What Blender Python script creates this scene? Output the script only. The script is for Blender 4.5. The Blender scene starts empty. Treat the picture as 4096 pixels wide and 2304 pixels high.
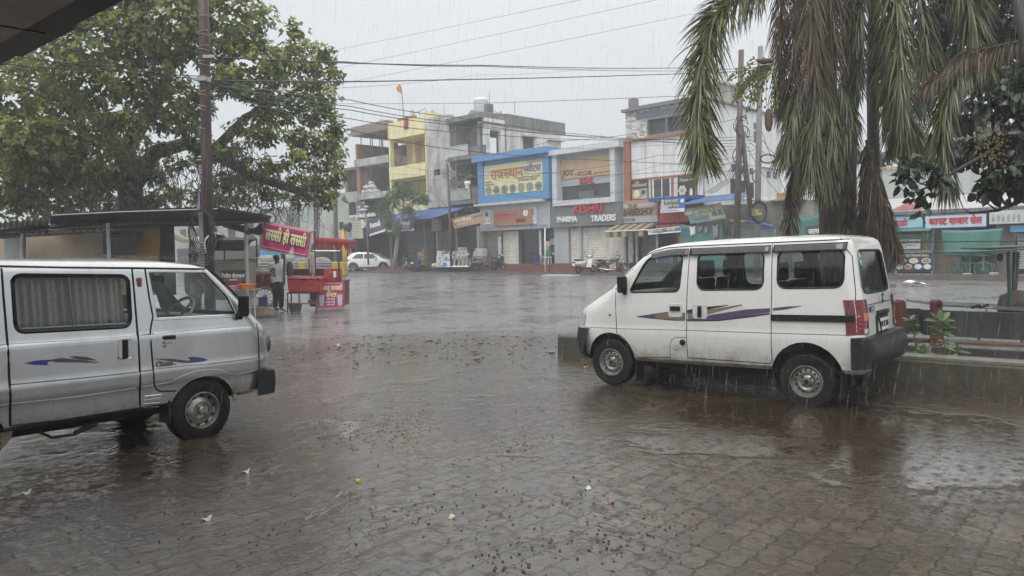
import bpy, bmesh, math, random
from mathutils import Vector as V, Matrix
rad = math.radians
sc = bpy.context.scene
COL = sc.collection
rnd = random.Random(7)

# ------------------------------------------------------------------ camera (4096 x 2304 photo frame)
FPX = 2980.0
PITCH, ROLL = rad(2.96), rad(1.3)
CAM = V((0, 0, 1.7))
_F = V((0, math.cos(PITCH), -math.sin(PITCH)))
_U0 = V((0, math.sin(PITCH), math.cos(PITCH)))
_R0 = V((1, 0, 0))
_R = _R0*math.cos(ROLL) - _U0*math.sin(ROLL)
_U = _U0*math.cos(ROLL) + _R0*math.sin(ROLL)
cd = bpy.data.cameras.new('camera')
cam = bpy.data.objects.new('camera', cd)
COL.objects.link(cam)
cd.sensor_width = 36.0
cd.lens = 36.0*FPX/4096
cd.clip_start = 0.05
cd.clip_end = 600
M = Matrix((_R, _U, -_F)).transposed().to_4x4()
M.translation = CAM
cam.matrix_world = M
sc.camera = cam

def ray(px, py):
    return _F + _R*((px-2048)/FPX) + _U*((1152-py)/FPX)
def P(px, py, Y):
    """world point seen at photo position px,py standing at distance Y along the street axis"""
    d = ray(px, py)
    return CAM + d*(Y/d.y)
def gz(x, y):
    b = 0.028*max(0.0, 9.0-y)
    w = min(1.0, max(0.0, (16.0-y)/7.0))
    z = b - 0.012*max(-9, min(9, x))*w
    if y > 24: z += 0.1*min(1, (y-24)/18)
    return z
def G(px, py):
    d = ray(px, py); t = 1.0
    for i in range(60):
        p = CAM + d*t
        t += (p.z-gz(p.x, p.y))/max(1e-4, -d.z)*0.8
    p = CAM + d*t
    return V((p.x, p.y, gz(p.x, p.y)))
# street facade frame: t runs right along the shop fronts, n comes out of them towards the road
FO = V((4.4, 47.0, 0.0)); _a = rad(43.8)
FT = V((math.cos(_a), -math.sin(_a), 0)); FN = V((-math.sin(_a), -math.cos(_a), 0))
def W(t, n, z): return FO + FT*t + FN*n + V((0, 0, z))
def ft(px, py, n=0.0):
    """(t, z) on the plane n metres in front of the shop fronts"""
    d = ray(px, py); s = ((FO + FN*n - CAM).dot(FN))/d.dot(FN)
    p = CAM + d*s
    return ((p-FO).dot(FT), p.z)
def fp(px, py, n=0.0):
    t, z = ft(px, py, n); return W(t, n, z)

# ------------------------------------------------------------------ materials
def nodes(name):
    m = bpy.data.materials.new(name); m.use_nodes = True
    nt = m.node_tree; b = nt.nodes['Principled BSDF']
    return m, nt, b, nt.nodes.new, nt.links.new
_mc = {}
def mat(name, col, rough=0.55, metal=0.0, var=0.18, vs=2.5, bump=0.0, bs=30.0, coat=0.0, stain=None, stain_amt=0.6, stretch=(1, 1, .18), spec=.5, grime=None):
    if name in _mc: return _mc[name]
    m, nt, b, N, L = nodes(name)
    tc = N('ShaderNodeTexCoord'); 
    n1 = N('ShaderNodeTexNoise'); n1.inputs['Scale'].default_value = vs; n1.inputs['Detail'].default_value = 7; n1.inputs['Roughness'].default_value = .65
    L(tc.outputs['Object'], n1.inputs['Vector'])
    mx = N('ShaderNodeMix'); mx.data_type = 'RGBA'
    c = V(col[:3])
    mx.inputs['A'].default_value = (*(c*(1-var)), 1); mx.inputs['B'].default_value = (*[min(1, k) for k in c*(1+var)], 1)
    mr = N('ShaderNodeMapRange'); mr.inputs['From Min'].default_value = .3; mr.inputs['From Max'].default_value = .7
    L(n1.outputs['Fac'], mr.inputs['Value']); L(mr.outputs['Result'], mx.inputs['Factor'])
    out = mx.outputs['Result']
    if stain:
        mp = N('ShaderNodeMapping'); mp.inputs['Scale'].default_value = stretch; L(tc.outputs['Object'], mp.inputs['Vector'])
        n2 = N('ShaderNodeTexNoise'); n2.inputs['Scale'].default_value = 2.2; n2.inputs['Detail'].default_value = 8; n2.inputs['Roughness'].default_value = .7
        L(mp.outputs['Vector'], n2.inputs['Vector'])
        r2 = N('ShaderNodeMapRange'); r2.inputs['From Min'].default_value = .46; r2.inputs['From Max'].default_value = .68; r2.inputs['To Max'].default_value = stain_amt
        L(n2.outputs['Fac'], r2.inputs['Value'])
        m2 = N('ShaderNodeMix'); m2.data_type = 'RGBA'; m2.inputs['B'].default_value = (*stain, 1)
        L(out, m2.inputs['A']); L(r2.outputs['Result'], m2.inputs['Factor']); out = m2.outputs['Result']
    if grime:                                   # mud thrown up along the sills: (z full, z none, colour)
        sp = N('ShaderNodeSeparateXYZ'); L(tc.outputs['Object'], sp.inputs[0]); r3 = N('ShaderNodeMapRange'); r3.inputs['From Min'].default_value = grime[1]; r3.inputs['From Max'].default_value = grime[0]; r3.interpolation_type = 'SMOOTHSTEP'
        ad = N('ShaderNodeMath'); ad.operation = 'MULTIPLY_ADD'; n4 = N('ShaderNodeTexNoise'); n4.inputs['Scale'].default_value = 5; n4.inputs['Detail'].default_value = 8; n4.inputs['Roughness'].default_value = .75; L(tc.outputs['Object'], n4.inputs['Vector'])
        ad.inputs[1].default_value = .5; L(n4.outputs['Fac'], ad.inputs[0]); L(sp.outputs['Z'], ad.inputs[2]); L(ad.outputs[0], r3.inputs['Value'])
        m3 = N('ShaderNodeMix'); m3.data_type = 'RGBA'; m3.inputs['B'].default_value = (*grime[2], 1); L(out, m3.inputs['A']); L(r3.outputs['Result'], m3.inputs['Factor']); out = m3.outputs['Result']
    L(out, b.inputs['Base Color'])
    b.inputs['Roughness'].default_value = rough; b.inputs['Metallic'].default_value = metal
    b.inputs['Coat Weight'].default_value = coat; b.inputs['Coat Roughness'].default_value = .06
    b.inputs['Specular IOR Level'].default_value = spec
    rr = N('ShaderNodeMapRange'); rr.inputs['To Min'].default_value = max(.02, rough*.75); rr.inputs['To Max'].default_value = min(1, rough*1.25)
    L(n1.outputs['Fac'], rr.inputs['Value']); L(rr.outputs['Result'], b.inputs['Roughness'])
    if bump:
        n3 = N('ShaderNodeTexNoise'); n3.inputs['Scale'].default_value = bs; n3.inputs['Detail'].default_value = 4
        L(tc.outputs['Object'], n3.inputs['Vector'])
        bp = N('ShaderNodeBump'); bp.inputs['Strength'].default_value = bump; bp.inputs['Distance'].default_value = .02
        L(n3.outputs['Fac'], bp.inputs['Height']); L(bp.outputs['Normal'], b.inputs['Normal'])
    _mc[name] = m
    return m
def glassmat(name, tint=(.5, .58, .55), rough=.03, drops=0.0):
    m = bpy.data.materials.new(name); m.use_nodes = True; nt = m.node_tree; nt.nodes.clear(); N = nt.nodes.new; L = nt.links.new
    o = N('ShaderNodeOutputMaterial'); mx = N('ShaderNodeMixShader'); t = N('ShaderNodeBsdfTransparent'); g = N('ShaderNodeBsdfGlossy')
    t.inputs['Color'].default_value = (*tint, 1); g.inputs['Roughness'].default_value = rough; g.inputs['Color'].default_value = (.95, .97, 1, 1)
    f = N('ShaderNodeFresnel'); ge = N('ShaderNodeNewGeometry'); mr = N('ShaderNodeMapRange'); mr.inputs['To Min'].default_value = 1.5; mr.inputs['To Max'].default_value = 1/1.5; L(ge.outputs['Backfacing'], mr.inputs['Value']); L(mr.outputs['Result'], f.inputs['IOR'])
    if drops:
        tc = N('ShaderNodeTexCoord'); v = N('ShaderNodeTexVoronoi'); v.inputs['Scale'].default_value = 55
        mp = N('ShaderNodeMapping'); mp.inputs['Scale'].default_value = (1, 1, .6)
        L(tc.outputs['Object'], mp.inputs['Vector']); L(mp.outputs['Vector'], v.inputs['Vector'])
        bp = N('ShaderNodeBump'); bp.inputs['Strength'].default_value = drops; bp.inputs['Distance'].default_value = .004; bp.invert = True
        L(v.outputs['Distance'], bp.inputs['Height']); L(bp.outputs['Normal'], g.inputs['Normal']); L(bp.outputs['Normal'], f.inputs['Normal'])
    L(f.outputs['Fac'], mx.inputs['Fac']); L(t.outputs['BSDF'], mx.inputs[1]); L(g.outputs['BSDF'], mx.inputs[2]); L(mx.outputs['Shader'], o.inputs['Surface'])
    return m

# ------------------------------------------------------------------ mesh building
ORG = {}
def tag(o, label=None, cat=None, group=None, kind=None):
    if label: o['label'] = label
    if cat: o['category'] = cat
    if group: o['group'] = group
    if kind: o['kind'] = kind
    return o
def thing(name, label, cat, org, group=None, rz=0.0):
    o = bpy.data.objects.new(name, None); COL.objects.link(o); o.empty_display_size = .2
    o.location = org; ORG[o] = V(org)
    return tag(o, label, cat, group)
class MB:
    def __init__(s): s.bm = bmesh.new(); s.mi = 0; s.T = None
    def v(s, p): return s.bm.verts.new(p if s.T is None else s.T @ V(p))
    def face(s, pts):
        try: f = s.bm.faces.new([s.v(p) for p in pts]); f.material_index = s.mi; return f
        except ValueError: return None
    def _f(s, vs):
        try: f = s.bm.faces.new(vs); f.material_index = s.mi; return f
        except ValueError: return None
    def hexa(s, b, t):
        vb = [s.v(p) for p in b]; vt = [s.v(p) for p in t]; n = len(b)
        s._f(vb[::-1]); s._f(vt)
        for i in range(n): s._f([vb[i], vb[(i+1) % n], vt[(i+1) % n], vt[i]])
        return s
    def prism(s, pts, vec):
        vec = V(vec); return s.hexa([V(p) for p in pts], [V(p)+vec for p in pts])
    def obox(s, o, a, b, c):
        o, a, b, c = V(o), V(a), V(b), V(c)
        return s.prism([o, o+a, o+a+b, o+b], c)
    def box(s, c, d, rz=0.0, rx=0.0):
        mtx = Matrix.Rotation(rz, 3, 'Z') @ Matrix.Rotation(rx, 3, 'X')
        a, b, e = mtx @ V((d[0], 0, 0)), mtx @ V((0, d[1], 0)), mtx @ V((0, 0, d[2]))
        return s.obox(V(c)-(a+b+e)/2, a, b, e)
    def tube(s, pts, r, n=6, cap=True, closed=False, flat=None):
        pts = [V(p) for p in pts]; k = len(pts); rings = []
        up = V((0, 0, 1))
        for i, p in enumerate(pts):
            if closed: d = pts[(i+1) % k]-pts[i-1]
            else: d = pts[min(i+1, k-1)]-pts[max(i-1, 0)]
            if d.length < 1e-9: d = V((0, 0, 1))
            d.normalize()
            a = d.cross(up)
            if a.length < .05: a = d.cross(V((1, 0, 0)))
            a.normalize(); b = a.cross(d).normalized()
            ri = r[i] if isinstance(r, (list, tuple)) else r
            rings.append([s.v(p+(a*math.cos(2*math.pi*j/n)+b*math.sin(2*math.pi*j/n))*ri) for j in range(n)])
        for i in range(k if closed else k-1):
            A, B = rings[i], rings[(i+1) % k]
            for j in range(n): s._f([A[j], A[(j+1) % n], B[(j+1) % n], B[j]])
        if cap and not closed: s._f(rings[0][::-1]); s._f(rings[-1])
        return s
    def cyl(s, p0, p1, r0, r1=None, n=12): return s.tube([p0, p1], [r0, r0 if r1 is None else r1], n)
    def lathe(s, o, axis, prof, n=24, closed=False, mis=None, cap=True):
        o = V(o); ax = V(axis).normalized(); a = ax.cross(V((0, 0, 1)))
        if a.length < .05: a = V((1, 0, 0))
        a.normalize(); b = ax.cross(a)
        rings = [[s.v(o+ax*h+(a*math.cos(2*math.pi*j/n)+b*math.sin(2*math.pi*j/n))*r) for j in range(n)] for r, h in prof]
        for i in range(len(prof)-1):
            if mis: s.mi = mis[i]
            for j in range(n): s._f([rings[i][j], rings[i][(j+1) % n], rings[i+1][(j+1) % n], rings[i+1][j]])
        if closed:
            for j in range(n): s._f([rings[-1][j], rings[-1][(j+1) % n], rings[0][(j+1) % n], rings[0][j]])
        elif cap: s._f(rings[0][::-1]); s._f(rings[-1])
        return s
    def ball(s, c, rx, ry=None, rz=None, n=10, seed=None, amp=0.0):
        ry = ry or rx; rz = rz or rx; c = V(c); rr = random.Random(seed)
        rows = []
        for i in range(1, n//2+1):
            th = math.pi*i/(n//2+1)
            rows.append([s.v(c+V((rx*math.sin(th)*math.cos(2*math.pi*j/n), ry*math.sin(th)*math.sin(2*math.pi*j/n), rz*math.cos(th)))*(1+amp*rr.uniform(-1, 1))) for j in range(n)])
        t, bt = s.v(c+V((0, 0, rz))), s.v(c-V((0, 0, rz)))
        for j in range(n): s._f([t, rows[0][j], rows[0][(j+1) % n]]); s._f([bt, rows[-1][(j+1) % n], rows[-1][j]])
        for i in range(len(rows)-1):
            for j in range(n): s._f([rows[i][j], rows[i+1][j], rows[i+1][(j+1) % n], rows[i][(j+1) % n]])
        return s
    def grid(s, fn, nu, nv, thick=None):
        vs = [[s.v(fn(i/nu, j/nv)) for i in range(nu+1)] for j in range(nv+1)]
        for j in range(nv):
            for i in range(nu): s._f([vs[j][i], vs[j][i+1], vs[j+1][i+1], vs[j+1][i]])
        return s
    def mesh(s, verts, faces):
        vs = [s.v(p) for p in verts]
        for f in faces: s._f([vs[i] for i in f])
        return s
    def build(s, name, m, parent=None, smooth=False, bev=0.0, solid=0.0, weld=False, norm=True, org=None, auto=None, sub=0):
        bm = s.bm
        if weld: bmesh.ops.remove_doubles(bm, verts=bm.verts, dist=1e-4)
        if norm: bmesh.ops.recalc_face_normals(bm, faces=bm.faces)
        if parent is not None: o0 = ORG[parent]
        elif org is not None: o0 = V(org)
        else:
            xs = [v.co for v in bm.verts]
            o0 = V(((min(p.x for p in xs)+max(p.x for p in xs))/2, (min(p.y for p in xs)+max(p.y for p in xs))/2, min(p.z for p in xs)))
        bmesh.ops.translate(bm, verts=bm.verts, vec=-o0)
        me = bpy.data.meshes.new(name); bm.to_mesh(me); bm.free()
        for q in (m if isinstance(m, (list, tuple)) else [m]): me.materials.append(q)
        if smooth: me.shade_smooth()
        o = bpy.data.objects.new(name, me); COL.objects.link(o); ORG[o] = o0
        if parent is not None: o.parent = parent
        else: o.location = o0
        if solid:
            k = o.modifiers.new('solid', 'SOLIDIFY'); k.thickness = solid; k.offset = 0
        if bev:
            k = o.modifiers.new('bevel', 'BEVEL'); k.width = bev; k.segments = 2; k.limit_method = 'ANGLE'; k.angle_limit = rad(35)
        if sub:
            k = o.modifiers.new('sub', 'SUBSURF'); k.levels = sub; k.render_levels = sub
        if smooth and auto:
            try: me.set_sharp_from_angle(angle=rad(auto))
            except Exception: pass
        return o
def dup(root, loc, rz=0.0, label=None, group=None):
    def cp(o, par):
        c = o.copy(); COL.objects.link(c); c.parent = par
        for ch in o.children: cp(ch, c)
        return c
    r = cp(root, None); r.location = loc; r.rotation_euler = (0, 0, root.rotation_euler.z+rz)
    if label: r['label'] = label
    if group: r['group'] = group
    return r

# ------------------------------------------------------------------ lettering (latin and devanagari outlines laid out by hand)
_gl = {}
def _raw(s):
    cu = bpy.data.curves.new('t', 'FONT'); cu.body = s; cu.resolution_u = 2
    o = bpy.data.objects.new('t', cu); COL.objects.link(o)
    bpy.context.view_layer.update()
    me = bpy.data.meshes.new_from_object(o.evaluated_get(bpy.context.evaluated_depsgraph_get()))
    vs = [(v.co.x, v.co.y) for v in me.vertices]; fs = [tuple(p.vertices) for p in me.polygons]
    bpy.data.objects.remove(o); bpy.data.curves.remove(cu); bpy.data.meshes.remove(me)
    return vs, fs
def glyph(c):
    if c in _gl: return _gl[c]
    vs, fs = _raw(c)
    b = max(x for x, y in _raw(c+'l')[0]) - 0.154
    _gl[c] = (vs, fs, b); return _gl[c]
STEM = set('सलचतनपमयवशषथधभबगघखजणझञ')
def half(c):
    k = c+'#'
    if k in _gl: return _gl[k]
    vs, fs, a = glyph(c)
    if c not in STEM: _gl[k] = (vs, fs, a*.86); return _gl[k]
    xm = max(x for x, y in vs)-.15
    bm = bmesh.new(); bv = [bm.verts.new((x, y, 0)) for x, y in vs]
    for f in fs:
        try: bm.faces.new([bv[i] for i in f])
        except ValueError: pass
    bmesh.ops.bisect_plane(bm, geom=bm.verts[:]+bm.edges[:]+bm.faces[:], plane_co=(xm, 0, 0), plane_no=(1, 0, 0), clear_outer=True)
    bm.verts.index_update()
    _gl[k] = ([(v.co.x, v.co.y) for v in bm.verts], [tuple(v.index for v in f.verts) for f in bm.faces], xm); bm.free()
    return _gl[k]
def layout(s, sp=0.0):
    """list of (glyph, x offset) and the total width"""
    out = []; x = 0.0; i = 0
    def dev(ch): return '\u0900' <= ch <= '\u097f'
    cons = lambda ch: '\u0915' <= ch <= '\u0939'
    while i < len(s):
        c = s[i]
        if c == ' ': x += .28; i += 1; continue
        if cons(c):
            cl = []; j = i
            while j+2 < len(s) and s[j+1] == '्' and cons(s[j+2]): cl.append(s[j]); j += 2
            base = s[j]; j += 1
            if j < len(s) and s[j] == 'ि':
                out.append((glyph('ि'), x)); x += glyph('ि')[2]; j += 1
            rep = False
            if cl and cl[0] == 'र': rep = True; cl = cl[1:]
            if base == 'र' and cl:                      # rakar: slanted stroke under the consonant
                g = glyph(cl[-1])
                for h in cl[:-1]: out.append((half(h), x)); x += half(h)[2]
                out.append((g, x)); xs = x+g[2]*.34
                out.append((([(xs-.02, .27), (xs+.04, .19), (xs+.30, .02), (xs+.30, .12)], [(0, 1, 2, 3)], 0), 0)) if False else out.append((([(.02, .22), (.06, .30), (.40, .08), (.34, 0)], [(3, 2, 1, 0)], 0), x+.12))
                x += g[2]
            else:
                for h in cl: out.append((half(h), x)); x += half(h)[2]
                g = glyph(base); out.append((g, x)); x += g[2]
            if rep: out.append((glyph('\u0947'), x))
            while j < len(s) and dev(s[j]) and not cons(s[j]) and s[j] not in 'अआइईउऊएऐओऔऑ':
                g = glyph(s[j]); out.append((g, x)); x += g[2]; j += 1
            i = j
        else:
            g = glyph(c); out.append((g, x)); x += g[2]+sp; i += 1
    return out, x
def text(mb, s, o, r, u, width=None, height=None, depth=.01, bold=0.0, align='l', slant=0.0, maxw=None):
    """letters as thin raised plates: baseline starts at o, r is the reading direction, u is up"""
    lay, w = layout(s)
    if w <= 0: return 0
    r = V(r).normalized(); u = V(u).normalized(); n = r.cross(u)
    sy = height/.72 if height else width/w
    sx = width/w if width else sy
    if maxw and sx*w > maxw: sx = maxw/w
    o = V(o)
    if align == 'c': o = o - r*(sx*w/2)
    offs = [(0, 0)] if not bold else [(-bold, 0), (bold, 0), (0, bold), (0, -bold)]
    for k, (ox, oy) in enumerate(offs):
        d = depth+k*.0004
        for (vs, fs, a), x in lay:
            pts = [o + r*((x+px+slant*py+ox)*sx) + u*((py+oy)*sy) for px, py in vs]
            edge = {}
            for f in fs:
                for q in range(len(f)):
                    e = (f[q], f[(q+1) % len(f)]); edge[e] = 1
            bt = [mb.v(p) for p in pts]; tp = [mb.v(p+n*d) for p in pts]
            for f in fs: mb._f([tp[i] for i in f])
            for (p, q) in edge:
                if (q, p) not in edge: mb._f([bt[p], bt[q], tp[q], tp[p]])
    return sx*w
# ------------------------------------------------------------------ sky and light: a rainy overcast
w = bpy.data.worlds.new('World'); sc.world = w; w.use_nodes = True
nt = w.node_tree; N = nt.nodes.new; L = nt.links.new
bg = nt.nodes['Background']
SUN_EL, SUN_AZ = rad(62), rad(200)
sk = N('ShaderNodeTexSky'); sk.sky_type = 'NISHITA'; sk.sun_disc = False; sk.sun_elevation = SUN_EL; sk.sun_rotation = SUN_AZ
sk.dust_density = 6; sk.air_density = 1.2; sk.ozone_density = 1.5
hs = N('ShaderNodeHueSaturation'); hs.inputs['Saturation'].default_value = .22; hs.inputs['Value'].default_value = .8
L(sk.outputs['Color'], hs.inputs['Color'])
tc = N('ShaderNodeTexCoord'); sx = N('ShaderNodeSeparateXYZ'); L(tc.outputs['Generated'], sx.inputs['Vector'])
mr = N('ShaderNodeMapRange'); mr.inputs['From Min'].default_value = -.02; mr.inputs['From Max'].default_value = 1.0
L(sx.outputs['Z'], mr.inputs['Value'])
cr = N('ShaderNodeValToRGB'); e = cr.color_ramp.elements
e[0].position = 0.0; e[0].color = (.36, .38, .395, 1)
e[1].position = 1.0; e[1].color = (1.05, 1.02, .99, 1)
k = e.new(.16); k.color = (.38, .405, .425, 1)
k = e.new(.33); k.color = (.425, .448, .466, 1)
k = e.new(.6); k.color = (.92, .93, .935, 1)
L(mr.outputs['Result'], cr.inputs['Fac'])
# cloud cover: soft mottling of the overcast
no = N('ShaderNodeTexNoise'); no.inputs['Scale'].default_value = 2.2; no.inputs['Detail'].default_value = 5
mp = N('ShaderNodeMapping'); mp.inputs['Scale'].default_value = (1, 1, 2.6); L(tc.outputs['Generated'], mp.inputs['Vector']); L(mp.outputs['Vector'], no.inputs['Vector'])
nr = N('ShaderNodeMapRange'); nr.inputs['To Min'].default_value = .86; nr.inputs['To Max'].default_value = 1.14; L(no.outputs['Fac'], nr.inputs['Value'])
ml = N('ShaderNodeMix'); ml.data_type = 'RGBA'; ml.blend_type = 'MULTIPLY'; ml.inputs['Factor'].default_value = 1
L(cr.outputs['Color'], ml.inputs['A']); L(nr.outputs['Result'], ml.inputs['B'])
gn = N('ShaderNodeVectorMath'); gn.operation = 'SCALE'; gn.inputs['Scale'].default_value = SKYG = 18.5
L(ml.outputs['Result'], gn.inputs[0])
mx = N('ShaderNodeMix'); mx.data_type = 'RGBA'; mx.inputs['Factor'].default_value = .9
L(hs.outputs['Color'], mx.inputs['A']); L(gn.outputs['Vector'], mx.inputs['B'])
L(mx.outputs['Result'], bg.inputs['Color'])
bg.inputs['Strength'].default_value = .1
sd = bpy.data.lights.new('sun', 'SUN'); so = bpy.data.objects.new('sun', sd); COL.objects.link(so)
sd.energy = 1.3; sd.angle = rad(40); sd.color = (1, .985, .96)
so.rotation_euler = (rad(90)-SUN_EL, 0, math.pi-SUN_AZ)
so.rotation_euler = V((math.sin(SUN_AZ)*math.cos(SUN_EL), math.cos(SUN_AZ)*math.cos(SUN_EL), math.sin(SUN_EL))).to_track_quat('Z', 'Y').to_euler()
vs_ = sc.view_settings; vs_.view_transform = 'Standard'; vs_.look = 'None'; vs_.gamma = 1; vs_.exposure = 0.17
cy = sc.cycles
cy.max_bounces = 6; cy.diffuse_bounces = 3; cy.glossy_bounces = 3; cy.transparent_max_bounces = 16; cy.volume_bounces = 0; cy.transmission_bounces = 3
cy.use_denoising = True; cy.use_adaptive_sampling = True; cy.adaptive_threshold = .012
cy.sample_clamp_indirect = 4

# ------------------------------------------------------------------ ground: wet zigzag pavers running into a flooded asphalt road
m, nt, b, N, L = nodes('wet_ground')
def MATH(op, a, c=None, d=None):
    q = N('ShaderNodeMath'); q.operation = op
    for i, v_ in enumerate((a, c, d)):
        if v_ is None: continue
        if isinstance(v_, (int, float)): q.inputs[i].default_value = v_
        else: L(v_, q.inputs[i])
    return q.outputs[0]
def NOISE(vec, s, det=5, r=.6, dist=0):
    q = N('ShaderNodeTexNoise'); q.inputs['Scale'].default_value = s; q.inputs['Detail'].default_value = det; q.inputs['Roughness'].default_value = r; q.inputs['Distortion'].default_value = dist
    L(vec, q.inputs['Vector']); return q.outputs['Fac']
def RNG(v_, a, c, lo=0.0, hi=1.0):
    q = N('ShaderNodeMapRange'); q.inputs['From Min'].default_value = a; q.inputs['From Max'].default_value = c; q.inputs['To Min'].default_value = lo; q.inputs['To Max'].default_value = hi
    q.interpolation_type = 'SMOOTHSTEP'; L(v_, q.inputs['Value']); return q.outputs['Result']
def MIX(f, a, c, mode='MIX'):
    q = N('ShaderNodeMix'); q.data_type = 'RGBA'; q.blend_type = mode
    if isinstance(f, (int, float)): q.inputs['Factor'].default_value = f
    else: L(f, q.inputs['Factor'])
    for s, v_ in (('A', a), ('B', c)):
        if isinstance(v_, tuple): q.inputs[s].default_value = (*v_, 1)
        else: L(v_, q.inputs[s])
    return q.outputs['Result']
tc = N('ShaderNodeTexCoord'); pos = tc.outputs['Object']
mp = N('ShaderNodeMapping'); mp.inputs['Rotation'].default_value = (0, 0, rad(-50)); L(pos, mp.inputs['Vector'])
sp = N('ShaderNodeSeparateXYZ'); L(mp.outputs['Vector'], sp.inputs['Vector'])
u_, v_ = sp.outputs['X'], sp.outputs['Y']
BW, BH = .27, .145
zu = MATH('MULTIPLY', MATH('SUBTRACT', MATH('PINGPONG', u_, BW/4), BW/8), .30)
zv = MATH('MULTIPLY', MATH('SUBTRACT', MATH('PINGPONG', MATH('ADD', v_, BH/4), BH/2), BH/4), .24)
cb = N('ShaderNodeCombineXYZ'); L(MATH('ADD', u_, zv), cb.inputs['X']); L(MATH('ADD', v_, zu), cb.inputs['Y'])
br = N('ShaderNodeTexBrick'); br.offset = .5; br.inputs['Scale'].default_value = 1
br.inputs['Brick Width'].default_value = BW; br.inputs['Row Height'].default_value = BH; br.inputs['Mortar Size'].default_value = .0075; br.inputs['Mortar Smooth'].default_value = .45
br.inputs['Color1'].default_value = (.0, .0, .0, 1); br.inputs['Color2'].default_value = (1, 1, 1, 1); br.inputs['Bias'].default_value = 0
L(cb.outputs['Vector'], br.inputs['Vector'])
joint = br.outputs['Fac']; bid = br.outputs['Color']
wp = N('ShaderNodeSeparateXYZ'); L(pos, wp.inputs['Vector']); wx, wy = wp.outputs['X'], wp.outputs['Y']
nbig = NOISE(pos, .45, 5, .6, .6); nmid = NOISE(pos, 1.6, 6, .65, .4); nfin = NOISE(pos, 14, 6, .7)
# colour of paving: grey concrete pavers with bands of red ones, per-brick variation
band = RNG(MATH('ADD', MATH('SINE', MATH('ADD', MATH('MULTIPLY', v_, 1.15), 2.2)), MATH('MULTIPLY', MATH('SUBTRACT', nbig, .5), 4.2)), .45, .85)
bs_ = N('ShaderNodeSeparateColor'); L(bid, bs_.inputs['Color'])
grey = MIX(bs_.outputs['Red'], (.040, .029, .018), (.104, .078, .049)); red = MIX(bs_.outputs['Red'], (.036, .021, .014), (.060, .036, .024))
col = MIX(band, grey, red)
col = MIX(RNG(nfin, .35, .7, 0, .45), col, (.024, .019, .013))
silt = MATH('MAXIMUM', RNG(nmid, .50, .62), RNG(NOISE(pos, .33, 4, .6, .8), .50, .62)); col = MIX(MATH('MULTIPLY', silt, .85), col, (.056, .037, .022))
col = MIX(MATH('MULTIPLY', joint, MATH('SUBTRACT', 1.0, MATH('MULTIPLY', silt, .92))), col, (.026, .021, .015))
# road: grey asphalt paled for painted splash haze, with mud trails near the paving edge
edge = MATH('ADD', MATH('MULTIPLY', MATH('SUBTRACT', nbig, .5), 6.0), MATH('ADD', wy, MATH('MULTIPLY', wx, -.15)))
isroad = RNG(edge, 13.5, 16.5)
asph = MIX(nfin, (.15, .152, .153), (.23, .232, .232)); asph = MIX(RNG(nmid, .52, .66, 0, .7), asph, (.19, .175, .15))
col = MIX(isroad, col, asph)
# flooded patches: one lies beside the white van, others where the yard dips
dx, dy = MATH('SUBTRACT', wx, 2.7), MATH('MULTIPLY', MATH('SUBTRACT', wy, 6.5), 1.1)
near = RNG(MATH('ADD', MATH('MULTIPLY', dx, dx), MATH('MULTIPLY', dy, dy)), 4.6, .4)
flood = RNG(MATH('ADD', MATH('ADD', nbig, MATH('MULTIPLY', MATH('SUBTRACT', nmid, .5), .35)), MATH('MULTIPLY', near, .22)), .56, .63)
flood = MATH('MULTIPLY', flood, MATH('SUBTRACT', 1.0, MATH('MULTIPLY', isroad, .6)))
col = MIX(MATH('MULTIPLY', flood, .75), col, (.042, .027, .016))
L(col, b.inputs['Base Color'])
# standing water: smooth film in the low spots, rain-pocked elsewhere
pud = RNG(MATH('ADD', MATH('MULTIPLY', nmid, .55), MATH('MULTIPLY', nbig, .6)), .5, .68)
rough = RNG(pud, 0, 1, .26, .08)
rough = MATH('ADD', rough, MATH('MULTIPLY', RNG(NOISE(pos, 1.1, 4), .52, .7), .16))
rough = MATH('MULTIPLY', MATH('ADD', rough, MATH('MULTIPLY', isroad, .12)), RNG(flood, 0, 1, 1, .35)); L(RNG(flood, 0, 1, .10, .035), b.inputs['Coat Roughness']); L(RNG(isroad, 0, 1, 1.0, .6), b.inputs['Coat Weight']); L(rough, b.inputs['Roughness']); b.inputs['IOR'].default_value = 1.36
b.inputs['Coat Weight'].default_value = 1.0; b.inputs['Coat Roughness'].default_value = .09; b.inputs['Coat IOR'].default_value = 1.33
# relief: joints, grit, and the dense ring ripples of falling rain
v1 = N('ShaderNodeTexVoronoi'); v1.inputs['Scale'].default_value = 9; L(pos, v1.inputs['Vector'])
rip = MATH('MULTIPLY', MATH('SINE', MATH('MULTIPLY', v1.outputs['Distance'], 62.0)), RNG(v1.outputs['Distance'], .55, .05))
v2 = N('ShaderNodeTexVoronoi'); v2.inputs['Scale'].default_value = 23; L(pos, v2.inputs['Vector'])
rip2 = MATH('MULTIPLY', MATH('SINE', MATH('MULTIPLY', v2.outputs['Distance'], 40.0)), RNG(v2.outputs['Distance'], .55, .05))
dry = MATH('SUBTRACT', 1.0, MATH('MULTIPLY', MATH('MAXIMUM', isroad, MATH('MULTIPLY', silt, .8)), .85))
hgt = MATH('MULTIPLY', joint, MATH('MULTIPLY', -.0075, dry))
hgt = MATH('ADD', hgt, MATH('MULTIPLY', MATH('MULTIPLY', bs_.outputs['Red'], .003), dry))
hgt = MATH('ADD', hgt, MATH('MULTIPLY', MATH('MULTIPLY', nfin, .0045), RNG(isroad, 0, 1, 1, .4)))
hgt = MATH('ADD', hgt, MATH('MULTIPLY', nmid, .012)); hgt = MATH('ADD', hgt, MATH('MULTIPLY', rip, .0014)); hgt = MATH('ADD', hgt, MATH('MULTIPLY', rip2, .0009))
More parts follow.
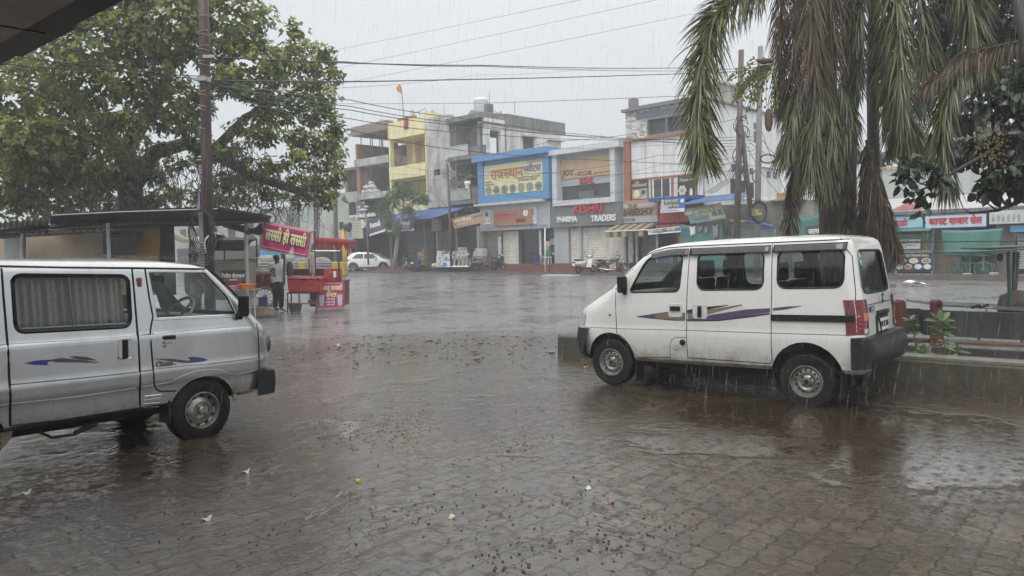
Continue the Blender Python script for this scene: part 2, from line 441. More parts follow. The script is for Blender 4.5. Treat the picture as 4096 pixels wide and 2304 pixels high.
hgt = MATH('ADD', hgt, MATH('MULTIPLY', MATH('MULTIPLY', NOISE(pos, 5.0, 3), RNG(isroad, 0, 1, 1, .35)), .005))
hgt = MATH('MULTIPLY', hgt, RNG(flood, 0, 1, 1, .22))
bp = N('ShaderNodeBump'); bp.inputs['Strength'].default_value = .85; bp.inputs['Distance'].default_value = 1.0
L(hgt, bp.inputs['Height']); L(bp.outputs['Normal'], b.inputs['Normal']); bp2 = N('ShaderNodeBump'); bp2.inputs['Strength'].default_value = .55; bp2.inputs['Distance'].default_value = 1.0; L(MATH('ADD', MATH('MULTIPLY', hgt, MATH('MULTIPLY', dry, 1.25)), MATH('ADD', MATH('MULTIPLY', rip, .0010), MATH('MULTIPLY', NOISE(pos, 7.0, 3), RNG(flood, 0, 1, .004, .0022)))), bp2.inputs['Height']); L(bp2.outputs['Normal'], b.inputs['Coat Normal'])
GROUND = m
xs = [-140, -90, -60, -40, -28, -20, -15] + [-12+i*.75 for i in range(33)] + [15, 20, 28, 40, 60, 90, 140]
ys = [-20, -10, -4] + [-1+i*.6 for i in range(36)] + [22+i*2 for i in range(16)] + [60, 80, 110, 160, 240, 400]
mb = MB(); gv = [[mb.v((x, y, gz(x, y))) for x in xs] for y in ys]
for j in range(len(ys)-1):
    for i in range(len(xs)-1): mb._f([gv[j][i], gv[j][i+1], gv[j+1][i+1], gv[j+1][i]])
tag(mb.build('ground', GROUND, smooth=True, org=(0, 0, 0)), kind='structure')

# ------------------------------------------------------------------ rain haze
hm = bpy.data.materials.new('rain_haze'); hm.use_nodes = True; nt = hm.node_tree; nt.nodes.clear()
o = nt.nodes.new('ShaderNodeOutputMaterial'); pv = nt.nodes.new('ShaderNodeVolumePrincipled')
pv.inputs['Color'].default_value = (.93, .96, 1, 1); pv.inputs['Density'].default_value = .0033; pv.inputs['Anisotropy'].default_value = .1
nt.links.new(pv.outputs['Volume'], o.inputs['Volume'])
mb = MB(); mb.box((0, 190, 14), (300, 440, 31))
tag(mb.build('haze', hm), 'thin grey rain haze filling the street', 'haze', kind='stuff')
# ------------------------------------------------------------------ vans
class Stack:
    """car body as a pile of rounded-rectangle slices: keys are (z, rear x, front x, half width, rear corner radius, front corner radius)"""
    def __init__(s, keys): s.k = keys
    def lv(s, z):
        k = s.k
        if z <= k[0][0]: return k[0][1:]
        for a, b in zip(k, k[1:]):
            if z <= b[0]:
                f = (z-a[0])/(b[0]-a[0]); return tuple(a[i]*(1-f)+b[i]*f for i in range(1, 6))
        return k[-1][1:]
    def y(s, x, z):
        xr, xf, w, rr, rf = s.lv(z)
        w = w-.012*((x-(xr+xf)/2)/((xf-xr)/2))**2
        if x > xf-rf: q = max(0, 1-((x-(xf-rf))/rf)**2); return w-rf*.8*(1-math.sqrt(q))
        if x < xr+rr: q = max(0, 1-(((xr+rr)-x)/rr)**2); return w-rr*(1-math.sqrt(q))
        return w
    def ring(s, z, ins=0.0, nl=36):
        xr, xf, w, rr, rf = s.lv(z); xr += ins; xf -= ins; pts = []
        xs = [xr+rr*(1-math.cos(math.pi/2*i/6)) for i in range(6)] + [xr+rr+(xf-rf-xr-rr)*i/nl for i in range(nl)] + [xf-rf+rf*math.sin(math.pi/2*i/8) for i in range(9)]
        def yy(x):
            ww = w-.012*((x-(xr+xf)/2)/((xf-xr)/2))**2
            if x > xf-rf: q = max(0, 1-((x-(xf-rf))/rf)**2); return ww-rf*.8*(1-math.sqrt(q))-ins
            if x < xr+rr: q = max(0, 1-(((xr+rr)-x)/rr)**2); return ww-rr*(1-math.sqrt(q))-ins
            return ww-ins
        up = [(x, yy(x), z) for x in xs]
        return up + [(x, -y, z) for x, y, z in reversed(up)]
    def solid(s, name, m, zs, ins=0.0):
        mb = MB(); rings = [[mb.v(p) for p in s.ring(z, ins)] for z in zs]; n = len(rings[0])
        for a, b in zip(rings, rings[1:]):
            for i in range(n): mb._f([a[i], a[(i+1) % n], b[(i+1) % n], b[i]])
        h = n//2
        for i in range(h-1):
            mb._f([rings[0][i], rings[0][i+1], rings[0][n-2-i], rings[0][n-1-i]]); mb._f([rings[-1][i], rings[-1][i+1], rings[-1][n-2-i], rings[-1][n-1-i]])
        return mb.build(name, m, org=(0, 0, 0), weld=True)
def rrect(pts, r, n=4):
    """polygon with rounded corners, (x,z) pairs"""
    out = []; k = len(pts)
    for i in range(k):
        p0, p, p1 = V(pts[i-1]), V(pts[i]), V(pts[(i+1) % k]); a = (p0-p); b = (p1-p)
        rr = min(r, a.length*.45, b.length*.45); a = p+a.normalized()*rr; b = p+b.normalized()*rr
        for j in range(n+1):
            t = j/n; out.append(tuple(a*(1-t)**2+p*2*t*(1-t)+b*t*t))
    return out
def dense(poly, step=.05):
    out = []
    for i in range(len(poly)):
        a, b = V(poly[i]), V(poly[(i+1) % len(poly)]); n = max(1, int((b-a).length/step))
        for j in range(n): out.append(tuple(a+(b-a)*j/n))
    return out
class Van:
    def __init__(s, stack, q, sgn):
        s.st = stack; x, y, z, yaw, pt, rl = q; s.sg = sgn
        h = V((math.cos(yaw)*math.cos(pt), math.sin(yaw)*math.cos(pt), math.sin(pt))); l = V((-math.sin(yaw), math.cos(yaw), 0)); u = h.cross(l)
        l2 = l*math.cos(rl)+u*math.sin(rl); u2 = h.cross(l2)
        s.o, s.h, s.l, s.u = V((x, y, z)), h, l2, u2
        s.M = Matrix((h, l2, u2)).transposed().to_4x4(); s.M.translation = s.o
    def px(s, px, py, w=None):
        """photo position -> (x, z) on the visible flank"""
        yl = .70
        for i in range(6):
            d = ray(px, py); c = CAM-s.o; t = ((s.sg*yl if w is None else s.sg*w)-c.dot(s.l))/d.dot(s.l); p = c+d*t
            x, z = p.dot(s.h), p.dot(s.u); yl = s.st.y(x, z)
        return (x, z)
    def sp(s, x, z, off=0.0, side=1): return V((x, side*s.sg*(s.st.y(x, z)+off), z))
    def line(s, mb, pts, r=.005, off=0.0, closed=False, side=1, n=5):
        q = []
        for i in range(len(pts)-(0 if closed else 1)):
            a, b = V(pts[i]), V(pts[(i+1) % len(pts)]); k = max(1, int((b-a).length/.06))
            for j in range(k): q.append(a+(b-a)*j/k)
        if not closed: q.append(V(pts[-1]))
        mb.tube([s.sp(p.x, p.y, off, side) for p in q], r, n, closed=closed)
    def patch(s, mb, poly, off=.003, side=1, step=.06, thick=None, z0=None):
        """fill a closed (x,z) outline with a skin that follows the flank"""
        zs = [p[1] for p in poly]; lo, hi = min(zs), max(zs)
        nz = max(3, int((hi-lo)/.025)); rows = []
        for k in range(nz+1):
            z = lo+(hi-lo)*min(.9995, max(.0005, k/nz)); xs = []
            for i in range(len(poly)):
                a, b = poly[i], poly[(i+1) % len(poly)]
                if (a[1]-z)*(b[1]-z) < 0: f = (z-a[1])/(b[1]-a[1]); xs.append(a[0]+(b[0]-a[0])*f)
            if len(xs) < 2: continue
            xa, xb = min(xs), max(xs); nx = 12
            rows.append([mb.v(s.sp(xa+(xb-xa)*i/nx, z, off, side)) for i in range(nx+1)])
        for a, b in zip(rows, rows[1:]):
            for i in range(len(a)-1): mb._f([a[i], a[i+1], b[i+1], b[i]])
    def strip(s, mb, top, bot, off=.003, side=1, n=40):
        """band between two (x,z) polylines sampled over x"""
        def at(pl, x):
            for a, b in zip(pl, pl[1:]):
                if min(a[0], b[0])-1e-6 <= x <= max(a[0], b[0])+1e-6: return a[1]+(b[1]-a[1])*((x-a[0])/(b[0]-a[0]+1e-9))
            return pl[0][1] if abs(x-pl[0][0]) < abs(x-pl[-1][0]) else pl[-1][1]
        x0, x1 = top[0][0], top[-1][0]; pr = None
        for i in range(n+1):
            x = x0+(x1-x0)*i/n; a, b = at(top, x), at(bot, x); c = [mb.v(s.sp(x, a, off, side)), mb.v(s.sp(x, b, off, side))]
            if pr: mb._f([pr[0], c[0], c[1], pr[1]])
            pr = c
def boolean(base, cutters, keepmat=True):
    for c in cutters:
        k = base.modifiers.new('cut', 'BOOLEAN'); k.operation = 'DIFFERENCE'; k.solver = 'EXACT'; k.object = c; k.material_mode = 'TRANSFER'
    bpy.context.view_layer.update()
    me = bpy.data.meshes.new_from_object(base.evaluated_get(bpy.context.evaluated_depsgraph_get()))
    base.modifiers.clear(); old = base.data; base.data = me
    for c in cutters: bpy.data.objects.remove(c)
    return base
def cutter(pts3, vec, m):
    mb = MB(); mb.prism(pts3, vec); return mb.build('cutter', m, org=(0, 0, 0))

BLK = mat('black_rubber', (.012, .012, .013), .5, bump=.15, bs=60, spec=.2)
SEAL = mat('black_seal', (.008, .008, .009), .4, spec=.25)
TYRE = mat('tyre_rubber', (.010, .0095, .009), .6, spec=.2, bump=.3, bs=50, stain=(.04, .032, .024), stain_amt=.35, stretch=(1, 1, 1))
RIM = mat('steel_rim', (.30, .29, .265), .38, metal=.75, var=.25, vs=9, stain=(.10, .06, .035), stain_amt=.8, stretch=(4, 4, 4))
HOLE = mat('rim_hole', (.008, .008, .008), .8)
INNER = mat('van_interior', (.10, .10, .095), .8)
SEATM = mat('seat_fabric', (.022, .023, .025), .85)
CREAM = mat('cream_vinyl', (.42, .40, .34), .6)
PLAST = mat('grey_plastic', (.016, .0165, .018), .42, spec=.3, bump=.1, bs=90)
GLS = glassmat('van_glass', (.86, .92, .89), .02, .12)
GLSD = glassmat('van_glass_dark', (.78, .84, .81), .02, .12)
WHITE = mat('white_van_paint', (.60, .60, .58), .22, grime=(.52, .85, (.20, .175, .135)), var=.03, vs=1.2, coat=.6, stain=(.50, .46, .39), stain_amt=.22, stretch=(1.5, 1.5, .6), bump=.015, bs=220)
SILVER = mat('silver_van_paint', (.50, .51, .52), .25, grime=(.50, .72, (.11, .098, .082)), metal=.75, var=.05, vs=1.5, coat=.5, stain=(.30, .28, .25), stain_amt=.35, stretch=(1.5, 1.5, .5), bump=.02, bs=240)
REDL = mat('red_lens', (.12, .006, .008), .18, coat=.6); AMB = mat('amber_lens', (.55, .12, .02), .2, coat=.5); CLR = mat('clear_lens', (.55, .57, .58), .12, metal=.3)
SPRAY = mat('road_dirt', (.17, .14, .105), .8, var=.35, vs=14)

def wheel(van, x, z, side, r, rimr, width, holes, parent, nm='wheel'):
    yo = side*(van.st.lv(.5)[2]-.015); ax = V((0, side, 0)); org = V((x, yo-side*width, z))
    mb = MB(); w = width; k = rimr
    prof = [(k*.98, w*.06), (k, w*.0), (k*1.12, -w*.0), (r*.93, w*.02), (r*.985, w*.1), (r, w*.2), (r, w*.8), (r*.985, w*.9), (r*.93, w*.99), (k*1.16, w*1.0), (k*1.04, w*.97), (k, w*.93), (k*.97, w*.9)]
    mb.T = van.M
    mb.lathe(org, ax, prof, 40, cap=False)
    for j in range(40):                      # tread blocks on the shoulder
        a = 2*math.pi*j/40; c = org+ax*(w*.86)+V((math.cos(a), 0, math.sin(a)))*(r*.975)
        mb.box(c, (.016, w*.16, .03), 0) if False else mb.ball(c, .014, w*.07, .014, 4)
    ty = mb.build(nm, TYRE, parent, smooth=True, auto=40)
    mb = MB(); mb.T = van.M
    f = org+ax*w
    if holes == 12:
        prof = [(k*.985, -.012), (k*1.03, .004), (k*.99, .006), (k*.93, -.012), (k*.88, -.030), (k*.80, -.034), (k*.70, -.022), (k*.55, -.020), (k*.46, -.030), (k*.40, -.034), (k*.32, -.020), (k*.24, -.016), (k*.22, .004), (k*.02, .008)]
        hr, ho, hs = k*.70, -.019, .0125; nh = 14
    else:
        prof = [(k*.985, -.012), (k*1.03, .004), (k*.99, .006), (k*.93, -.012), (k*.89, -.040), (k*.82, -.045), (k*.74, -.034), (k*.60, -.018), (k*.48, -.012), (k*.44, -.030), (k*.30, -.034), (k*.22, -.032), (k*.20, .0), (k*.16, .006), (k*.02, .006)]
        hr, ho, hs = k*.80, -.043, .019; nh = 10
    mb.lathe(f, ax, prof, 40, cap=False)
    mb.mi = 1
    for j in range(nh):
        a = 2*math.pi*(j+.3)/nh; c = f+V((math.cos(a), 0, math.sin(a)))*hr+ax*(ho+.004)
        mb.ball(c, hs, .004, hs, 8)
    mb.mi = 2
    for j in range(4):
        a = 2*math.pi*(j+.5)/4; c = f+V((math.cos(a), 0, math.sin(a)))*(k*.35)
        mb.cyl(c+ax*-.03, c+ax*-.008, .011, .009, 6)
    mb.cyl(f+ax*.002, f+ax*.012, k*.17, k*.13, 16)
    mb.build('rim', [RIM, HOLE, PLAST if holes == 12 else RIM], ty, smooth=True, auto=35)
    return ty

def seat(van, root, x, y, w, zb, zt, m=None, rake=.12):
    mb = MB(); mb.T = van.M
    mb.box((x+.2, y, zb+.06), (.48, w, .15)); mb.prism([(x-.06, y-w/2, zb), (x+.06, y-w/2, zb), (x+.06-rake, y-w/2+.03, zt-.2), (x-.03-rake, y-w/2+.03, zt-.2)], (0, w, 0))
    mb.box((x-rake-.01, y, zt-.09), (.09, w*.58, .2))
    return mb.build('seat', m or SEATM, root, bev=.03)
def steering(van, root, c, r, m):
    mb = MB(); mb.T = van.M; c = V(c); ax = V((.80, 0, -.6)); a = V((0, 1, 0)); b = ax.cross(a)
    mb.tube([c+(a*math.cos(t*math.pi/12)+b*math.sin(t*math.pi/12))*r for t in range(24)], .014, 8, closed=True)
    for t in (0, 2.1, 4.2): mb.tube([c+ax*.03, c+(a*math.cos(t)+b*math.sin(t))*r], .012, 6)
    mb.tube([c, c+ax*.35], .025, 8)
    return mb.build('steering_wheel', m, root, smooth=True)

# ---- white van with sliding door -----------------------------------------------------------------
q = (3.9942, 7.8185, 0.027, 2.4563, -0.0199, 0.0078)
st = Stack([(.335, .12, 3.50, .66, .10, .30), (.38, .10, 3.56, .705, .12, .33), (.60, .09, 3.58, .735, .12, .34), (.72, .09, 3.60, .738, .12, .35), (.745, .09, 3.59, .732, .12, .35), (.93, .095, 3.55, .732, .12, .36), (.975, .10, 3.50, .73, .12, .36),
            (1.12, .12, 3.24, .722, .12, .30), (1.21, .14, 3.05, .715, .12, .2), (1.43, .17, 2.80, .685, .12, .14), (1.60, .195, 2.59, .652, .12, .12), (1.66, .21, 2.50, .64, .12, .12), (1.70, .23, 2.39, .625, .13, .14),
            (1.73, .27, 2.27, .59, .16, .2), (1.752, .36, 2.06, .52, .2, .3), (1.766, .5, 1.8, .40, .25, .35)])
ev = Van(st, q, 1)
z7 = lambda x, y: ev.px(2200+.5866*x, 850+.5866*y)
evr = thing('parked_van', 'white van with purple side stripe parked against the low mossy wall', 'van', ev.M @ V((1.8, 0, 0)))
zs = [.335, .36, .38, .42, .48, .54, .60, .66, .72, .733, .745, .80, .86, .93, .975, 1.03, 1.08, 1.12, 1.165, 1.21, 1.27, 1.33, 1.38, 1.43, 1.49, 1.55, 1.60, 1.63, 1.66, 1.68, 1.70, 1.715, 1.73, 1.742, 1.752, 1.76, 1.766]
body = st.solid('body', WHITE, zs)
cav = st.solid('cavity', INNER, [.50, .6, .7, .9, 1.0, 1.12, 1.21, 1.3, 1.43, 1.5, 1.60, 1.66, 1.70, 1.72], .045)
wins = [[z7(537, 546), z7(880, 541), z7(908, 292), z7(690, 300), z7(640, 352)], [z7(1003, 530), z7(1452, 526), z7(1462, 262), z7(1010, 275)], [z7(1548, 519), z7(2000, 514), z7(2010, 250), z7(1556, 258)]]
wins = [rrect(p, r, 5) for p, r in zip(wins, (.07, .10, .10))]
cuts = [cav]
for p in wins: cuts.append(cutter([(x, -1, z) for x, z in p], (0, 2, 0), SEAL))
cuts.append(cutter([(2.45, y, z) for y, z in rrect([(-.60, 1.26), (.60, 1.26), (.54, 1.59), (-.54, 1.59)], .06)], (1.4, 0, 0), SEAL))
rw_ = rrect([(-.56, 1.14), (.56, 1.14), (.50, 1.585), (-.50, 1.585)], .09)
cuts.append(cutter([(-.3, y, z) for y, z in rw_], (.62, 0, 0), SEAL))
WX = [(.652, .238), (3.012, .303)]
for (x, z), ar in zip(WX, (.375, .335)):
    for sd_ in (1, -1):
        cuts.append(cutter([(x+ar*math.cos(a*math.pi/14)*(1.0 if True else 1), sd_*.44, z+.02+ar*1.05*math.sin(a*math.pi/14)) for a in range(28)], (0, sd_*.5, 0), BLK))
boolean(body, cuts)
me = body.data; me.transform(ev.M); me.transform(Matrix.Translation(-ORG[evr])); me.shade_smooth(); me.set_sharp_from_angle(angle=rad(28))
body.parent = evr; ORG[body] = ORG[evr]
def E(name, fn, m, parent=evr, **k):
    mb = MB(); mb.T = ev.M; fn(mb); return mb.build(name, m, parent, **k)
for i, p in enumerate(wins):
    for side in (1, -1):
        gl = E('window', lambda mb: ev.patch(mb, p, -.012, side), GLSD if i else GLS)
        E('window_seal', lambda mb: ev.line(mb, p, .011, -.004, True, side), SEAL, gl)
def wsx(z, y): xr, xf, w, rr, rf = st.lv(z); return xf-.02-.12*(y/.6)**2*.8
E('windscreen', lambda mb: mb.grid(lambda u, v: (wsx(1.25+.36*v, (u-.5)*1.2)+.0, (u-.5)*(1.22-.1*v), 1.25+.36*v), 12, 8), GLS, smooth=True)
E('rear_window', lambda mb: mb.grid(lambda u, v: (st.lv(1.13+.465*v)[0]+.012+.03*(2*u-1)**4, (u-.5)*(1.14-.12*v), 1.13+.465*v), 12, 8), GLSD, smooth=True)
def rws(mb): mb.tube([(st.lv(z)[0]+.002+.02*(y/.56)**4, y, z) for y, z in dense(rw_)], .012, 5, closed=True)
E('rear_window_seal', rws, SEAL)
def sticker(mb):
    mb.mi = 0; c = V((st.lv(1.50)[0]-.004, .44, 1.50)); a = V((0, .075, 0)); b = V((.012, 0, .075)); mb.hexa([c+a, c+b, c-a, c-b], [c+a-V((.002, 0, 0)), c+b-V((.002, 0, 0)), c-a-V((.002, 0, 0)), c-b-V((.002, 0, 0))])
    mb.mi = 1; text(mb, 'CNG', c+V((-.004, 0, -.02)), (0, -1, 0), (.1, 0, 1), height=.04, align='c', depth=.002)
E('fuel_sticker', sticker, [mat('pale_sticker', (.30, .52, .50), .4), mat('dark_ink', (.02, .03, .03), .5)])
# rain visors over the windows
for a, b, zt, zb in ((z7(700, 275), z7(950, 243), .085, 0), (z7(960, 250), z7(1512, 216), .085, 0), (z7(1530, 218), z7(2035, 205), .09, 0)):
    x0, x1 = a[0], b[0]
    def vis(mb):
        n = 14
        def f(u, v):
            x = x0+(x1-x0)*u; zt_ = (1.672+(.014 if x < 1.9 else 0)*0) - (.06*max(0, (x-2.15)/.4)**1.3 if x > 2.15 else 0); z = zt_-.082*v
            return ev.sp(x, z, .008+.028*v**1.0)
        mb.grid(f, n, 4)
    E('rain_visor', vis, mat('smoked_acrylic', (.012, .012, .015), .15, coat=.5), solid=.005, smooth=True)
E('drip_rail', lambda mb: ev.line(mb, [(2.55, 1.60), (2.42, 1.655), (2.25, 1.69), (2.0, 1.70), (.25, 1.70)], .006, .001), SEAL)
# seams
def seams(mb):
    ev.line(mb, [z7(958, 240), z7(935, 560), z7(930, 700), z7(940, 985)], .0045)
    ev.line(mb, [z7(1520, 205), z7(1512, 560), z7(1508, 760), z7(1515, 1015), z7(1500, 1030), z7(1300, 1015), z7(945, 990)], .0045)
    ev.line(mb, [z7(505, 430), z7(470, 470), z7(452, 520), z7(448, 650), z7(455, 825)], .0045)
    ev.line(mb, [z7(455, 825), z7(500, 850), z7(540, 900), z7(570, 960), z7(600, 985), z7(820, 988)], .0045)
    ev.line(mb, [z7(820, 988), z7(818, 900), z7(830, 868), z7(855, 850), z7(930, 852)], .003)
    ev.line(mb, [z7(2040, 140), z7(2062, 300), z7(2085, 560), z7(2080, 600)], .005)
    ev.line(mb, [z7(415, 515), z7(452, 516)], .004)
    ev.line(mb, [z7(640, 292), z7(560, 390), z7(500, 440)], .004)
    ev.line(mb, [z7(455, 792), z7(930, 803), z7(1508, 823), z7(2075, 838)], .0035)
    ev.line(mb, [z7(232, 780), z7(455, 790)], .0035)
E('panel_seam', seams, SEAL)
# graphics, trim, handles
PUR = mat('purple_vinyl', (.085, .05, .115), .3, var=.08); DPUR = mat('dark_vinyl', (.04, .018, .022), .3, var=.1); OLV = mat('olive_vinyl', (.16, .14, .10), .3, var=.1); GRN = mat('pale_vinyl', (.52, .53, .46), .3, var=.04)
def deco(mb):
    z = lambda *p: [z7(*k) for k in p]
    mb.mi = 0; ev.strip(mb, z((935, 728), (1150, 690), (1350, 660), (1500, 652)), z((935, 738), (1150, 735), (1350, 700), (1500, 680)), .0025)
    ev.strip(mb, z((1520, 652), (1600, 642), (1718, 636)), z((1520, 670), (1600, 662), (1718, 638)), .0025)
    mb.mi = 1; ev.strip(mb, z((935, 738), (1150, 733), (1350, 702), (1500, 684)), z((935, 741), (1150, 740), (1350, 716), (1500, 694)), .0028)
    ev.strip(mb, z((595, 708), (700, 692), (795, 678), (920, 684)), z((595, 712), (700, 724), (850, 737), (920, 737)), .0022)
    ev.strip(mb, z((935, 664), (1080, 642), (1215, 630)), z((935, 690), (1080, 662), (1215, 634)), .0022)
    mb.mi = 2; ev.strip(mb, z((700, 697), (795, 682), (915, 690)), z((700, 720), (850, 732), (915, 733)), .003)
    ev.strip(mb, z((938, 685), (1100, 660), (1310, 626)), z((938, 726), (1100, 690), (1310, 634)), .0018)
    mb.mi = 0; ev.strip(mb, z((625, 706), (690, 698), (715, 696)), z((625, 712), (690, 720), (715, 722)), .0035)
    mb.mi = 3; ev.strip(mb, z((1090, 668), (1315, 632), (1340, 660)), z((1090, 698), (1315, 664), (1340, 660)), .0012)
E('side_stripe', deco, [PUR, DPUR, OLV, GRN])
def rail(mb): ev.strip(mb, [z7(1508, 695), z7(2078, 703)], [z7(1508, 737), z7(2078, 750)], .010)
E('door_rail', rail, BLK, solid=.012)
def recess(cx, cy, w, h):
    c = z7(cx, cy); return rrect([(c[0]-w/2, c[1]-h/2), (c[0]+w/2, c[1]-h/2), (c[0]+w/2, c[1]+h/2), (c[0]-w/2, c[1]+h/2)], .03)
def handle(name, cx, cy, w, h, hw, hh, dy=0):
    p = recess(cx, cy, w, h)
    hd = E(name, lambda mb: (ev.line(mb, p, .006, .003, True), ev.patch(mb, p, .0055)), mat('shaded_white_plastic', (.50, .50, .48), .35))
    c = z7(cx, cy+dy)
    E('grip', lambda mb: mb.box(ev.sp(c[0], c[1], .012), (hw, .03, hh)), BLK, hd, bev=.008)
handle('door_handle', 855, 668, .17, .145, .125, .052, -14); handle('door_handle', 1022, 676, .165, .155, .045, .125)
c = z7(905, 885); E('fuel_cap', lambda mb: mb.lathe(ev.sp(c[0], c[1], -.01), (0, 1, 0), [(.034, 0), (.034, .022), (.028, .028), (.005, .028)], 18), BLK)
c2 = z7(858, 917); E('fuel_label', lambda mb: mb.box(ev.sp(c2[0], c2[1], .001), (.075, .006, .05)), mat('faded_label', (.36, .34, .27), .5, var=.4, vs=30))
c3 = z7(408, 697); E('side_indicator', lambda mb: mb.ball(ev.sp(c3[0], c3[1], 0), .022, .012, .015, 10), AMB, smooth=True)
# lamps and bumpers
def tail(side):
    def f(mb):
        for k, (za, zb) in enumerate(((.74, .80), (.80, .88), (.88, 1.09))):
            mb.mi = (1, 2, 0)[k] if k else 0
            mb.mi = 0
            mb.grid(lambda u, v: (lambda xx: V((xx, side*(st.y(max(xx, st.lv(.9)[0]+.002), .9)+.010), za+(zb-za)*v)))(.090+.090*u**1.7 - .01), 8, 3)
        mb.mi = 0
        def g(u, v):
            z = .735+.36*v; x0 = st.lv(z)[0]; a = u*1.9
            if a < 1: return V((x0+.13-.09*a, side*(st.y(x0+.13-.09*a, z)+.012), z))
            return V((x0-.010, side*(.60-.10*(a-1)+.012), z))
        mb.grid(g, 14, 10)
    return f
def tail2(side):
    def f(mb):
        def g(u, v, off=.012):
            z = .738+.352*v; xr, xf, w, rr, rf = st.lv(z); th = math.pi/2*min(1, u*1.25)
            if u < .8: return V((xr+rr-rr*math.sin(th)-off*math.sin(th)+.035*(1-u/.8), side*(w-.012-rr+rr*math.cos(th)+off*math.cos(th)), z))
            return V((xr-off, side*(w-.012-rr-(u-.8)*.35), z))
        mb.mi = 0; mb.grid(lambda u, v: g(u, v), 16, 10)
        for i, zz in enumerate((.18, .30, .42, .54)):
            mb.mi = 2; mb.grid(lambda u, v: g(.3+.4*u, zz+.03*v, .0135), 6, 1)
        mb.mi = 1; mb.grid(lambda u, v: g(.62+.30*u, .40+.22*v, .014), 6, 2)
        mb.mi = 3; mb.grid(lambda u, v: g(.62+.30*u, .04+.13*v, .014), 6, 2)
    return f
for side in (1, -1): E('tail_light', tail2(side), [REDL, AMB, mat('bright_red_lens', (.36, .015, .018), .2), CLR], smooth=True)
def bump_r(mb):
    def f(u, v):
        z = .405+.30*v; xr, xf, w, rr, rf = .0, 3.6, .755, .16, .3
        # wraps from flank to flank
        s = (u-.5)*2; a = abs(s); sg = 1 if s > 0 else -1
        bulge = .045*math.sin(math.pi*min(1, v*1.1))
        if a > .82: k = (a-.82)/.18; return V((.10+.10*k, sg*(.735+.012), z))
        if a > .66: k = (a-.66)/.16*math.pi/2; return V((.10-(.10+bulge)*math.cos(k), sg*(.62+.127*math.sin(k)), z-.0))
        return V((-bulge, a/.66*.62*sg, z-.0*a))
    mb.grid(f, 60, 8)
    def g(u, v):
        p = f(u, 1.0); s = (u-.5)*2; return V((p.x+v*(.12-p.x if abs(s) < .82 else 0), p.y*(1-.05*v), p.z+.012*v))
    mb.grid(g, 60, 2)
    def g2(u, v):
        p = f(u, 0.0); return V((p.x+v*max(0, .2-p.x), p.y*(1-.05*v), p.z-.02*v))
    mb.grid(g2, 60, 2)
E('rear_bumper', bump_r, PLAST, smooth=True, auto=50)
def bump_f(mb):
    def f(u, v):
        z = .335+.385*v; rg = [p for p in st.ring(max(z, .36)) if p[0] > 3.30]; h = len(rg)//2; t = u*(len(rg)-1); i = min(int(t), len(rg)-2); k = t-i
        p = V(rg[i]).lerp(V(rg[i+1]), k); n = V((rg[i+1][1]-rg[i][1], rg[i][0]-rg[i+1][0], 0)); n = -n if n.dot(V((p.x-3.1, p.y, 0))) < 0 else n
        n.normalize(); return V((p.x, p.y, z))+n*(.022+.045*math.sin(math.pi*min(1, .1+.95*v)))
    mb.grid(f, 48, 8); mb.grid(lambda u, v: f(u, 1)*(1-v)+v*V((f(u, 1).x-.07, f(u, 1).y*.93, .722)), 48, 1); mb.grid(lambda u, v: f(u, 0)*(1-v)+v*V((f(u, 0).x-.09, f(u, 0).y*.9, .33)), 48, 1)
E('front_bumper', bump_f, PLAST, smooth=True)
def head(side):
    def f(mb):
        mb.grid(lambda u, v: (lambda x, z: V((x+.006, side*(st.y(x, z)+.006), z)))(3.40+.17*u-.02*v, .752+.15*v), 10, 5)
    return f
for side in (1, -1): E('headlight', head(side), CLR, smooth=True)
mr_ = z7(515, 500)
def mirror(mb):
    c = ev.sp(mr_[0], mr_[1], .05); mb.box(c+V((0, .03, .02)), (.07, .15, .20)); mb.box(c+V((.0, -.04, -.09)), (.05, .09, .04))
E('side_mirror', mirror, BLK, bev=.02)
# rear door marks: plate, badge, emblem, handle bar
xb = .082
def plate(mb):
    mb.mi = 0; mb.box((xb+.005, -.02, .80), (.03, .46, .20)); mb.mi = 1; mb.box((xb-.013, -.02, .80), (.008, .40, .13))
    mb.mi = 2; text(mb, 'MP37 ZC 1865', (xb-.018, .16, .775), (0, -1, 0), (0, 0, 1), height=.06, width=.36, depth=.003, bold=.01)
    mb.mi = 0; mb.tube([(xb-.02, .20, .88), (xb-.022, .12, .73)], .008, 6)
E('number_plate', plate, [BLK, mat('plate_white', (.62, .62, .58), .4), mat('dark_ink', (.02, .03, .03), .5)])
E('plate_lamp_bar', lambda mb: (mb.box((xb-.005, -.02, .925), (.05, .42, .045))), BLK, bev=.012)
E('badge', lambda mb: (mb.box((xb, .38, .985), (.008, .17, .05)), None), SEAL)
def badge2(mb): text(mb, 'EECO', (xb-.006, .455, .968), (0, -1, 0), (0, 0, 1), height=.034, width=.15, depth=.003, bold=.02)
E('badge_lettering', badge2, CLR)
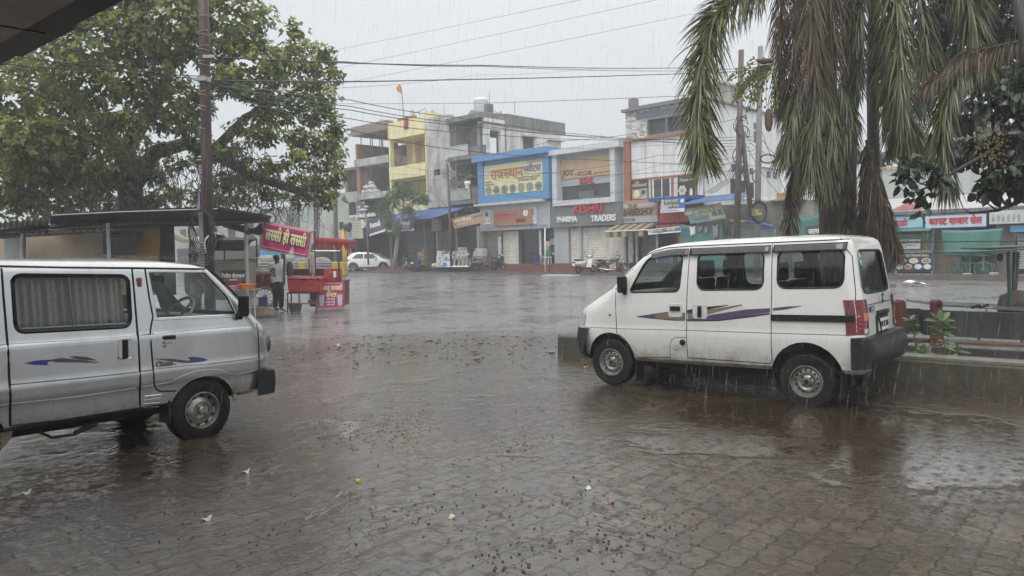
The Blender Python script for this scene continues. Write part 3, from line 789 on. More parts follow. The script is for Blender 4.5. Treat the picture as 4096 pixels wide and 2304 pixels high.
def emblem(mb):
    y0, z0 = -.03, 1.075; pts = [(.05, .03), (.0, .065), (-.05, .03), (-.02, .012), (.03, -.02), (.05, -.03), (.0, -.065), (-.05, -.03)]
    a = [(.045, .028), (.0, .062), (-.045, .028), (-.012, .024), (.0, .034), (.014, .024), (-.045, -.022), (-.045, -.030)]
    s1 = [(.0, .06), (-.042, .028), (-.028, .018), (.0, .038), (.02, .024), (.045, .03)]
    mb.prism([(xb-.001, y0+p, z0+q) for p, q in [(.042, .03), (0, .06), (-.042, .03), (-.018, .012), (.0, .026), (.016, .018), (-.042, -.026), (-.042, -.03)][:6]], (-.006, 0, 0))
    mb.prism([(xb-.001, y0-p, z0-q) for p, q in [(.042, .03), (0, .06), (-.042, .03), (-.018, .012), (.0, .026), (.016, .018)]], (-.006, 0, 0))
    mb.prism([(xb-.001, y0+p, z0+q) for p, q in [(.042, .030), (.016, .018), (-.042, -.030), (-.016, -.018)]], (-.006, 0, 0))
E('emblem', emblem, SEAL)
E('rear_door_seam', lambda mb: (mb.tube([(st.lv(1.02)[0]-.001, y*.1, 1.025) for y in range(-6, 7)], .004, 5),), SEAL)
for (x, z) in WX:
    for side in (1, -1): wheel(ev, x, z, side, .288 if side > 0 else .28, .165, .155, 12, evr)
for x, zt in ((2.02, 1.52), (1.15, 1.47)):
    for y in (-.34, .34): seat(ev, evr, x, y, .50, .62, zt)
seat(ev, evr, .42, 0, 1.1, .62, 1.38)
steering(ev, evr, (2.42, -.33, 1.17), .18, SEATM)
E('dashboard', lambda mb: mb.box((2.86, 0, 1.05), (.28, 1.22, .24)), INNER, bev=.05)
E('floor_pan', lambda mb: (mb.box((1.85, 0, .30), (2.0, .9, .10)), mb.box((1.9, .2, .22), (.5, .4, .12))), HOLE)
for x in (.31, 2.68): E('mud_flap', lambda mb: mb.box((x, .60, .22), (.02, .18, .26)), BLK)

# ---- silver van with curtained window ------------------------------------------------------------
q = (-4.8807, 4.7728, 0.1623, 0.9291, -0.0297, 0.0102)
st2 = Stack([(.34, .06, 3.32, .60, .10, .20), (.38, .05, 3.37, .655, .10, .22), (.545, .04, 3.41, .680, .10, .24), (.565, .04, 3.415, .692, .10, .24), (.67, .04, 3.42, .705, .10, .25), (.685, .04, 3.42, .700, .10, .25), (.90, .05, 3.40, .704, .10, .25), (.965, .05, 3.36, .704, .10, .24), (.985, .05, 3.345, .694, .10, .23),
             (1.06, .06, 3.26, .682, .10, .20), (1.22, .08, 3.09, .658, .10, .15), (1.364, .10, 2.95, .634, .10, .13), (1.50, .13, 2.81, .608, .10, .12), (1.525, .14, 2.78, .60, .10, .12), (1.55, .16, 2.70, .575, .12, .15), (1.572, .2, 2.58, .53, .15, .2), (1.59, .28, 2.40, .45, .2, .3), (1.602, .45, 2.1, .33, .2, .3)])
ov = Van(st2, q, -1)
z2 = lambda x, y: ov.px(x*.6211, 1000+.6211*y)
ovr = thing('parked_van', 'silver van with curtained side window parked facing the snack stalls', 'van', ov.M @ V((1.7, 0, 0)))
zs = [.34, .36, .38, .43, .49, .545, .565, .60, .64, .67, .685, .74, .80, .85, .90, .935, .965, .975, .985, 1.02, 1.06, 1.11, 1.16, 1.22, 1.27, 1.32, 1.364, 1.41, 1.46, 1.50, 1.525, 1.54, 1.55, 1.56, 1.572, 1.582, 1.59, 1.597, 1.602]
body = st2.solid('body', SILVER, zs)
cav = st2.solid('cavity', INNER, [.50, .6, .7, .9, 1.0, 1.12, 1.21, 1.3, 1.43, 1.5, 1.53, 1.555], .04)
w1 = rrect([z2(100, 533), z2(842, 495), z2(826, 165), z2(75, 160)], .07, 5)
w2 = rrect([z2(1010, 441), z2(1527, 415), z2(1470, 300), z2(1322, 142), z2(955, 140)], .02, 4)
w1x = max(p[0] for p in w1); w1n = min(p[0] for p in w1)
w3 = [(x-(w1x-w1n)-.12, z) for x, z in w1]; w3 = [(max(x, .22), z) for x, z in w3]
w3 = rrect([(.24, 1.07), (1.02, 1.07), (1.01, 1.48), (.26, 1.48)], .07, 5)
cuts = [cav]
for p in (w1, w2, w3): cuts.append(cutter([(x, -1, z) for x, z in p], (0, 2, 0), SEAL))
cuts.append(cutter([(2.6, y, z) for y, z in rrect([(-.57, 1.10), (.57, 1.10), (.51, 1.50), (-.51, 1.50)], .06)], (1.2, 0, 0), SEAL))
cuts.append(cutter([(-.3, y, z) for y, z in rrect([(-.52, 1.06), (.52, 1.06), (.48, 1.47), (-.48, 1.47)], .08)], (.58, 0, 0), SEAL))
cw = z2(1305, 1032)
WX2 = [(.83, .268), (ov.px(1305*.6211, 1000+.6211*1032, .66)[0], ov.px(1305*.6211, 1000+.6211*1032, .66)[1])]
for (x, z), ar in zip(WX2, (.30, .305)):
    for sd_ in (1, -1):
        cuts.append(cutter([(x+.015+ar*1.03*math.cos(a*math.pi/14), sd_*.40, z+.0+ar*1.0*math.sin(a*math.pi/14)) for a in range(28)], (0, sd_*.5, 0), BLK))
boolean(body, cuts)
me = body.data; me.transform(ov.M); me.transform(Matrix.Translation(-ORG[ovr])); me.shade_smooth(); me.set_sharp_from_angle(angle=rad(28))
body.parent = ovr; ORG[body] = ORG[ovr]
def E(name, fn, m, parent=ovr, **k):
    mb = MB(); mb.T = ov.M; fn(mb); return mb.build(name, m, parent, **k)
for p, g in ((w1, GLSD), (w2, GLS), (w3, GLSD)):
    for side in (1, -1):
        gl = E('window', lambda mb: ov.patch(mb, p, -.012, side), g)
        E('window_seal', lambda mb: ov.line(mb, p, .017 if p is not w2 else .007, -.006, True, side), SEAL if p is not w2 else SILVER, gl)
sb = .5*(w1x+w1n)-.0
E('sliding_sash', lambda mb: (mb.tube([ov.sp(sb-.02, 1.07, -.018), ov.sp(sb-.03, 1.475, -.018)], .012, 6), ov.line(mb, [(w1n+.02, 1.464), (w1x-.02, 1.455)], .012, -.018), ov.line(mb, [(w1n+.02, 1.085), (w1x-.02, 1.075)], .012, -.018)), mat('sash_grey', (.10, .12, .12), .4))
CURT = mat('curtain_cloth', (.27, .245, .215), .9, var=.25, vs=60)
for side in (1, -1):
    E('curtain', lambda mb: mb.grid(lambda u, v: V((w1n+.03+(w1x-w1n-.06-.10*0)*u, -side*(st2.y(1.5, 1.10+.36*v)-.07+.016*math.sin(u*95)+.012*math.sin(u*41+2)), 1.06+.42*v)), 150, 6), CURT, smooth=True, solid=.003)
E('windscreen', lambda mb: mb.grid(lambda u, v: (st2.lv(1.09+.42*v)[1]-.02-.09*((u-.5)*2)**2, (u-.5)*(1.16-.12*v), 1.09+.42*v), 12, 8), GLS, smooth=True)
E('rear_window', lambda mb: mb.grid(lambda u, v: (st2.lv(1.05+.43*v)[0]+.01, (u-.5)*(1.06-.08*v), 1.05+.43*v), 6, 4), GLSD)
def seams(mb):
    ov.line(mb, [z2(-60, 104), z2(0, 106), z2(400, 114), z2(850, 117), z2(1335, 124), z2(1378, 150), z2(1530, 300), z2(1640, 430)], .010, -.001)
    ov.line(mb, [z2(8, 118), z2(22, 300), z2(48, 600), z2(58, 800), z2(66, 1130)], .008)
    ov.line(mb, [z2(848, 118), z2(870, 350), z2(890, 560), z2(898, 720), z2(903, 870), z2(900, 1015)], .008)
    ov.line(mb, [z2(66, 1132), z2(500, 1080), z2(900, 1018)], .006)
    ov.line(mb, [z2(932, 122), z2(960, 300), z2(985, 430), z2(976, 470), z2(968, 520), z2(972, 600), z2(985, 750), z2(992, 860), z2(1005, 895), z2(1030, 910), z2(1135, 906)], .007)
    ov.line(mb, [z2(1640, 430), z2(1655, 490), z2(1665, 620), z2(1668, 760), z2(1652, 890)], .007)
    ov.line(mb, [z2(62, 868), z2(480, 830), z2(900, 785)], .0035); ov.line(mb, [z2(905, 782), z2(985, 772)], .0035); ov.line(mb, [z2(1340, 735), z2(1668, 695)], .0035); ov.line(mb, [z2(992, 768), z2(1200, 745), z2(1340, 735)], .0022)
    ov.line(mb, [z2(905, 1020), z2(1060, 990)], .004)
E('panel_seam', seams, SEAL)
def ridge(mb):
    ov.line(mb, [z2(-40, 1008), z2(66, 990), z2(500, 945), z2(900, 884)], .022, -.0185)
    ov.line(mb, [z2(905, 884), z2(985, 870), z2(1100, 850), z2(1180, 810), z2(1260, 780), z2(1370, 768), z2(1430, 775), z2(1480, 800), z2(1520, 800), z2(1668, 770)], .022, -.018)
    ov.line(mb, [z2(-40, 622), z2(66, 606), z2(480, 582), z2(890, 552), z2(970, 546)], .020, -.0175); ov.line(mb, [z2(978, 545), z2(1300, 512), z2(1655, 478)], .020, -.0175)
    ov.line(mb, [z2(985, 430), z2(1000, 452), z2(1240, 440), z2(1640, 418)], .005, -.001)
E('pressed_ridge', ridge, SILVER, smooth=True)
def louvre(mb):
    for a in ((932, 968, 1040, 930), (925, 1015, 1028, 985)):
        ov.line(mb, [z2(a[0], a[1]-25), z2(a[2], a[3]), z2(a[2]-5, a[3]+22), z2(a[0]-5, a[1])], .006, 0, True)
E('air_louvre', louvre, SILVER)
BLUV = mat('blue_vinyl', (.03, .03, .26), .3, var=.05); GRYV = mat('plum_vinyl', (.075, .06, .085), .3, var=.2, vs=5)
def deco(mb):
    z = lambda *p: [z2(*k) for k in p]
    mb.mi = 0; ov.strip(mb, z((160, 730), (230, 712), (315, 706)), z((160, 732), (230, 741), (315, 743)), .002)
    mb.mi = 1; ov.strip(mb, z((290, 712), (400, 695), (520, 708), (648, 725)), z((290, 722), (400, 724), (520, 725), (648, 727)), .0026)
    ov.strip(mb, z((450, 688), (500, 683), (560, 690), (620, 708)), z((450, 692), (500, 704), (560, 711), (620, 711)), .0026)
    mb.mi = 2; ov.strip(mb, z((305, 722), (350, 716), (352, 742)), z((305, 735), (330, 745), (352, 744)), .0030)
    mb.mi = 1; ov.strip(mb, z((990, 699), (1100, 700), (1200, 712), (1300, 706)), z((990, 702), (1100, 716), (1200, 728), (1300, 720)), .0026)
    ov.strip(mb, z((1010, 718), (1080, 726), (1138, 735)), z((1010, 722), (1080, 742), (1138, 738)), .0026)
    mb.mi = 0; ov.strip(mb, z((1210, 690), (1260, 688), (1300, 695), (1340, 706)), z((1210, 692), (1245, 722), (1300, 718), (1340, 708)), .0022)
E('side_stripe', deco, [BLUV, GRYV, SILVER])
a, b = z2(1000, 754), z2(1108, 742); pa, pb = ov.sp(a[0], a[1], .004), ov.sp(b[0], b[1], .004)
E('badge', lambda mb: text(mb, 'Omni', pa, pb-pa, (0, 0, 1), width=(pb-pa).length, height=.052, depth=.008, bold=.03, slant=.2), mat('badge_grey', (.22, .22, .23), .3, metal=.6))
def recess(cx, cy, w, h):
    c = z2(cx, cy); return rrect([(c[0]-w/2, c[1]-h/2), (c[0]+w/2, c[1]-h/2), (c[0]+w/2, c[1]+h/2), (c[0]-w/2, c[1]+h/2)], .025)
def handle(cx, cy, w, h, hw, hh, dz=0):
    p = recess(cx, cy, w, h); hd = E('door_handle', lambda mb: (ov.line(mb, p, .006, 0, True), ov.patch(mb, p, .002)), SILVER); c = z2(cx, cy)
    E('grip', lambda mb: mb.box(ov.sp(c[0], c[1]+dz, .008), (hw, .03, hh)), BLK, hd, bev=.008)
handle(806, 637, .115, .155, .038, .15); handle(1088, 573, .115, .065, .105, .030, .012)
c = z2(1058, 616); E('lock', lambda mb: mb.lathe(ov.sp(c[0], c[1], -.005), (0, -1, 0), [(.016, 0), (.016, .01), (.008, .012), (.004, .004)], 14), RIM)
c = z2(896, 206); E('side_indicator', lambda mb: mb.box(ov.sp(c[0], c[1], .008), (.030, .03, .075)), mat('red_amber_lens', (.20, .045, .02), .25, coat=.4), bev=.008)
cm = z2(1536, 372)
def mirror(mb):
    p = ov.sp(cm[0], cm[1], .06); mb.box(p+V((.0, -.02, .02)), (.055, .10, .19), rz=.25); mb.box(p+V((-.02, .03, -.075)), (.05, .10, .06))
E('side_mirror', mirror, BLK, bev=.018)
def fb(mb):
    def f(u, v):
        z = .33+.22*v; s = (u-.5)*2; a = abs(s); sg = 1 if s > 0 else -1; out = .05*math.sin(math.pi*(.1+.8*v))
        if a > .84: k = (a-.84)/.16; return V((3.345-.155*k, sg*.70, z))
        t = a/.84*math.pi/2; return V((3.345+(.075+out*.8)*math.cos(t)**.5, sg*(.70)*math.sin(t)**.8, z))
    mb.grid(f, 50, 6)
    mb.grid(lambda u, v: f(u, 1)+V((-.08*v, 0, .004*v)), 50, 1); mb.grid(lambda u, v: f(u, 0)+V((-.08*v, 0, -.004*v)), 50, 1)
E('front_bumper', fb, PLAST, smooth=True, auto=45)
for side in (1, -1):
    E('headlight', lambda mb: mb.lathe((3.36, side*.50, .79), (1, 0, 0), [(.115, -.02), (.12, .03), (.105, .05), (.07, .062), (.01, .066)], 24), [mat('headlight_surround', (.05, .052, .055), .25, coat=.5)], smooth=True)
for (x, z) in WX2:
    for side in (1, -1): wheel(ov, x, z, side, .283, .158, .145, 10, ovr)
E('fender_liner', lambda mb: mb.tube([(3.0, -.62, .36), (2.99, -.64, .31)], .02, 6), SPRAY)
E('step_bracket', lambda mb: (mb.tube([(1.38, -.60, .30), (1.45, -.64, .25), (1.62, -.64, .245), (1.72, -.60, .30)], .012, 6), mb.tube([(1.62, -.62, .25), (1.80, -.58, .29)], .018, 6)), HOLE)
E('jack_bracket', lambda mb: mb.prism([(1.03, -.62, .34), (1.20, -.62, .34), (1.18, -.62, .28), (1.12, -.62, .22), (1.08, -.62, .26)], (0, .05, 0)), SPRAY)
E('floor_pan', lambda mb: mb.box((1.6, 0, .31), (2.4, .9, .10)), HOLE)
E('mud_flap', lambda mb: mb.box((2.36, -.58, .30), (.02, .16, .2)), BLK)
seat(ov, ovr, 2.13, -.33, .46, .55, 1.36, CREAM); seat(ov, ovr, 2.13, .33, .46, .55, 1.36, CREAM)
steering(ov, ovr, (2.62, -.33, 1.10), .19, mat('grey_wheel', (.20, .20, .19), .5))
E('dashboard', lambda mb: mb.box((2.98, 0, .98), (.26, 1.2, .18)), INNER, bev=.05)
E('rear_view_mirror', lambda mb: mb.box((2.62, 0, 1.42), (.03, .22, .06)), HOLE, bev=.015)
E('fascia_strip', lambda mb: mb.box((2.5, .58, 1.02), (.7, .04, .10)), CREAM, bev=.02)
# ------------------------------------------------------------------ shop row across the road
def c8(r, g, b, k=1.15):
    f = lambda x: min(.85, ((x/255)/12.92 if x < 10.3 else ((x/255+.055)/1.055)**2.4)*k)
    return (f(r), f(g), f(b))
def fb(mb, t0, t1, z0, z1, n0, n1): return mb.obox(W(t0, n0, z0), FT*(t1-t0), FN*(n1-n0), V((0, 0, z1-z0)))
def holes(mb, t0, t1, z0, z1, n0, n1, hs):
    ts = sorted({t0, t1, *[h[0] for h in hs], *[h[1] for h in hs]})
    for a, b in zip(ts, ts[1:]):
        if b-a < 1e-4: continue
        c = (a+b)/2; cut = sorted([(h[2], h[3]) for h in hs if h[0] < c < h[1]]); z = z0
        for lo, hi in cut:
            if lo > z+1e-4: fb(mb, a, b, z, lo, n0, n1)
            z = hi
        if z < z1-1e-4: fb(mb, a, b, z, z1, n0, n1)
def part(name, fn, m, parent, **k):
    mb = MB(); fn(mb); return mb.build(name, m, parent, **k)
def bars(mb, t0, t1, z0, z1, n, step=.10, amp=.03):
    """roller shutter: horizontal rounded slats"""
    k = int((z1-z0)/step); pr = None
    for i in range(k*4+1):
        z = z0+(z1-z0)*i/(k*4); o = n+amp*abs(math.sin(math.pi*i/4)); c = [mb.v(W(t0, o, z)), mb.v(W(t1, o, z))]
        if pr: mb._f([pr[0], pr[1], c[1], c[0]])
        pr = c
def shutter(parent, t0, t1, z0, z1, n, m): return part('roller_shutter', lambda mb: bars(mb, t0, t1, z0, z1, n), m, parent)
def sign(name, label, O, Rv, Uv, th, mats, texts=(), rects=(), ells=(), cat='sign', group=None, parent=None, tm=None, frame=None):
    """flat board: rects/ells are (u0,v0,u1,v1,material) patches printed on it, texts are (string,u,v,height,material,align,maxwidth)"""
    O, Rv, Uv = V(O), V(Rv), V(Uv); n = Rv.cross(Uv).normalized(); h = Uv.length; wd = Rv.length
    r = parent if parent is not None else thing(name, label, cat, O+Rv*.5, group)
    mb = MB(); mb.obox(O-n*th, Rv, n*th, Uv)
    for i, (a, b, c, d, mi) in enumerate(rects):
        mb.mi = mi; e = n*(.003+.003*i); mb.prism([O+Rv*a+Uv*b, O+Rv*c+Uv*b, O+Rv*c+Uv*d, O+Rv*a+Uv*d], e)
    for (a, b, ra, rb, mi) in ells:
        mb.mi = mi; c = O+Rv*a+Uv*b; mb.prism([c+Rv*(ra*math.cos(k*math.pi/10))+Uv*(rb*math.sin(k*math.pi/10)) for k in range(20)], n*(.004+.003*len(rects)+.003*(mi % 5)))
    mb.build('panel' if parent is None else name, mats, r)
    if frame:
        mb = MB(); f = frame[0]; mb.tube([O, O+Rv, O+Rv+Uv, O+Uv], f, 4, closed=True); mb.build('frame', frame[1], r)
    if texts:
        mb = MB()
        for t in texts:
            s, u, v, hh, mi, al, mw = t[:7]; kw = t[7] if len(t) > 7 else {}
            mb.mi = mi; text(mb, s, O+Rv*u+Uv*v+n*(.006+.003*len(rects)+.02*kw.get('lift', 0)), Rv, Uv, height=hh*h, align=al, maxw=mw*wd, depth=kw.get('depth', .012), bold=kw.get('bold', .012), slant=kw.get('slant', 0))
        mb.build('lettering', tm or mats, r)
    return r
def fsign(name, label, t0, t1, z0, z1, n, *a, **k): return sign(name, label, W(t0, n, z0), FT*(t1-t0), V((0, 0, z1-z0)), .06, *a, **k)

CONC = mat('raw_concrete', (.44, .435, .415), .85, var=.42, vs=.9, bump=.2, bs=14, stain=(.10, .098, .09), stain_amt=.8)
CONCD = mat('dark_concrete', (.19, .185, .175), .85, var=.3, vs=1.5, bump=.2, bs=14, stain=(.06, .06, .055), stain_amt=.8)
CREAMW = mat('stained_white_wall', (.68, .67, .63), .8, var=.1, vs=.8, stain=(.24, .23, .2), stain_amt=.75)
WHITEW = mat('white_wall', (.72, .73, .73), .75, var=.06, vs=.7, stain=(.33, .33, .32), stain_amt=.55)
YEL = mat('pale_yellow_plaster', (.76, .70, .40), .75, var=.07, vs=.8, stain=(.45, .37, .19), stain_amt=.5)
YELD = mat('ochre_plaster', (.55, .42, .22), .8, var=.1)
def brickmat(name, a, b, mort, sc_=1.0):
    m, nt, bs, N, L = nodes(name); tc = N('ShaderNodeTexCoord'); mp = N('ShaderNodeMapping'); mp.inputs['Rotation'].default_value = (rad(90), 0, rad(0))
    cx = N('ShaderNodeVectorMath'); cx.operation = 'DOT_PRODUCT'; cx.inputs[1].default_value = FT
    sp = N('ShaderNodeSeparateXYZ'); L(tc.outputs['Object'], cx.inputs[0]); L(tc.outputs['Object'], sp.inputs[0])
    cb = N('ShaderNodeCombineXYZ'); L(cx.outputs['Value'], cb.inputs['X']); L(sp.outputs['Z'], cb.inputs['Y'])
    br = N('ShaderNodeTexBrick'); br.inputs['Scale'].default_value = 1; br.inputs['Brick Width'].default_value = .24*sc_; br.inputs['Row Height'].default_value = .085*sc_; br.inputs['Mortar Size'].default_value = .008
    br.inputs['Color1'].default_value = (*a, 1); br.inputs['Color2'].default_value = (*b, 1); br.inputs['Mortar'].default_value = (*mort, 1)
    L(cb.outputs[0], br.inputs['Vector']); L(br.outputs['Color'], bs.inputs['Base Color']); bs.inputs['Roughness'].default_value = .85
    return m
BRICK = brickmat('red_brick', (.25, .10, .06), (.33, .15, .09), (.25, .22, .19)); BRICKT = brickmat('tan_brick', (.22, .16, .10), (.30, .22, .14), (.16, .14, .11))
DARK = mat('dark_interior', (.014, .0145, .0155), .9, var=.5, vs=3)  # near-black colour stands in for the deep shade inside openings
DGLASS = mat('dark_window_glass', (.05, .058, .066), .08, var=.3, vs=1.2)
GFRAME = mat('window_frame_grey', (.22, .22, .22), .5)
BLUEP = mat('blue_cladding', c8(80, 132, 178), .45, var=.06, stain=(.10, .25, .42), stain_amt=.4)
BAND = mat('pale_band', (.55, .56, .56), .6, stain=(.33, .33, .32))
GREYC = mat('light_grey_cladding', (.40, .42, .44), .5, var=.06, stain=(.28, .29, .30), stain_amt=.4)
GREYD = mat('slate_cladding', (.155, .165, .17), .5, var=.1)
SHUT = mat('cream_shutter', (.70, .68, .62), .5, metal=.0, var=.08, vs=4, stain=(.38, .33, .25), stain_amt=.6, stretch=(1, 1, .5))
SHUTG = mat('grey_shutter', (.085, .09, .09), .5, var=.15, vs=4)
REDP = mat('red_plinth', (.17, .055, .045), .5, var=.2, stain=(.12, .07, .06), stain_amt=.5)
ORG_ = mat('orange_cladding', (.36, .13, .075), .5, var=.08, stain=(.26, .10, .06))
TXW = mat('white_lettering', (.78, .78, .77), .4, var=.03); TXR = mat('red_lettering', (.45, .035, .04), .4, var=.1); TXK = mat('black_lettering', (.03, .03, .032), .4); TXB = mat('blue_lettering', (.03, .06, .28), .4); TXO = mat('rust_lettering', (.42, .15, .06), .4)
TXY = mat('yellow_lettering', (.75, .62, .08), .4); TXC = mat('cream_lettering', (.75, .68, .40), .4); TXLB = mat('pale_blue_lettering', (.16, .32, .46), .4); TXG = mat('grey_lettering', (.20, .20, .20), .5); TXBR = mat('bronze_lettering', (.17, .14, .10), .35, metal=.4)
BTIN = mat('blue_tin_sheet', c8(56, 94, 142), .4, var=.12, stain=(.05, .09, .16), stain_amt=.5, stretch=(.3, 3, 3))
WOODP = mat('timber_post', (.17, .135, .105), .85, var=.3, vs=8)
STEELP = mat('rusty_steel_pole', (.075, .050, .043), .6, var=.3, vs=6, stain=(.22, .19, .17), stain_amt=.5)
CONP = mat('concrete_pole', (.20, .19, .18), .8, var=.2, stain=(.10, .09, .085))

# kerbed walk in front of the shops
mb = MB(); 
for a, b in ((-40, -9.0), (-9.0, 3.6), (3.6, 30)): fb(mb, a, b, -.3, .235, -1, 2.6)
tag(mb.build('sidewalk', mat('wet_sidewalk', (.105, .095, .085), .25, var=.35, vs=1.5, bump=.2, bs=9, stain=(.16, .07, .05), stain_amt=.6, stretch=(1, 1, 1))), kind='structure')

# ---- sweet shop with blue upper floor
b = thing('shop_building', 'two storey sweet shop with bright blue upper floor and cream shutter', 'building', W(-5.4, -3, .25))
part('wall', lambda mb: (holes(mb, -8.75, -2.2, .68, 3.04, -.3, 0, [(-7.02, -5.52, .7, 2.95), (-5.38, -3.42, .7, 2.95), (-3.3, -1.7, .7, 2.95), (-2.25, -2.19, .7, 2.95)]), fb(mb, -8.75, -2.2, .2, 7.9, -9, -3.0), fb(mb, -8.75, -8.6, .6, 4.7, -3, -.3), fb(mb, -2.3, -2.2, .6, 4.7, -3, -.3)), mat('stained_pillar', (.19, .185, .17), .8, var=.2, stain=(.10, .095, .08), stain_amt=.8), b)
part('plinth', lambda mb: (fb(mb, -8.75, -2.2, .2, .68, -3.0, .55), fb(mb, -7.6, -1.9, .2, .45, .56, .95)), REDP, b)
part('fascia', lambda mb: fb(mb, -8.72, -2.22, 3.04, 4.76, -.3, .35), GREYC, b)
part('fascia_joint', lambda mb: [fb(mb, -8.7+1.3*i, -8.69+1.3*i, 3.05, 4.75, .35, .356) for i in range(1, 5)] + [fb(mb, -8.7, -2.24, 3.9, 3.91, .35, .3555)], GREYD, b)
part('white_band', lambda mb: fb(mb, -8.95, -2.45, 4.77, 4.93, -.3, .75), BAND, b)
part('upper_floor', lambda mb: (holes(mb, -8.6, -2.05, 4.93, 7.80, -.5, .45, []), fb(mb, -8.6, -8.05, 4.93, 7.8, .45, .62), fb(mb, -2.55, -2.05, 4.93, 7.8, .45, .62), fb(mb, -8.05, -2.55, 4.93, 5.45, .45, .62)), BLUEP, b)
part('upper_eave', lambda mb: fb(mb, -8.85, -2.0, 7.80, 8.22, -.5, .95), BLUEP, b, bev=.02)
part('panel_joint', lambda mb: [fb(mb, -7.9+1.3*i, -7.885+1.3*i, 4.95, 5.44, .62, .626) for i in range(5)], mat('joint_blue', (.03, .13, .28), .5), b)
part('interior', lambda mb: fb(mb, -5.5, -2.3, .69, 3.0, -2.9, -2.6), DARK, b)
shutter(b, -7.02, -5.55, .7, 2.95, -.2, SHUT)
part('door_frame', lambda mb: (fb(mb, -5.55, -5.38, .7, 2.95, -.15, .03), fb(mb, -3.5, -3.30, .7, 2.95, -.15, .03), fb(mb, -7.28, -7.02, .68, 2.6, -.02, .06), fb(mb, -4.2, -4.05, 1.4, 2.95, -.5, -.4)), BAND, b)
part('glass_door', lambda mb: fb(mb, -5.36, -3.5, .72, 2.95, -.32, -.30), glassmat('shop_glass', (.45, .47, .47), .03), b)
part('glass_door', lambda mb: fb(mb, -3.3, -1.75, .72, 2.95, -.40, -.38), glassmat('shop_glass_dark', (.3, .32, .32), .03), b)
part('door_lettering', lambda mb: text(mb, 'स्वीट्स', W(-2.7, -.36, 1.25), FT, (0, 0, 1), width=.75, depth=.01, bold=.02), TXW, b)
part('notice_paper', lambda mb: fb(mb, -3.25, -2.9, 1.9, 2.2, -.37, -.36), TXW, b); part('notice_paper', lambda mb: fb(mb, -2.85, -2.5, 1.95, 2.35, -.37, -.36), GREYC, b); part('notice_paper', lambda mb: fb(mb, -2.3, -2.0, 1.65, 1.9, -.37, -.36), TXW, b)
part('poster', lambda mb: fb(mb, -7.3, -7.02, 2.15, 2.95, .0, .05), ORG_, b)
part('wall_lettering', lambda mb: (text(mb, 'BY REALME', W(-8.55, .352, 3.12), FT, (0, 0, 1), height=.19, depth=.012, bold=.015, maxw=1.15), text(mb, 'ROHIT MOBILE', W(-3.95, .352, 3.10), FT, (0, 0, 1), height=.2, depth=.012, bold=.015, maxw=1.55)), TXLB, b)
def figure_poster(name, label, t0, t1, z0, z1, n, cols):
    return fsign(name, label, t0, t1, z0, z1, n, cols, rects=((.05, .12, .95, .97, 1),), ells=((.5, .62, .22, .13, 2), (.5, .34, .36, .22, 3), (.5, .80, .16, .05, 2)), cat='poster')
figure_poster('poster', 'narrow poster of a figure at the left end of the grey sweet shop fascia', -8.28, -7.68, 3.5, 4.45, .42, [TXW, mat('poster_mauve', (.35, .34, .38), .5, var=.5, vs=6), TXK, mat('poster_pale', (.55, .52, .50), .5, var=.5, vs=9)])
figure_poster('poster', 'narrow poster of a robed figure at the right end of the grey sweet shop fascia', -4.12, -3.35, 3.38, 4.42, .42, [TXW, mat('poster_blue', (.33, .42, .46), .5, var=.3, vs=6), mat('poster_skin', (.36, .22, .16), .5), mat('poster_robe', (.66, .63, .58), .5, var=.2, vs=9)])
fsign('shop_sign', 'large pale yellow sweet shop billboard on the blue upper floor', -8.0, -2.58, 5.48, 7.5, .55, [mat('faded_yellow_print', (.66, .62, .33), .5, var=.12, vs=1.5, stain=(.72, .70, .58), stain_amt=.5), mat('plate_print', (.56, .55, .45), .5, var=.45, vs=12), mat('frame_print', (.24, .25, .22), .5), TXO, TXB, TXG, mat('peeled_print', (.45, .36, .20), .6, var=.3, vs=4)],
      texts=[('राजस्थान', .12, .52, .34, 3, 'l', .56, dict(bold=.03)), ('स्वीट्स', .69, .63, .22, 4, 'l', .30, dict(bold=.012)), ('उच्च क्वालिटी के मिठाइयाँ व नमकीन', .56, .45, .055, 5, 'l', .43), ('एवं बेकरी आइटम उपलब्ध है।', .60, .37, .055, 5, 'l', .36), ('शादी पार्टी के', .015, .42, .05, 5, 'l', .14), ('ऑर्डर लिये जाते है।', .015, .33, .05, 5, 'l', .17)],
      rects=[(.74, .92, 1.0, .99, 6), (.02, .58, .10, .97, 1)], ells=[(.075+.142*i, .155, .058, .145, 2) for i in range(7)] + [(.075+.142*i, .155, .052, .128, 1) for i in range(7)] + [(.04+.142*i+.035, .15, .03, .07, 2) for i in (1, 2, 3, 6)])
fsign('shop_sign', 'rust brown sweet shop sign with red raised letters above the shutters', -7.22, -3.75+.1, 3.33, 4.37, .50, [mat('rust_board', (.34, .165, .10), .5, var=.06), TXR, TXW, TXK, TXY],
      texts=[('राजस्थान', .05, .44, .40, 2, 'l', .56, dict(bold=.02)), ('राजस्थान', .05, .45, .40, 1, 'l', .56, dict(lift=1.2, bold=.015)), ('स्वीट्स', .585, .16, .26, 3, 'l', .36, dict(bold=.01))], ells=[(.84, .74, .062, .21, 2), (.84, .74, .045, .15, 1), (.84, .74, .03, .10, 2)])

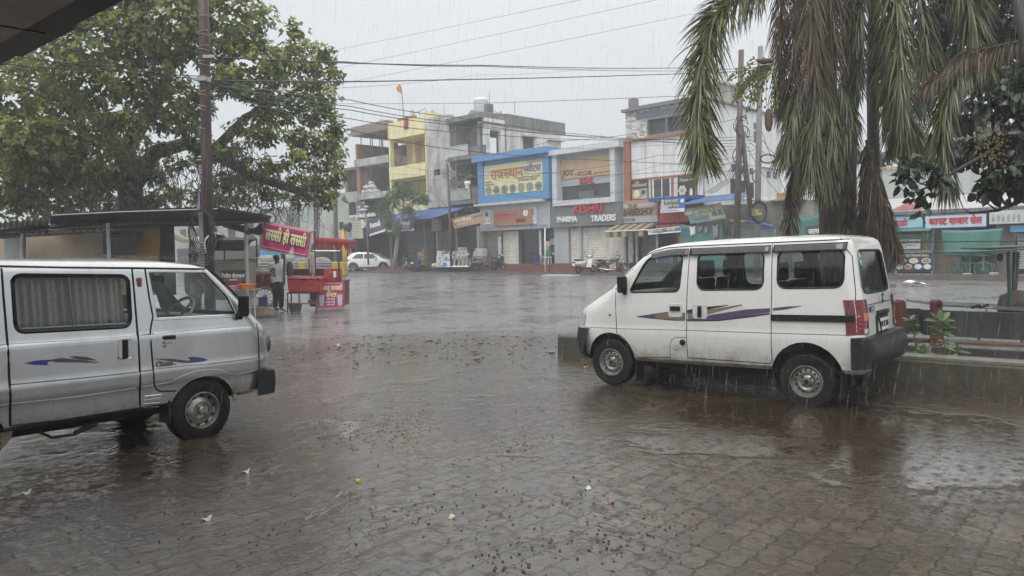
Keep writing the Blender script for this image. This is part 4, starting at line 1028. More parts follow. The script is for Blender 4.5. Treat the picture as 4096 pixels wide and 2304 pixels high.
# ---- grey clad shop with framed window wall
b = thing('shop_building', 'grey clad two storey shop with white framed front and wide cream shutters', 'building', W(.6, -3, .25))
part('wall', lambda mb: (fb(mb, -2.18, 3.45, .2, 7.85, -9, -3.0), fb(mb, -1.5, 3.40, 4.4, 7.85, -.5, -.25), fb(mb, 3.3, 3.45, .6, 7.85, -3, .0), fb(mb, -2.18, 3.3, 7.55, 7.85, -3, -.5), fb(mb, -2.18, -1.0, .68, 3.05, -.3, 0.02), fb(mb, -.16, .03, .68, 3.05, -.3, 0), fb(mb, 3.3, 3.45, .68, 3.05, 0, .04)), GREYC, b)
part('plinth', lambda mb: (fb(mb, -2.18, 3.45, .2, .74, -3.0, .5), fb(mb, -1.8, 3.4, .2, .47, .51, .95)), REDP, b)
part('fascia', lambda mb: fb(mb, -2.2, 3.38, 3.05, 4.42, -.3, .30), GREYD, b)
part('front_frame', lambda mb: (fb(mb, -2.15, 3.45, 7.62, 7.93, -.3, .62), fb(mb, 2.66, 3.0, 4.72, 7.62, -.3, .45), fb(mb, -1.9, -1.52, 4.72, 7.62, -.3, .45), fb(mb, -1.9, 3.0, 4.40, 4.72, -.3, .45)), mat('white_cladding', (.58, .61, .63), .45, var=.05, stain=(.42, .44, .45), stain_amt=.4), b)
part('window', lambda mb: fb(mb, -1.52, 2.66, 4.72, 5.64, -.24, -.12), DGLASS, b)
part('window_sash', lambda mb: mb.prism([W(-.15, -.10, 4.74), W(1.05, -.10, 4.74), W(1.2, .12, 5.22), W(.0, .12, 5.22)], FN*.02), mat('tilted_pane', (.16, .18, .19), .06), b)
part('upper_cladding', lambda mb: (fb(mb, -1.52, 2.66, 5.64, 6.10, -.24, -.02), fb(mb, -1.52, 2.66, 7.3, 7.62, -.24, -.02)), GREYC, b)
part('letter_sign', lambda mb: text(mb, 'BSNL', W(0.0, -.02, 5.68), FT, (0, 0, 1), height=.36, depth=.08, bold=.015, maxw=1.3), TXR, b)
shutter(b, -.95, -.18, .76, 2.98, -.18, SHUT); shutter(b, .05, 3.28, .76, 2.98, -.18, SHUT)
fsign('shop_sign', 'faded tan scooter shop banner above the dark window strip', -1.5, 2.64, 6.10, 7.32, .05, [mat('tan_print', (.50, .34, .20), .55, var=.12, vs=2, stain=(.62, .47, .33), stain_amt=.6), TXBR, TXO, mat('worn_patch', (.58, .36, .22), .6)],
      texts=[('JOY', .04, .16, .30, 1, 'l', .42, dict(slant=.18, bold=.05)), ('e-BIKE', .35, .12, .16, 0, 'l', .28, dict(slant=.2, bold=.03)), ('Keshri Traders - 9425181123', .64, .12, .085, 2, 'l', .35)], rects=[(.33, .08, .60, .30, 1), (.0, .66, 1, .70, 3)])
g = thing('shop_lettering', 'red and white raised shop letters on the slate grey fascia', 'sign', W(.6, .3, 3.1))
part('lettering', lambda mb: text(mb, 'KESHRI', W(-.25, .31, 3.88), FT, (0, 0, 1), width=2.28, height=.52, depth=.10, bold=.035), TXR, g)
part('lettering', lambda mb: (text(mb, 'PHARMA', W(-1.62, .31, 3.36), FT, (0, 0, 1), width=1.62, height=.36, depth=.08, bold=.03), text(mb, 'TRADERS', W(1.12, .31, 3.30), FT, (0, 0, 1), width=1.85, height=.38, depth=.08, bold=.03)), TXW, g)
part('small_print', lambda mb: (text(mb, 'DL No. 20B/7344/2020 21B/7344/2020', W(-1.55, .305, 3.22), FT, (0, 0, 1), height=.07, maxw=1.5), text(mb, 'Mob. 9425181123', W(1.25, .305, 3.16), FT, (0, 0, 1), height=.08, maxw=.9)), TXG, g)

# ---- barber shop building
b = thing('shop_building', 'tall white panelled building with tiled top storey and orange pillar', 'building', W(6.1, -4, .25))
def tiles():
    m, nt, bs, N, L = nodes('patterned_tiles'); tc = N('ShaderNodeTexCoord'); cx = N('ShaderNodeVectorMath'); cx.operation = 'DOT_PRODUCT'; cx.inputs[1].default_value = FT
    sp = N('ShaderNodeSeparateXYZ'); L(tc.outputs['Object'], cx.inputs[0]); L(tc.outputs['Object'], sp.inputs[0]); cb = N('ShaderNodeCombineXYZ'); L(cx.outputs['Value'], cb.inputs['X']); L(sp.outputs['Z'], cb.inputs['Y'])
    mp = N('ShaderNodeMapping'); mp.inputs['Rotation'].default_value = (0, 0, rad(12)); L(cb.outputs[0], mp.inputs['Vector'])
    br = N('ShaderNodeTexBrick'); br.inputs['Scale'].default_value = 1; br.inputs['Brick Width'].default_value = .20; br.inputs['Row Height'].default_value = .085; br.inputs['Mortar Size'].default_value = .010; br.offset = .35
    br.inputs['Color1'].default_value = (.74, .73, .70, 1); br.inputs['Color2'].default_value = (.10, .09, .085, 1); br.inputs['Bias'].default_value = -.05; br.inputs['Mortar'].default_value = (.5, .49, .47, 1)
    L(mp.outputs[0], br.inputs['Vector']); L(br.outputs['Color'], bs.inputs['Base Color']); bs.inputs['Roughness'].default_value = .4; return m
part('wall', lambda mb: (fb(mb, 3.9, 8.65, 4.4, 7.9, -.6, 0), fb(mb, 8.35, 8.65, .2, 9.66, -9.9, -.6), fb(mb, 3.5, 8.35, .2, 9.5, -9.9, -6), fb(mb, 3.47, 3.9, 4.4, 9.5, -6, -.6), fb(mb, 8.2, 8.65, .25, 4.4, -.6, 0), fb(mb, 3.9, 8.35, 9.3, 9.5, -6, -.6)), WHITEW, b)
part('tiled_wall', lambda mb: holes(mb, 3.55, 8.66, 7.98, 9.62, -.6, .03, [(5.05, 7.6, 8.05, 9.05)]), tiles(), b)
part('roof_edge', lambda mb: (fb(mb, 3.4, 8.75, 9.62, 9.78, -.7, .28), fb(mb, 8.5, 8.80, 9.66, 9.78, -10, -.72), fb(mb, 3.6, 4.0, 9.78, 10.45, -.7, -.2), fb(mb, 4.0, 8.4, 9.78, 9.98, -.6, -.4)), mat('mauve_concrete', (.20, .185, .20), .8, var=.2, stain=(.10, .10, .10)), b)
part('blue_band', lambda mb: fb(mb, 4.3, 8.66, 9.12, 9.45, .03, .09), mat('grey_blue_band', (.12, .14, .18), .4), b)
w_ = part('window', lambda mb: fb(mb, 5.05, 7.6, 8.05, 9.05, -.3, -.2), DGLASS, b)
part('window_frame', lambda mb: (fb(mb, 5.03, 5.12, 8.03, 9.07, -.2, .06), fb(mb, 6.3, 6.36, 8.1, 9.0, -.2, .05), fb(mb, 7.53, 7.62, 8.03, 9.07, -.2, .06), fb(mb, 5.03, 7.62, 8.97, 9.07, -.2, .055), fb(mb, 5.03, 7.62, 8.03, 8.12, -.2, .055)), GFRAME, w_)
part('orange_trim', lambda mb: (fb(mb, 3.42, 3.85, 4.42, 7.9, -.6, .10), fb(mb, 3.42, 8.68, 7.86, 7.98, -.6, .14), fb(mb, 3.86, 8.62, 5.58, 5.68, 0, .05), fb(mb, 5.24, 5.36, 4.42, 5.58, 0, .05), fb(mb, 6.62, 6.74, 4.42, 5.58, 0, .05), fb(mb, 8.14, 8.24, 4.42, 5.58, 0, .05)), ORG_, b)
part('panel_joint', lambda mb: [fb(mb, t, t+.025, 5.7, 7.85, 0, .005) for t in (4.85, 6.1, 7.35)], GFRAME, b)
part('corner_pipe', lambda mb: (mb.tube([W(8.68, .08, 7.6), W(8.68, .08, 4.4)], .04, 8)), GFRAME, b)
w_ = part('window', lambda mb: fb(mb, 5.42, 6.56, 4.52, 5.52, 0, .02), DGLASS, b)
part('window_frame', lambda mb: (fb(mb, 5.38, 5.46, 4.5, 5.54, .02, .07), fb(mb, 5.97, 6.02, 4.5, 5.54, .02, .06), fb(mb, 6.52, 6.6, 4.5, 5.54, .02, .07)), TXW, w_)
def sb(mb, n0, n1, z0, z1, d=.03): mb.obox(W(8.65, n1, z0), FN*(n0-n1), FT*d, V((0, 0, z1-z0)))
for n0, n1, z0, z1 in ((-3.15, -3.65, 5.92, 6.35), (-4.4, -4.8, 5.9, 6.3), (-5.4, -5.85, 5.9, 6.25), (-7.7, -8.2, 5.8, 6.2), (-8.6, -9.1, 5.8, 6.2), (-5.98, -6.4, 7.85, 8.5), (-5.98, -6.4, 8.62, 9.0), (-3.0, -3.55, 4.45, 5.5), (-4.15, -4.8, 4.45, 5.45), (-5.5, -5.9, 4.3, 5.4)):
    part('side_window', lambda mb: sb(mb, n0, n1, z0, z1), DGLASS if z0 > 5 else DARK, b)
part('side_ledge', lambda mb: (sb(mb, -.0, -9.9, 4.35, 4.45, .12), sb(mb, -7.0, -9.8, 6.4, 6.46, .2)), WHITEW, b)
part('rear_wing', lambda mb: fb(mb, 8.9, 9.2, .2, 6.3, -22, -9.95), WHITEW, b)
rb = part('stair_head', lambda mb: (fb(mb, 6.6, 8.3, 9.5, 10.9, -5.0, -2.4), fb(mb, 6.4, 8.5, 10.9, 11.02, -5.2, -2.2)), CONC, b)
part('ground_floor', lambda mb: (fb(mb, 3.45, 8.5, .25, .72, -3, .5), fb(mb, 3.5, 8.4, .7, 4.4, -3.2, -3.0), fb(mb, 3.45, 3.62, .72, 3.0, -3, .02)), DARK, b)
part('door_post', lambda mb: (fb(mb, 3.62, 3.95, .75, 2.7, -.05, .06), fb(mb, 4.15, 4.27, .75, 2.8, -.05, .06), fb(mb, 5.55, 5.65, .75, 2.9, -.05, .05)), mat('poster_column', (.48, .48, .46), .5, var=.45, vs=3), b)
part('poster', lambda mb: fb(mb, 4.35, 5.45, .8, 2.6, -.35, -.30), mat('door_print', (.10, .085, .075), .5, var=.7, vs=3), b)
tk = thing('water_tank', 'white ribbed water tank on the roof of the tiled building', 'water tank', W(7.4, -3.6, 11.02))
def tank(mb, c, r, h):
    pr = [(r*.96, 0)]
    for i in range(6): pr += [(r, h*(.04+i*.125)), (r, h*(.12+i*.125)), (r*.95, h*(.14+i*.125))]
    mb.lathe(c, (0, 0, 1), pr+[(r*.98, h*.8), (r*.75, h*.90), (r*.42, h*.94)], 24)
TANKM = mat('tank_white', (.66, .67, .66), .45, var=.06, stain=(.45, .44, .40))
part('body', lambda mb: tank(mb, W(7.4, -3.6, 11.02), .62, 1.25), TANKM, tk, smooth=True, auto=40); part('lid', lambda mb: mb.lathe(W(7.4, -3.6, 12.17), (0, 0, 1), [(.3, 0), (.3, .08), (.2, .14), (.02, .15)], 16), TANKM, tk)
part('pipe', lambda mb: mb.tube([W(8.1, -3.4, 11.02), W(8.1, -3.4, 12.0), W(7.95, -3.4, 12.1)], .025, 6), TANKM, tk)
PRT = mat('mono_print', (.34, .35, .30), .5, var=.75, vs=4)
fsign('poster', 'black and sepia barber poster left of the upper window', 3.93, 5.08, 4.45, 5.6, .08, [TXK, PRT, TXC], rects=[(.04, .03, .96, .55, 1)], ells=[(.33, .30, .18, .20, 2), (.72, .36, .10, .12, 0)], texts=[('THE', .22, .82, .1, 2, 'l', .3), ('BARBERSHOP', .08, .66, .14, 2, 'l', .85)], cat='poster')
fsign('poster', 'black tattoo poster with hexagon pictures right of the upper window', 7.04, 8.1, 4.38, 5.6, .08, [TXK, TXC, PRT], rects=[], ells=[(.28+.17*math.cos(a*1.047), .33+.16*math.sin(a*1.047), .085, .085, 1) for a in range(6)] + [(.28, .33, .08, .08, 2), (.80, .2, .10, .20, 1)], texts=[('Tattoo Art', .10, .74, .14, 1, 'l', .85, dict(slant=.25))], cat='poster')
fsign('shop_sign', 'brown barber shop sign board with dark raised letters over the striped awning', 3.35, 5.78, 3.10, 4.42, .2, [GREYC, mat('wood_print', (.42, .25, .12), .5, var=.2, vs=4), TXBR, TXK, TXC],
      rects=[(0, .86, 1.0, 1.0, 1), (.0, .28, 1.0, .70, 1), (.02, .08, .35, .20, 3)], texts=[('THE', .16, .64, .20, 2, 'l', .3, dict(bold=.03)), ('BARBERSHOP', .04, .34, .30, 3, 'l', .84, dict(bold=.04)), ('Men’s Parlour', .04, .10, .08, 4, 'l', .28)])
# striped awning
aw = thing('awning', 'yellow and black striped awning over the barber shop door', 'awning', W(4.3, 1, 2.9))
def awn(mb):
    k = 10
    for i in range(k):
        mb.mi = i % 2; t0, t1 = 2.95+(5.9-2.95)*i/k, 2.95+(5.9-2.95)*(i+1)/k
        mb.hexa([W(t0, 0.2, 3.02), W(t1, .2, 3.02), W(t1, .22, 3.05), W(t0, .22, 3.05)], [W(t0-.1, 1.25, 2.62), W(t1-.1, 1.25, 2.62), W(t1-.1, 1.27, 2.65), W(t0-.1, 1.27, 2.65)])
        if i < 4 or i % 3: mb.prism([W(t0-.1, 1.26, 2.60), W(t1-.1, 1.26, 2.60), W(t1-.1, 1.26, 2.28), W(t0-.1, 1.26, 2.28)], FN*.02)
part('cloth', awn, [mat('awning_yellow', (.34, .26, .12), .7, var=.12), mat('awning_black', (.07, .068, .066), .7)], aw); part('rod', lambda mb: mb.tube([W(2.8, 1.29, 2.63), W(5.85, 1.29, 2.63)], .03, 6), TXW, aw)

# dairy shop
b = thing('dairy_shop', 'narrow red fronted dairy shop under blue roof sheets', 'building', W(7.1, 0, .25))
part('red_fascia', lambda mb: (fb(mb, 5.82, 8.6, 3.02, 4.2, -.2, .15), fb(mb, 7.0, 7.12, .7, 3.0, -.1, .1)), mat('red_board', (.42, .03, .05), .5, var=.1, stain=(.25, .02, .03)), b)
part('blue_eave', lambda mb: fb(mb, 5.6, 8.7, 4.22, 4.42, -.2, .8), mat('navy_sheet', (.03, .06, .26), .45), b)
part('hanging_cloth', lambda mb: mb.grid(lambda u, v: W(5.9+1.6*u, .5+.1*math.sin(u*9), 2.95-.3*v-.08*math.sin(u*14)**2), 14, 3), mat('red_net', (.30, .06, .05), .8, var=.4, vs=5), b)
part('counter', lambda mb: (fb(mb, 5.7, 6.7, .7, 1.6, -.4, .1), fb(mb, 7.2, 8.2, .7, 1.5, -.4, .1)), mat('blue_counter', (.10, .13, .26), .5, var=.6, vs=3), b)
DB = [mat('dairy_blue', (.05, .16, .50), .4, var=.2, vs=3), TXW, TXY, mat('dairy_pale', (.45, .55, .62), .5, var=.4, vs=5), mat('dairy_pink', (.55, .16, .20), .5), PRT]
sign('shop_sign', 'blue dairy banner with yellow letters above the red fascia', fp(2642, 852, .9), fp(2738, 846, .9)-fp(2642, 852, .9), fp(2643, 797, .9)-fp(2642, 852, .9), .03, DB, rects=[(0, 0, 1, .26, 1), (0, .22, .3, .55, 3)], ells=[(.08, .84, .06, .1, 2), (.08, .62, .06, .1, 2), (.90, .78, .08, .14, 1)], texts=[('कृष्णा डेयरी', .18, .72, .18, 2, 'l', .6, dict(bold=.03)), ('एवं', .5, .60, .08, 4, 'l', .2), ('डेली नीड्स', .30, .38, .18, 2, 'l', .62, dict(bold=.03)), ('दूध दही घी पनीर आदि मिलता है', .08, .10, .08, 4, 'l', .85)])
O = fp(2594, 938, 1.5); sign('shop_sign', 'long narrow dairy strip banner on a white rod beside the awning', O, fp(2724, 927, 1.5)-O, fp(2591, 919, 1.5)-O, .02, DB, rects=[(0, 0, 1, .2, 1), (0, .2, .12, 1, 1)], ells=[(.06, .6, .04, .3, 5)], texts=[('कृष्णा डेयरी', .14, .42, .40, 2, 'l', .32, dict(bold=.03)), ('एवं', .48, .45, .30, 4, 'l', .1), ('डेली नीड्स', .58, .45, .40, 2, 'l', .28, dict(bold=.03)), ('दूध दही घी पनीर', .3, .08, .14, 4, 'l', .6)], frame=(.02, TXW))

# tin-roofed repair shop with tarpaulins
b = thing('repair_shop', 'tin roofed repair stall with blue corrugated roof and teal tarpaulin front', 'stall', W(9.2, 0, .3))
def corr(mb, a, b_, c, d, waves=18, amp=.035):
    """corrugated sheet between edge a-b and edge c-d (ridges run from the first edge to the second)"""
    a, b_, c, d = V(a), V(b_), V(c), V(d); nrm = (b_-a).cross(c-a).normalized()
    if nrm.z < 0: nrm = -nrm
    f = lambda u, v: (a.lerp(b_, u)).lerp(c.lerp(d, u), v)+nrm*amp*math.sin(u*waves*2*math.pi)
    mb.grid(f, waves*6, 3)
part('roof', lambda mb: corr(mb, fp(2800, 788, -.2), fp(2985, 770, -.2), fp(2732, 818, 2.2), fp(2975, 793, 2.2), 22, .03), BTIN, b, smooth=True, solid=.01)
part('wall', lambda mb: (fb(mb, 8.6, 12.9, .2, 3.9, -1.5, -1.3), fb(mb, 8.6, 8.7, .2, 3.9, -1.3, .6)), mat('patchy_dark_wall', (.13, .125, .11), .85, var=.6, vs=1.2, stain=(.25, .23, .15)), b)
def cloth(mb, p00, p10, p01, p11, nu=18, nv=10, amp=.06, sag=.15, f=9):
    p00, p10, p01, p11 = map(V, (p00, p10, p01, p11)); n = (p10-p00).cross(p01-p00).normalized()
    mb.grid(lambda u, v: p00.lerp(p10, u).lerp(p01.lerp(p11, u), v)+n*amp*(math.sin(u*f+v*2)+.6*math.sin(u*f*2.3+1))*(.3+v)+V((0, 0, -sag*math.sin(math.pi*u)*(1-v))), nu, nv)
TEAL = mat('teal_tarpaulin', c8(62, 112, 104), .55, var=.14, vs=2, stain=(.06, .15, .14), stain_amt=.7)
part('tarpaulin', lambda mb: cloth(mb, W(7.95, 1.3, 2.85), W(10.35, 1.3, 2.9), W(7.6, 1.3, .4), W(10.6, 1.3, .4)), TEAL, b, smooth=True, solid=.01)
for i, (t, w2_, h, m) in enumerate(((8.55, .34, .55, TXW), (9.05, .26, .35, GFRAME), (9.45, .16, .45, PRT), (9.9, .30, .75, mat('mauve_cloth', (.30, .24, .32), .8, var=.5, vs=7)))):
    mb = MB(); cloth(mb, W(t, 1.42, 2.75), W(t+w2_, 1.42, 2.78), W(t+.03, 1.42, 2.75-h), W(t+w2_, 1.42, 2.78-h*.9), 8, 6, .02, .1, 6)
    tag(mb.build('hung_cloth', m, smooth=True, solid=.01), ('white cloth hung on the teal tarpaulin', 'small dark grey bag hung on the teal tarpaulin', 'thin pale rag hung on the teal tarpaulin', 'mauve and cream bundle hung on the teal tarpaulin')[i], 'cloth')
O = fp(2762, 896, 1.6); sign('shop_banner', 'faded green and cream repair shop banner with two scooters hung under the blue roof', O, fp(2904, 873, 1.6)-O, fp(2742, 836, 1.6)-O, .02, [mat('faded_green_print', (.20, .30, .27), .55, var=.25, vs=1.5), mat('faded_cream_print', (.58, .46, .27), .55, var=.1), TXC, mat('scooter_blue_print', (.06, .22, .30), .5), mat('stripe_blue_print', (.13, .36, .46), .5)],
     rects=[(.58, .1, 1.0, .96, 1), (.0, .03, .6, .09, 4), (.62, .42, .78, .96, 0)], ells=[(.70, .34, .035, .12, 3), (.78, .34, .035, .12, 3), (.87, .32, .03, .11, 3), (.95, .32, .03, .11, 3), (.74, .46, .06, .1, 3), (.91, .48, .06, .14, 3)], texts=[('लक्ष्मी ऑटो रिपेअरिंग', -.06, .58, .22, 2, 'l', .8, dict(bold=.03)), ('एण्ड स्पेयर पार्ट', .20, .38, .18, 2, 'l', .5, dict(bold=.02)), ('सभी प्रकार के वाहन', .10, .18, .10, 4, 'l', .45)])
# tarp shelter right of it
b = thing('tarp_shelter', 'low shelter hung with green net under a blue and yellow edged tarpaulin', 'shelter', W(11.8, 0, .3))
part('net', lambda mb: cloth(mb, W(10.75, 1.0, 2.8), W(13.1, .9, 2.4), W(10.7, 1.0, .4), W(13.2, .9, .4), 20, 10, .09, .1, 7), mat('green_net', (.13, .19, .17), .7, var=.3, vs=2), b, smooth=True, solid=.01)
part('tarp_edge', lambda mb: (mb.tube([W(10.7, 1.05, 2.98), W(11.2, 1.05, 2.88), W(11.6, 1.05, 2.86)], [.07, .08, .05], 6),), mat('yellow_tarp', (.58, .45, .12), .6), b)
part('blue_edge', lambda mb: mb.tube([W(11.5, 1.05, 2.86), W(12.2, 1.03, 2.75), W(13.0, 1.0, 2.55)], [.05, .09, .08], 6), mat('blue_tarp', (.06, .13, .42), .6), b)
part('back_wall', lambda mb: fb(mb, 11.2, 16, .2, 3.9, -1.9, -1.6), mat('patchy_wall', (.24, .225, .19), .85, var=.5, vs=.9, stain=(.09, .085, .07), stain_amt=.8), b)
part('leaning_sheet', lambda mb: mb.prism([W(12.0, -1.5, 2.3), W(12.5, -1.5, 2.3), W(12.35, -1.55, 3.9), W(11.95, -1.55, 3.9)], FN*.02), mat('zinc_sheet', (.45, .48, .5), .3, metal=.6), b)
tag(part('crate', lambda mb: fb(mb, 12.15, 12.7, 3.95, 4.35, -1.7, -1.3), mat('yellow_crate', (.42, .30, .08), .6), None, bev=.02), 'yellow crate on top of the patchy back wall', 'crate'); 
tag(part('crate', lambda mb: (fb(mb, 12.75, 13.4, 3.95, 4.7, -1.7, -1.2), fb(mb, 11.9, 13.6, 3.88, 3.95, -1.8, -1.1)), mat('black_crate', (.05, .052, .055), .6), None, bev=.02), 'black crate beside the yellow crate on the back wall', 'crate')
tag(part('bamboo_pole', lambda mb: mb.tube([W(11.6, 1.0, 3.7), W(15.4, .8, 4.15)], .035, 6), mat('bamboo', (.50, .36, .17), .6), None), 'long bamboo pole lying over the tarp shelter', 'pole')
O = fp(3222, 945, 1.2); sign('stall_sign', 'dark stall sign with white letters half hidden by the palm trunk', O, fp(3320, 940, 1.2)-O, fp(3222, 905, 1.2)-O, .03, [mat('dark_board', (.05, .055, .075), .5), TXW], texts=[('जायका', .12, .22, .5, 1, 'l', .75, dict(bold=.03))])
mb = MB(); cloth(mb, W(13.2, .6, 3.05), W(15.2, .6, 3.1), W(13.3, .6, 1.2), W(15.1, .6, 1.2), 14, 8, .06, .15, 6); tag(mb.build('tarpaulin', TEAL, smooth=True, solid=.01), 'teal tarpaulin hung behind the palm trunks', 'tarpaulin')

# ---- long low market row at the right
b = thing('market_row', 'long low market building with pale walls behind the bazaar signs', 'building', W(21, -3, 0))
part('wall', lambda mb: (fb(mb, 15.5, 40, -.2, 3.2, -3.0, -2.7), fb(mb, 15.5, 40, 3.2, 5.6, -7.0, -6.7)), mat('pale_green_wall', (.42, .45, .43), .8, var=.08, vs=.5, stain=(.30, .32, .31)), b)
part('awning_roof', lambda mb: (mb.prism([W(15.5, .6, 2.98), W(40, .6, 2.98), W(40, -3, 3.75), W(15.5, -3, 3.75)], (0, 0, .04)), fb(mb, 15.5, 40, 3.76, 3.86, -6.8, -3)), mat('wet_sheet_roof', (.36, .36, .355), .6, var=.1, stain=(.33, .33, .33)), b)
part('awning_scallop', lambda mb: corr(mb, W(15.5, .62, 3.0), W(30, .62, 3.0), W(15.5, .62, 2.86), W(30, .62, 2.86), 60, .02), CONCD, b)
part('orange_rail', lambda mb: mb.tube([W(15.5, -6.6, 5.66), W(40, -6.6, 5.66)], .05, 6), mat('orange_paint', (.55, .32, .10), .6), b)
part('shutter', lambda mb: bars(mb, 23.1, 27, .4, 1.9, .1), mat('grey_blue_shutter', (.32, .36, .38), .5), b)
part('pillar', lambda mb: (fb(mb, 22.35, 23.05, .0, 2.3, -.6, .15), fb(mb, 22.9, 30, 1.95, 2.15, -.5, .3)), mat('brown_pillar', (.15, .125, .11), .8, var=.2), b)
part('painted_shade', lambda mb: fb(mb, 15.5, 40, .0, 3.0, -2.69, -2.65), DARK, b)  # dark sheet puts the shade under the awning into colour
tag(part('brick_wall', lambda mb: fb(mb, 19.8, 21.0, -.1, 2.15, -.4, -.15), BRICKT, None), 'low tan brick wall between the food stall and the teal cart', 'wall')
part_red = thing('parasol', 'collapsed red cloth cover lying on the market awning', 'cloth', W(19, .1, 3.2)); part('cloth', lambda mb: mb.grid(lambda u, v: W(18.3+1.3*u, .5-.9*v, 3.06+.2*v+.24*math.sin(math.pi*u)**1.5*math.sin(math.pi*v)), 12, 6), mat('red_cloth', (.26, .10, .09), .8), part_red)
fsign('shop_sign', 'pale blue shop board with red letters at the left of the market row', 17.6, 19.70, 2.24, 2.78, .66, [mat('sky_print', (.25, .48, .58), .5, var=.2, vs=1.5), TXR, TXW, TXB], texts=[('साडो', .40, .22, .5, 1, 'l', .3, dict(bold=.04)), ('• • • • •', .66, .55, .2, 1, 'l', .3)], frame=(.03, TXB))
fsign('shop_sign', 'white shop board with bold red bazaar sale lettering', 19.78, 22.10, 2.2, 2.78, .66, [mat('pale_print', (.50, .62, .68), .5, var=.1, vs=1.5), TXR, TXW, TXB], texts=[('क्राफ्ट बाजार सेल', .07, .28, .5, 1, 'l', .86, dict(bold=.05))], frame=(.03, TXB))
fsign('shop_sign', 'pale garment shop board with small figures right of the bazaar sign', 22.2, 24.6, 2.3, 2.85, .66, [mat('pale_garment_print', (.52, .56, .55), .5, var=.25, vs=3), PRT, mat('mauve_print', (.38, .32, .42), .5)], ells=[(.06+.075*i, .42, .02, .3, 1) for i in range(6)], rects=[(.5, .1, 1, .95, 2)])
fsign('shop_board', 'blue board over the grey shutter at the far right', 22.9, 27, 1.95, 2.22, .45, [mat('bright_blue_board', (.16, .36, .60), .5, var=.1)])
# food stall
b = thing('food_stall', 'green roofed food stall with a dark menu board showing plates', 'stall', W(19.2, 0, 0))
part('roof', lambda mb: (mb.prism([W(18.4, 1.0, 2.10), W(20.05, 1.0, 2.10), W(20.05, .0, 2.36), W(18.4, .0, 2.36)], (0, 0, .04)), fb(mb, 18.5, 20.0, 1.72, 1.98, .0, .3)), mat('green_roof', (.07, .20, .13), .5, var=.3, vs=3), b)
part('post', lambda mb: (fb(mb, 18.44, 18.54, .2, 2.2, .2, .3), fb(mb, 19.93, 20.03, .2, 2.2, .2, .3)), mat('blue_post', (.10, .25, .45), .5), b)
part('back_panel', lambda mb: fb(mb, 18.54, 19.93, 1.15, 1.75, .05, .1), mat('mustard_panel', (.26, .19, .07), .6, var=.5, vs=3), b)
part('counter', lambda mb: (fb(mb, 18.5, 20.0, .3, 1.15, -.3, .2), fb(mb, 18.5, 20.0, 1.15, 1.25, -.3, .3)), mat('patterned_counter', (.28, .28, .30), .5, var=.4, vs=20), b)
fsign('notice', 'white notice with portraits and red title on the food stall', 18.62, 19.5, 1.32, 1.74, .32, [TXW, PRT, TXR, TXG], rects=[(.05, .55, .5, .95, 1)], texts=[('उस्ताद', .52, .62, .26, 2, 'l', .44, dict(bold=.04)), ('समस्त नगर वासियों को हार्दिक', .06, .36, .1, 3, 'l', .88), ('शुभकामनाएँ', .06, .14, .1, 3, 'l', .88)], cat='notice')
PL = [mat('menu_navy', (.035, .035, .075), .4), TXW, mat('food_print', (.45, .30, .14), .5, var=.6, vs=14), TXC, mat('food_print_red', (.40, .12, .08), .5, var=.6, vs=14), mat('food_print_green', (.30, .36, .18), .5, var=.5, vs=14)]
fsign('menu_board', 'dark navy biryani menu board with seven plates of food', 18.48, 20.0, .33, 1.13, .32, PL, texts=[('जायका दम बिरयानी सेन्टर', .04, .80, .12, 3, 'l', .92, dict(bold=.03))],
      ells=[(x, .57, .125, .155, 1) for x in (.17, .50, .83)] + [(x, .24, .10, .145, 1) for x in (.11, .35, .62, .86)] + [(.17, .57, .10, .12, 4), (.50, .57, .10, .12, 3), (.83, .57, .10, .12, 2), (.11, .24, .07, .09, 3), (.35, .24, .08, .11, 4), (.62, .24, .08, .11, 5), (.86, .24, .08, .11, 5)])
# teal covered cart with two big wheels
b = thing('cart', 'teal hand cart with spoked wheels covered by a teal sheet', 'cart', W(21.5, .5, .05))
def cwheel(mb, c, r, ax=None, sp=12, rr=.03):
    ax = ax or FN; a = ax.cross(V((0, 0, 1))).normalized(); bb = V((0, 0, 1))
    mb.tube([c+(a*math.cos(k*math.pi/14)+bb*math.sin(k*math.pi/14))*r for k in range(28)], rr, 6, closed=True)
    for k in range(sp): mb.cyl(c, c+(a*math.cos(k*2*math.pi/sp)+bb*math.sin(k*2*math.pi/sp))*r, .012, .012, 5)
    mb.cyl(c-ax*.05, c+ax*.05, .05, .05, 10)
GREENP = mat('green_cart_paint', (.09, .20, .17), .6, var=.2)
for tt in (21.1, 22.02):
    for nn in (.25, .75): part('wheel', lambda mb: cwheel(mb, W(tt, nn, .42), .33, None, 14, .024), GREENP, b)
part('frame', lambda mb: (fb(mb, 20.7, 22.5, .98, 1.06, .1, .9), fb(mb, 21.08, 21.14, .45, 1.0, .72, .78), fb(mb, 22.0, 22.06, .45, 1.0, .72, .78), fb(mb, 21.5, 21.56, .2, 1.0, .72, .78), fb(mb, 20.9, 22.3, .66, .70, .7, .76)), GREENP, b)
part('sheet', lambda mb: cloth(mb, W(20.5, 1.0, 2.12), W(22.75, 1.0, 2.12), W(20.6, 1.05, 1.0), W(22.6, 1.05, 1.12), 20, 8, .05, .05, 8), TEAL, b, smooth=True, solid=.01)
tag(part('sack', lambda mb: mb.ball(W(21.5, 1.0, .15), .36, .2, .13, 10, 3, .1), mat('pale_sack', (.34, .32, .28), .8), None, smooth=True), 'pale sack lying under the teal cart', 'sack')
tag(part('concrete_block', lambda mb: fb(mb, 22.3, 22.6, .05, .3, .8, 1.1), CONC, None, bev=.02), 'small concrete block beside the right wheel of the teal cart', 'block')
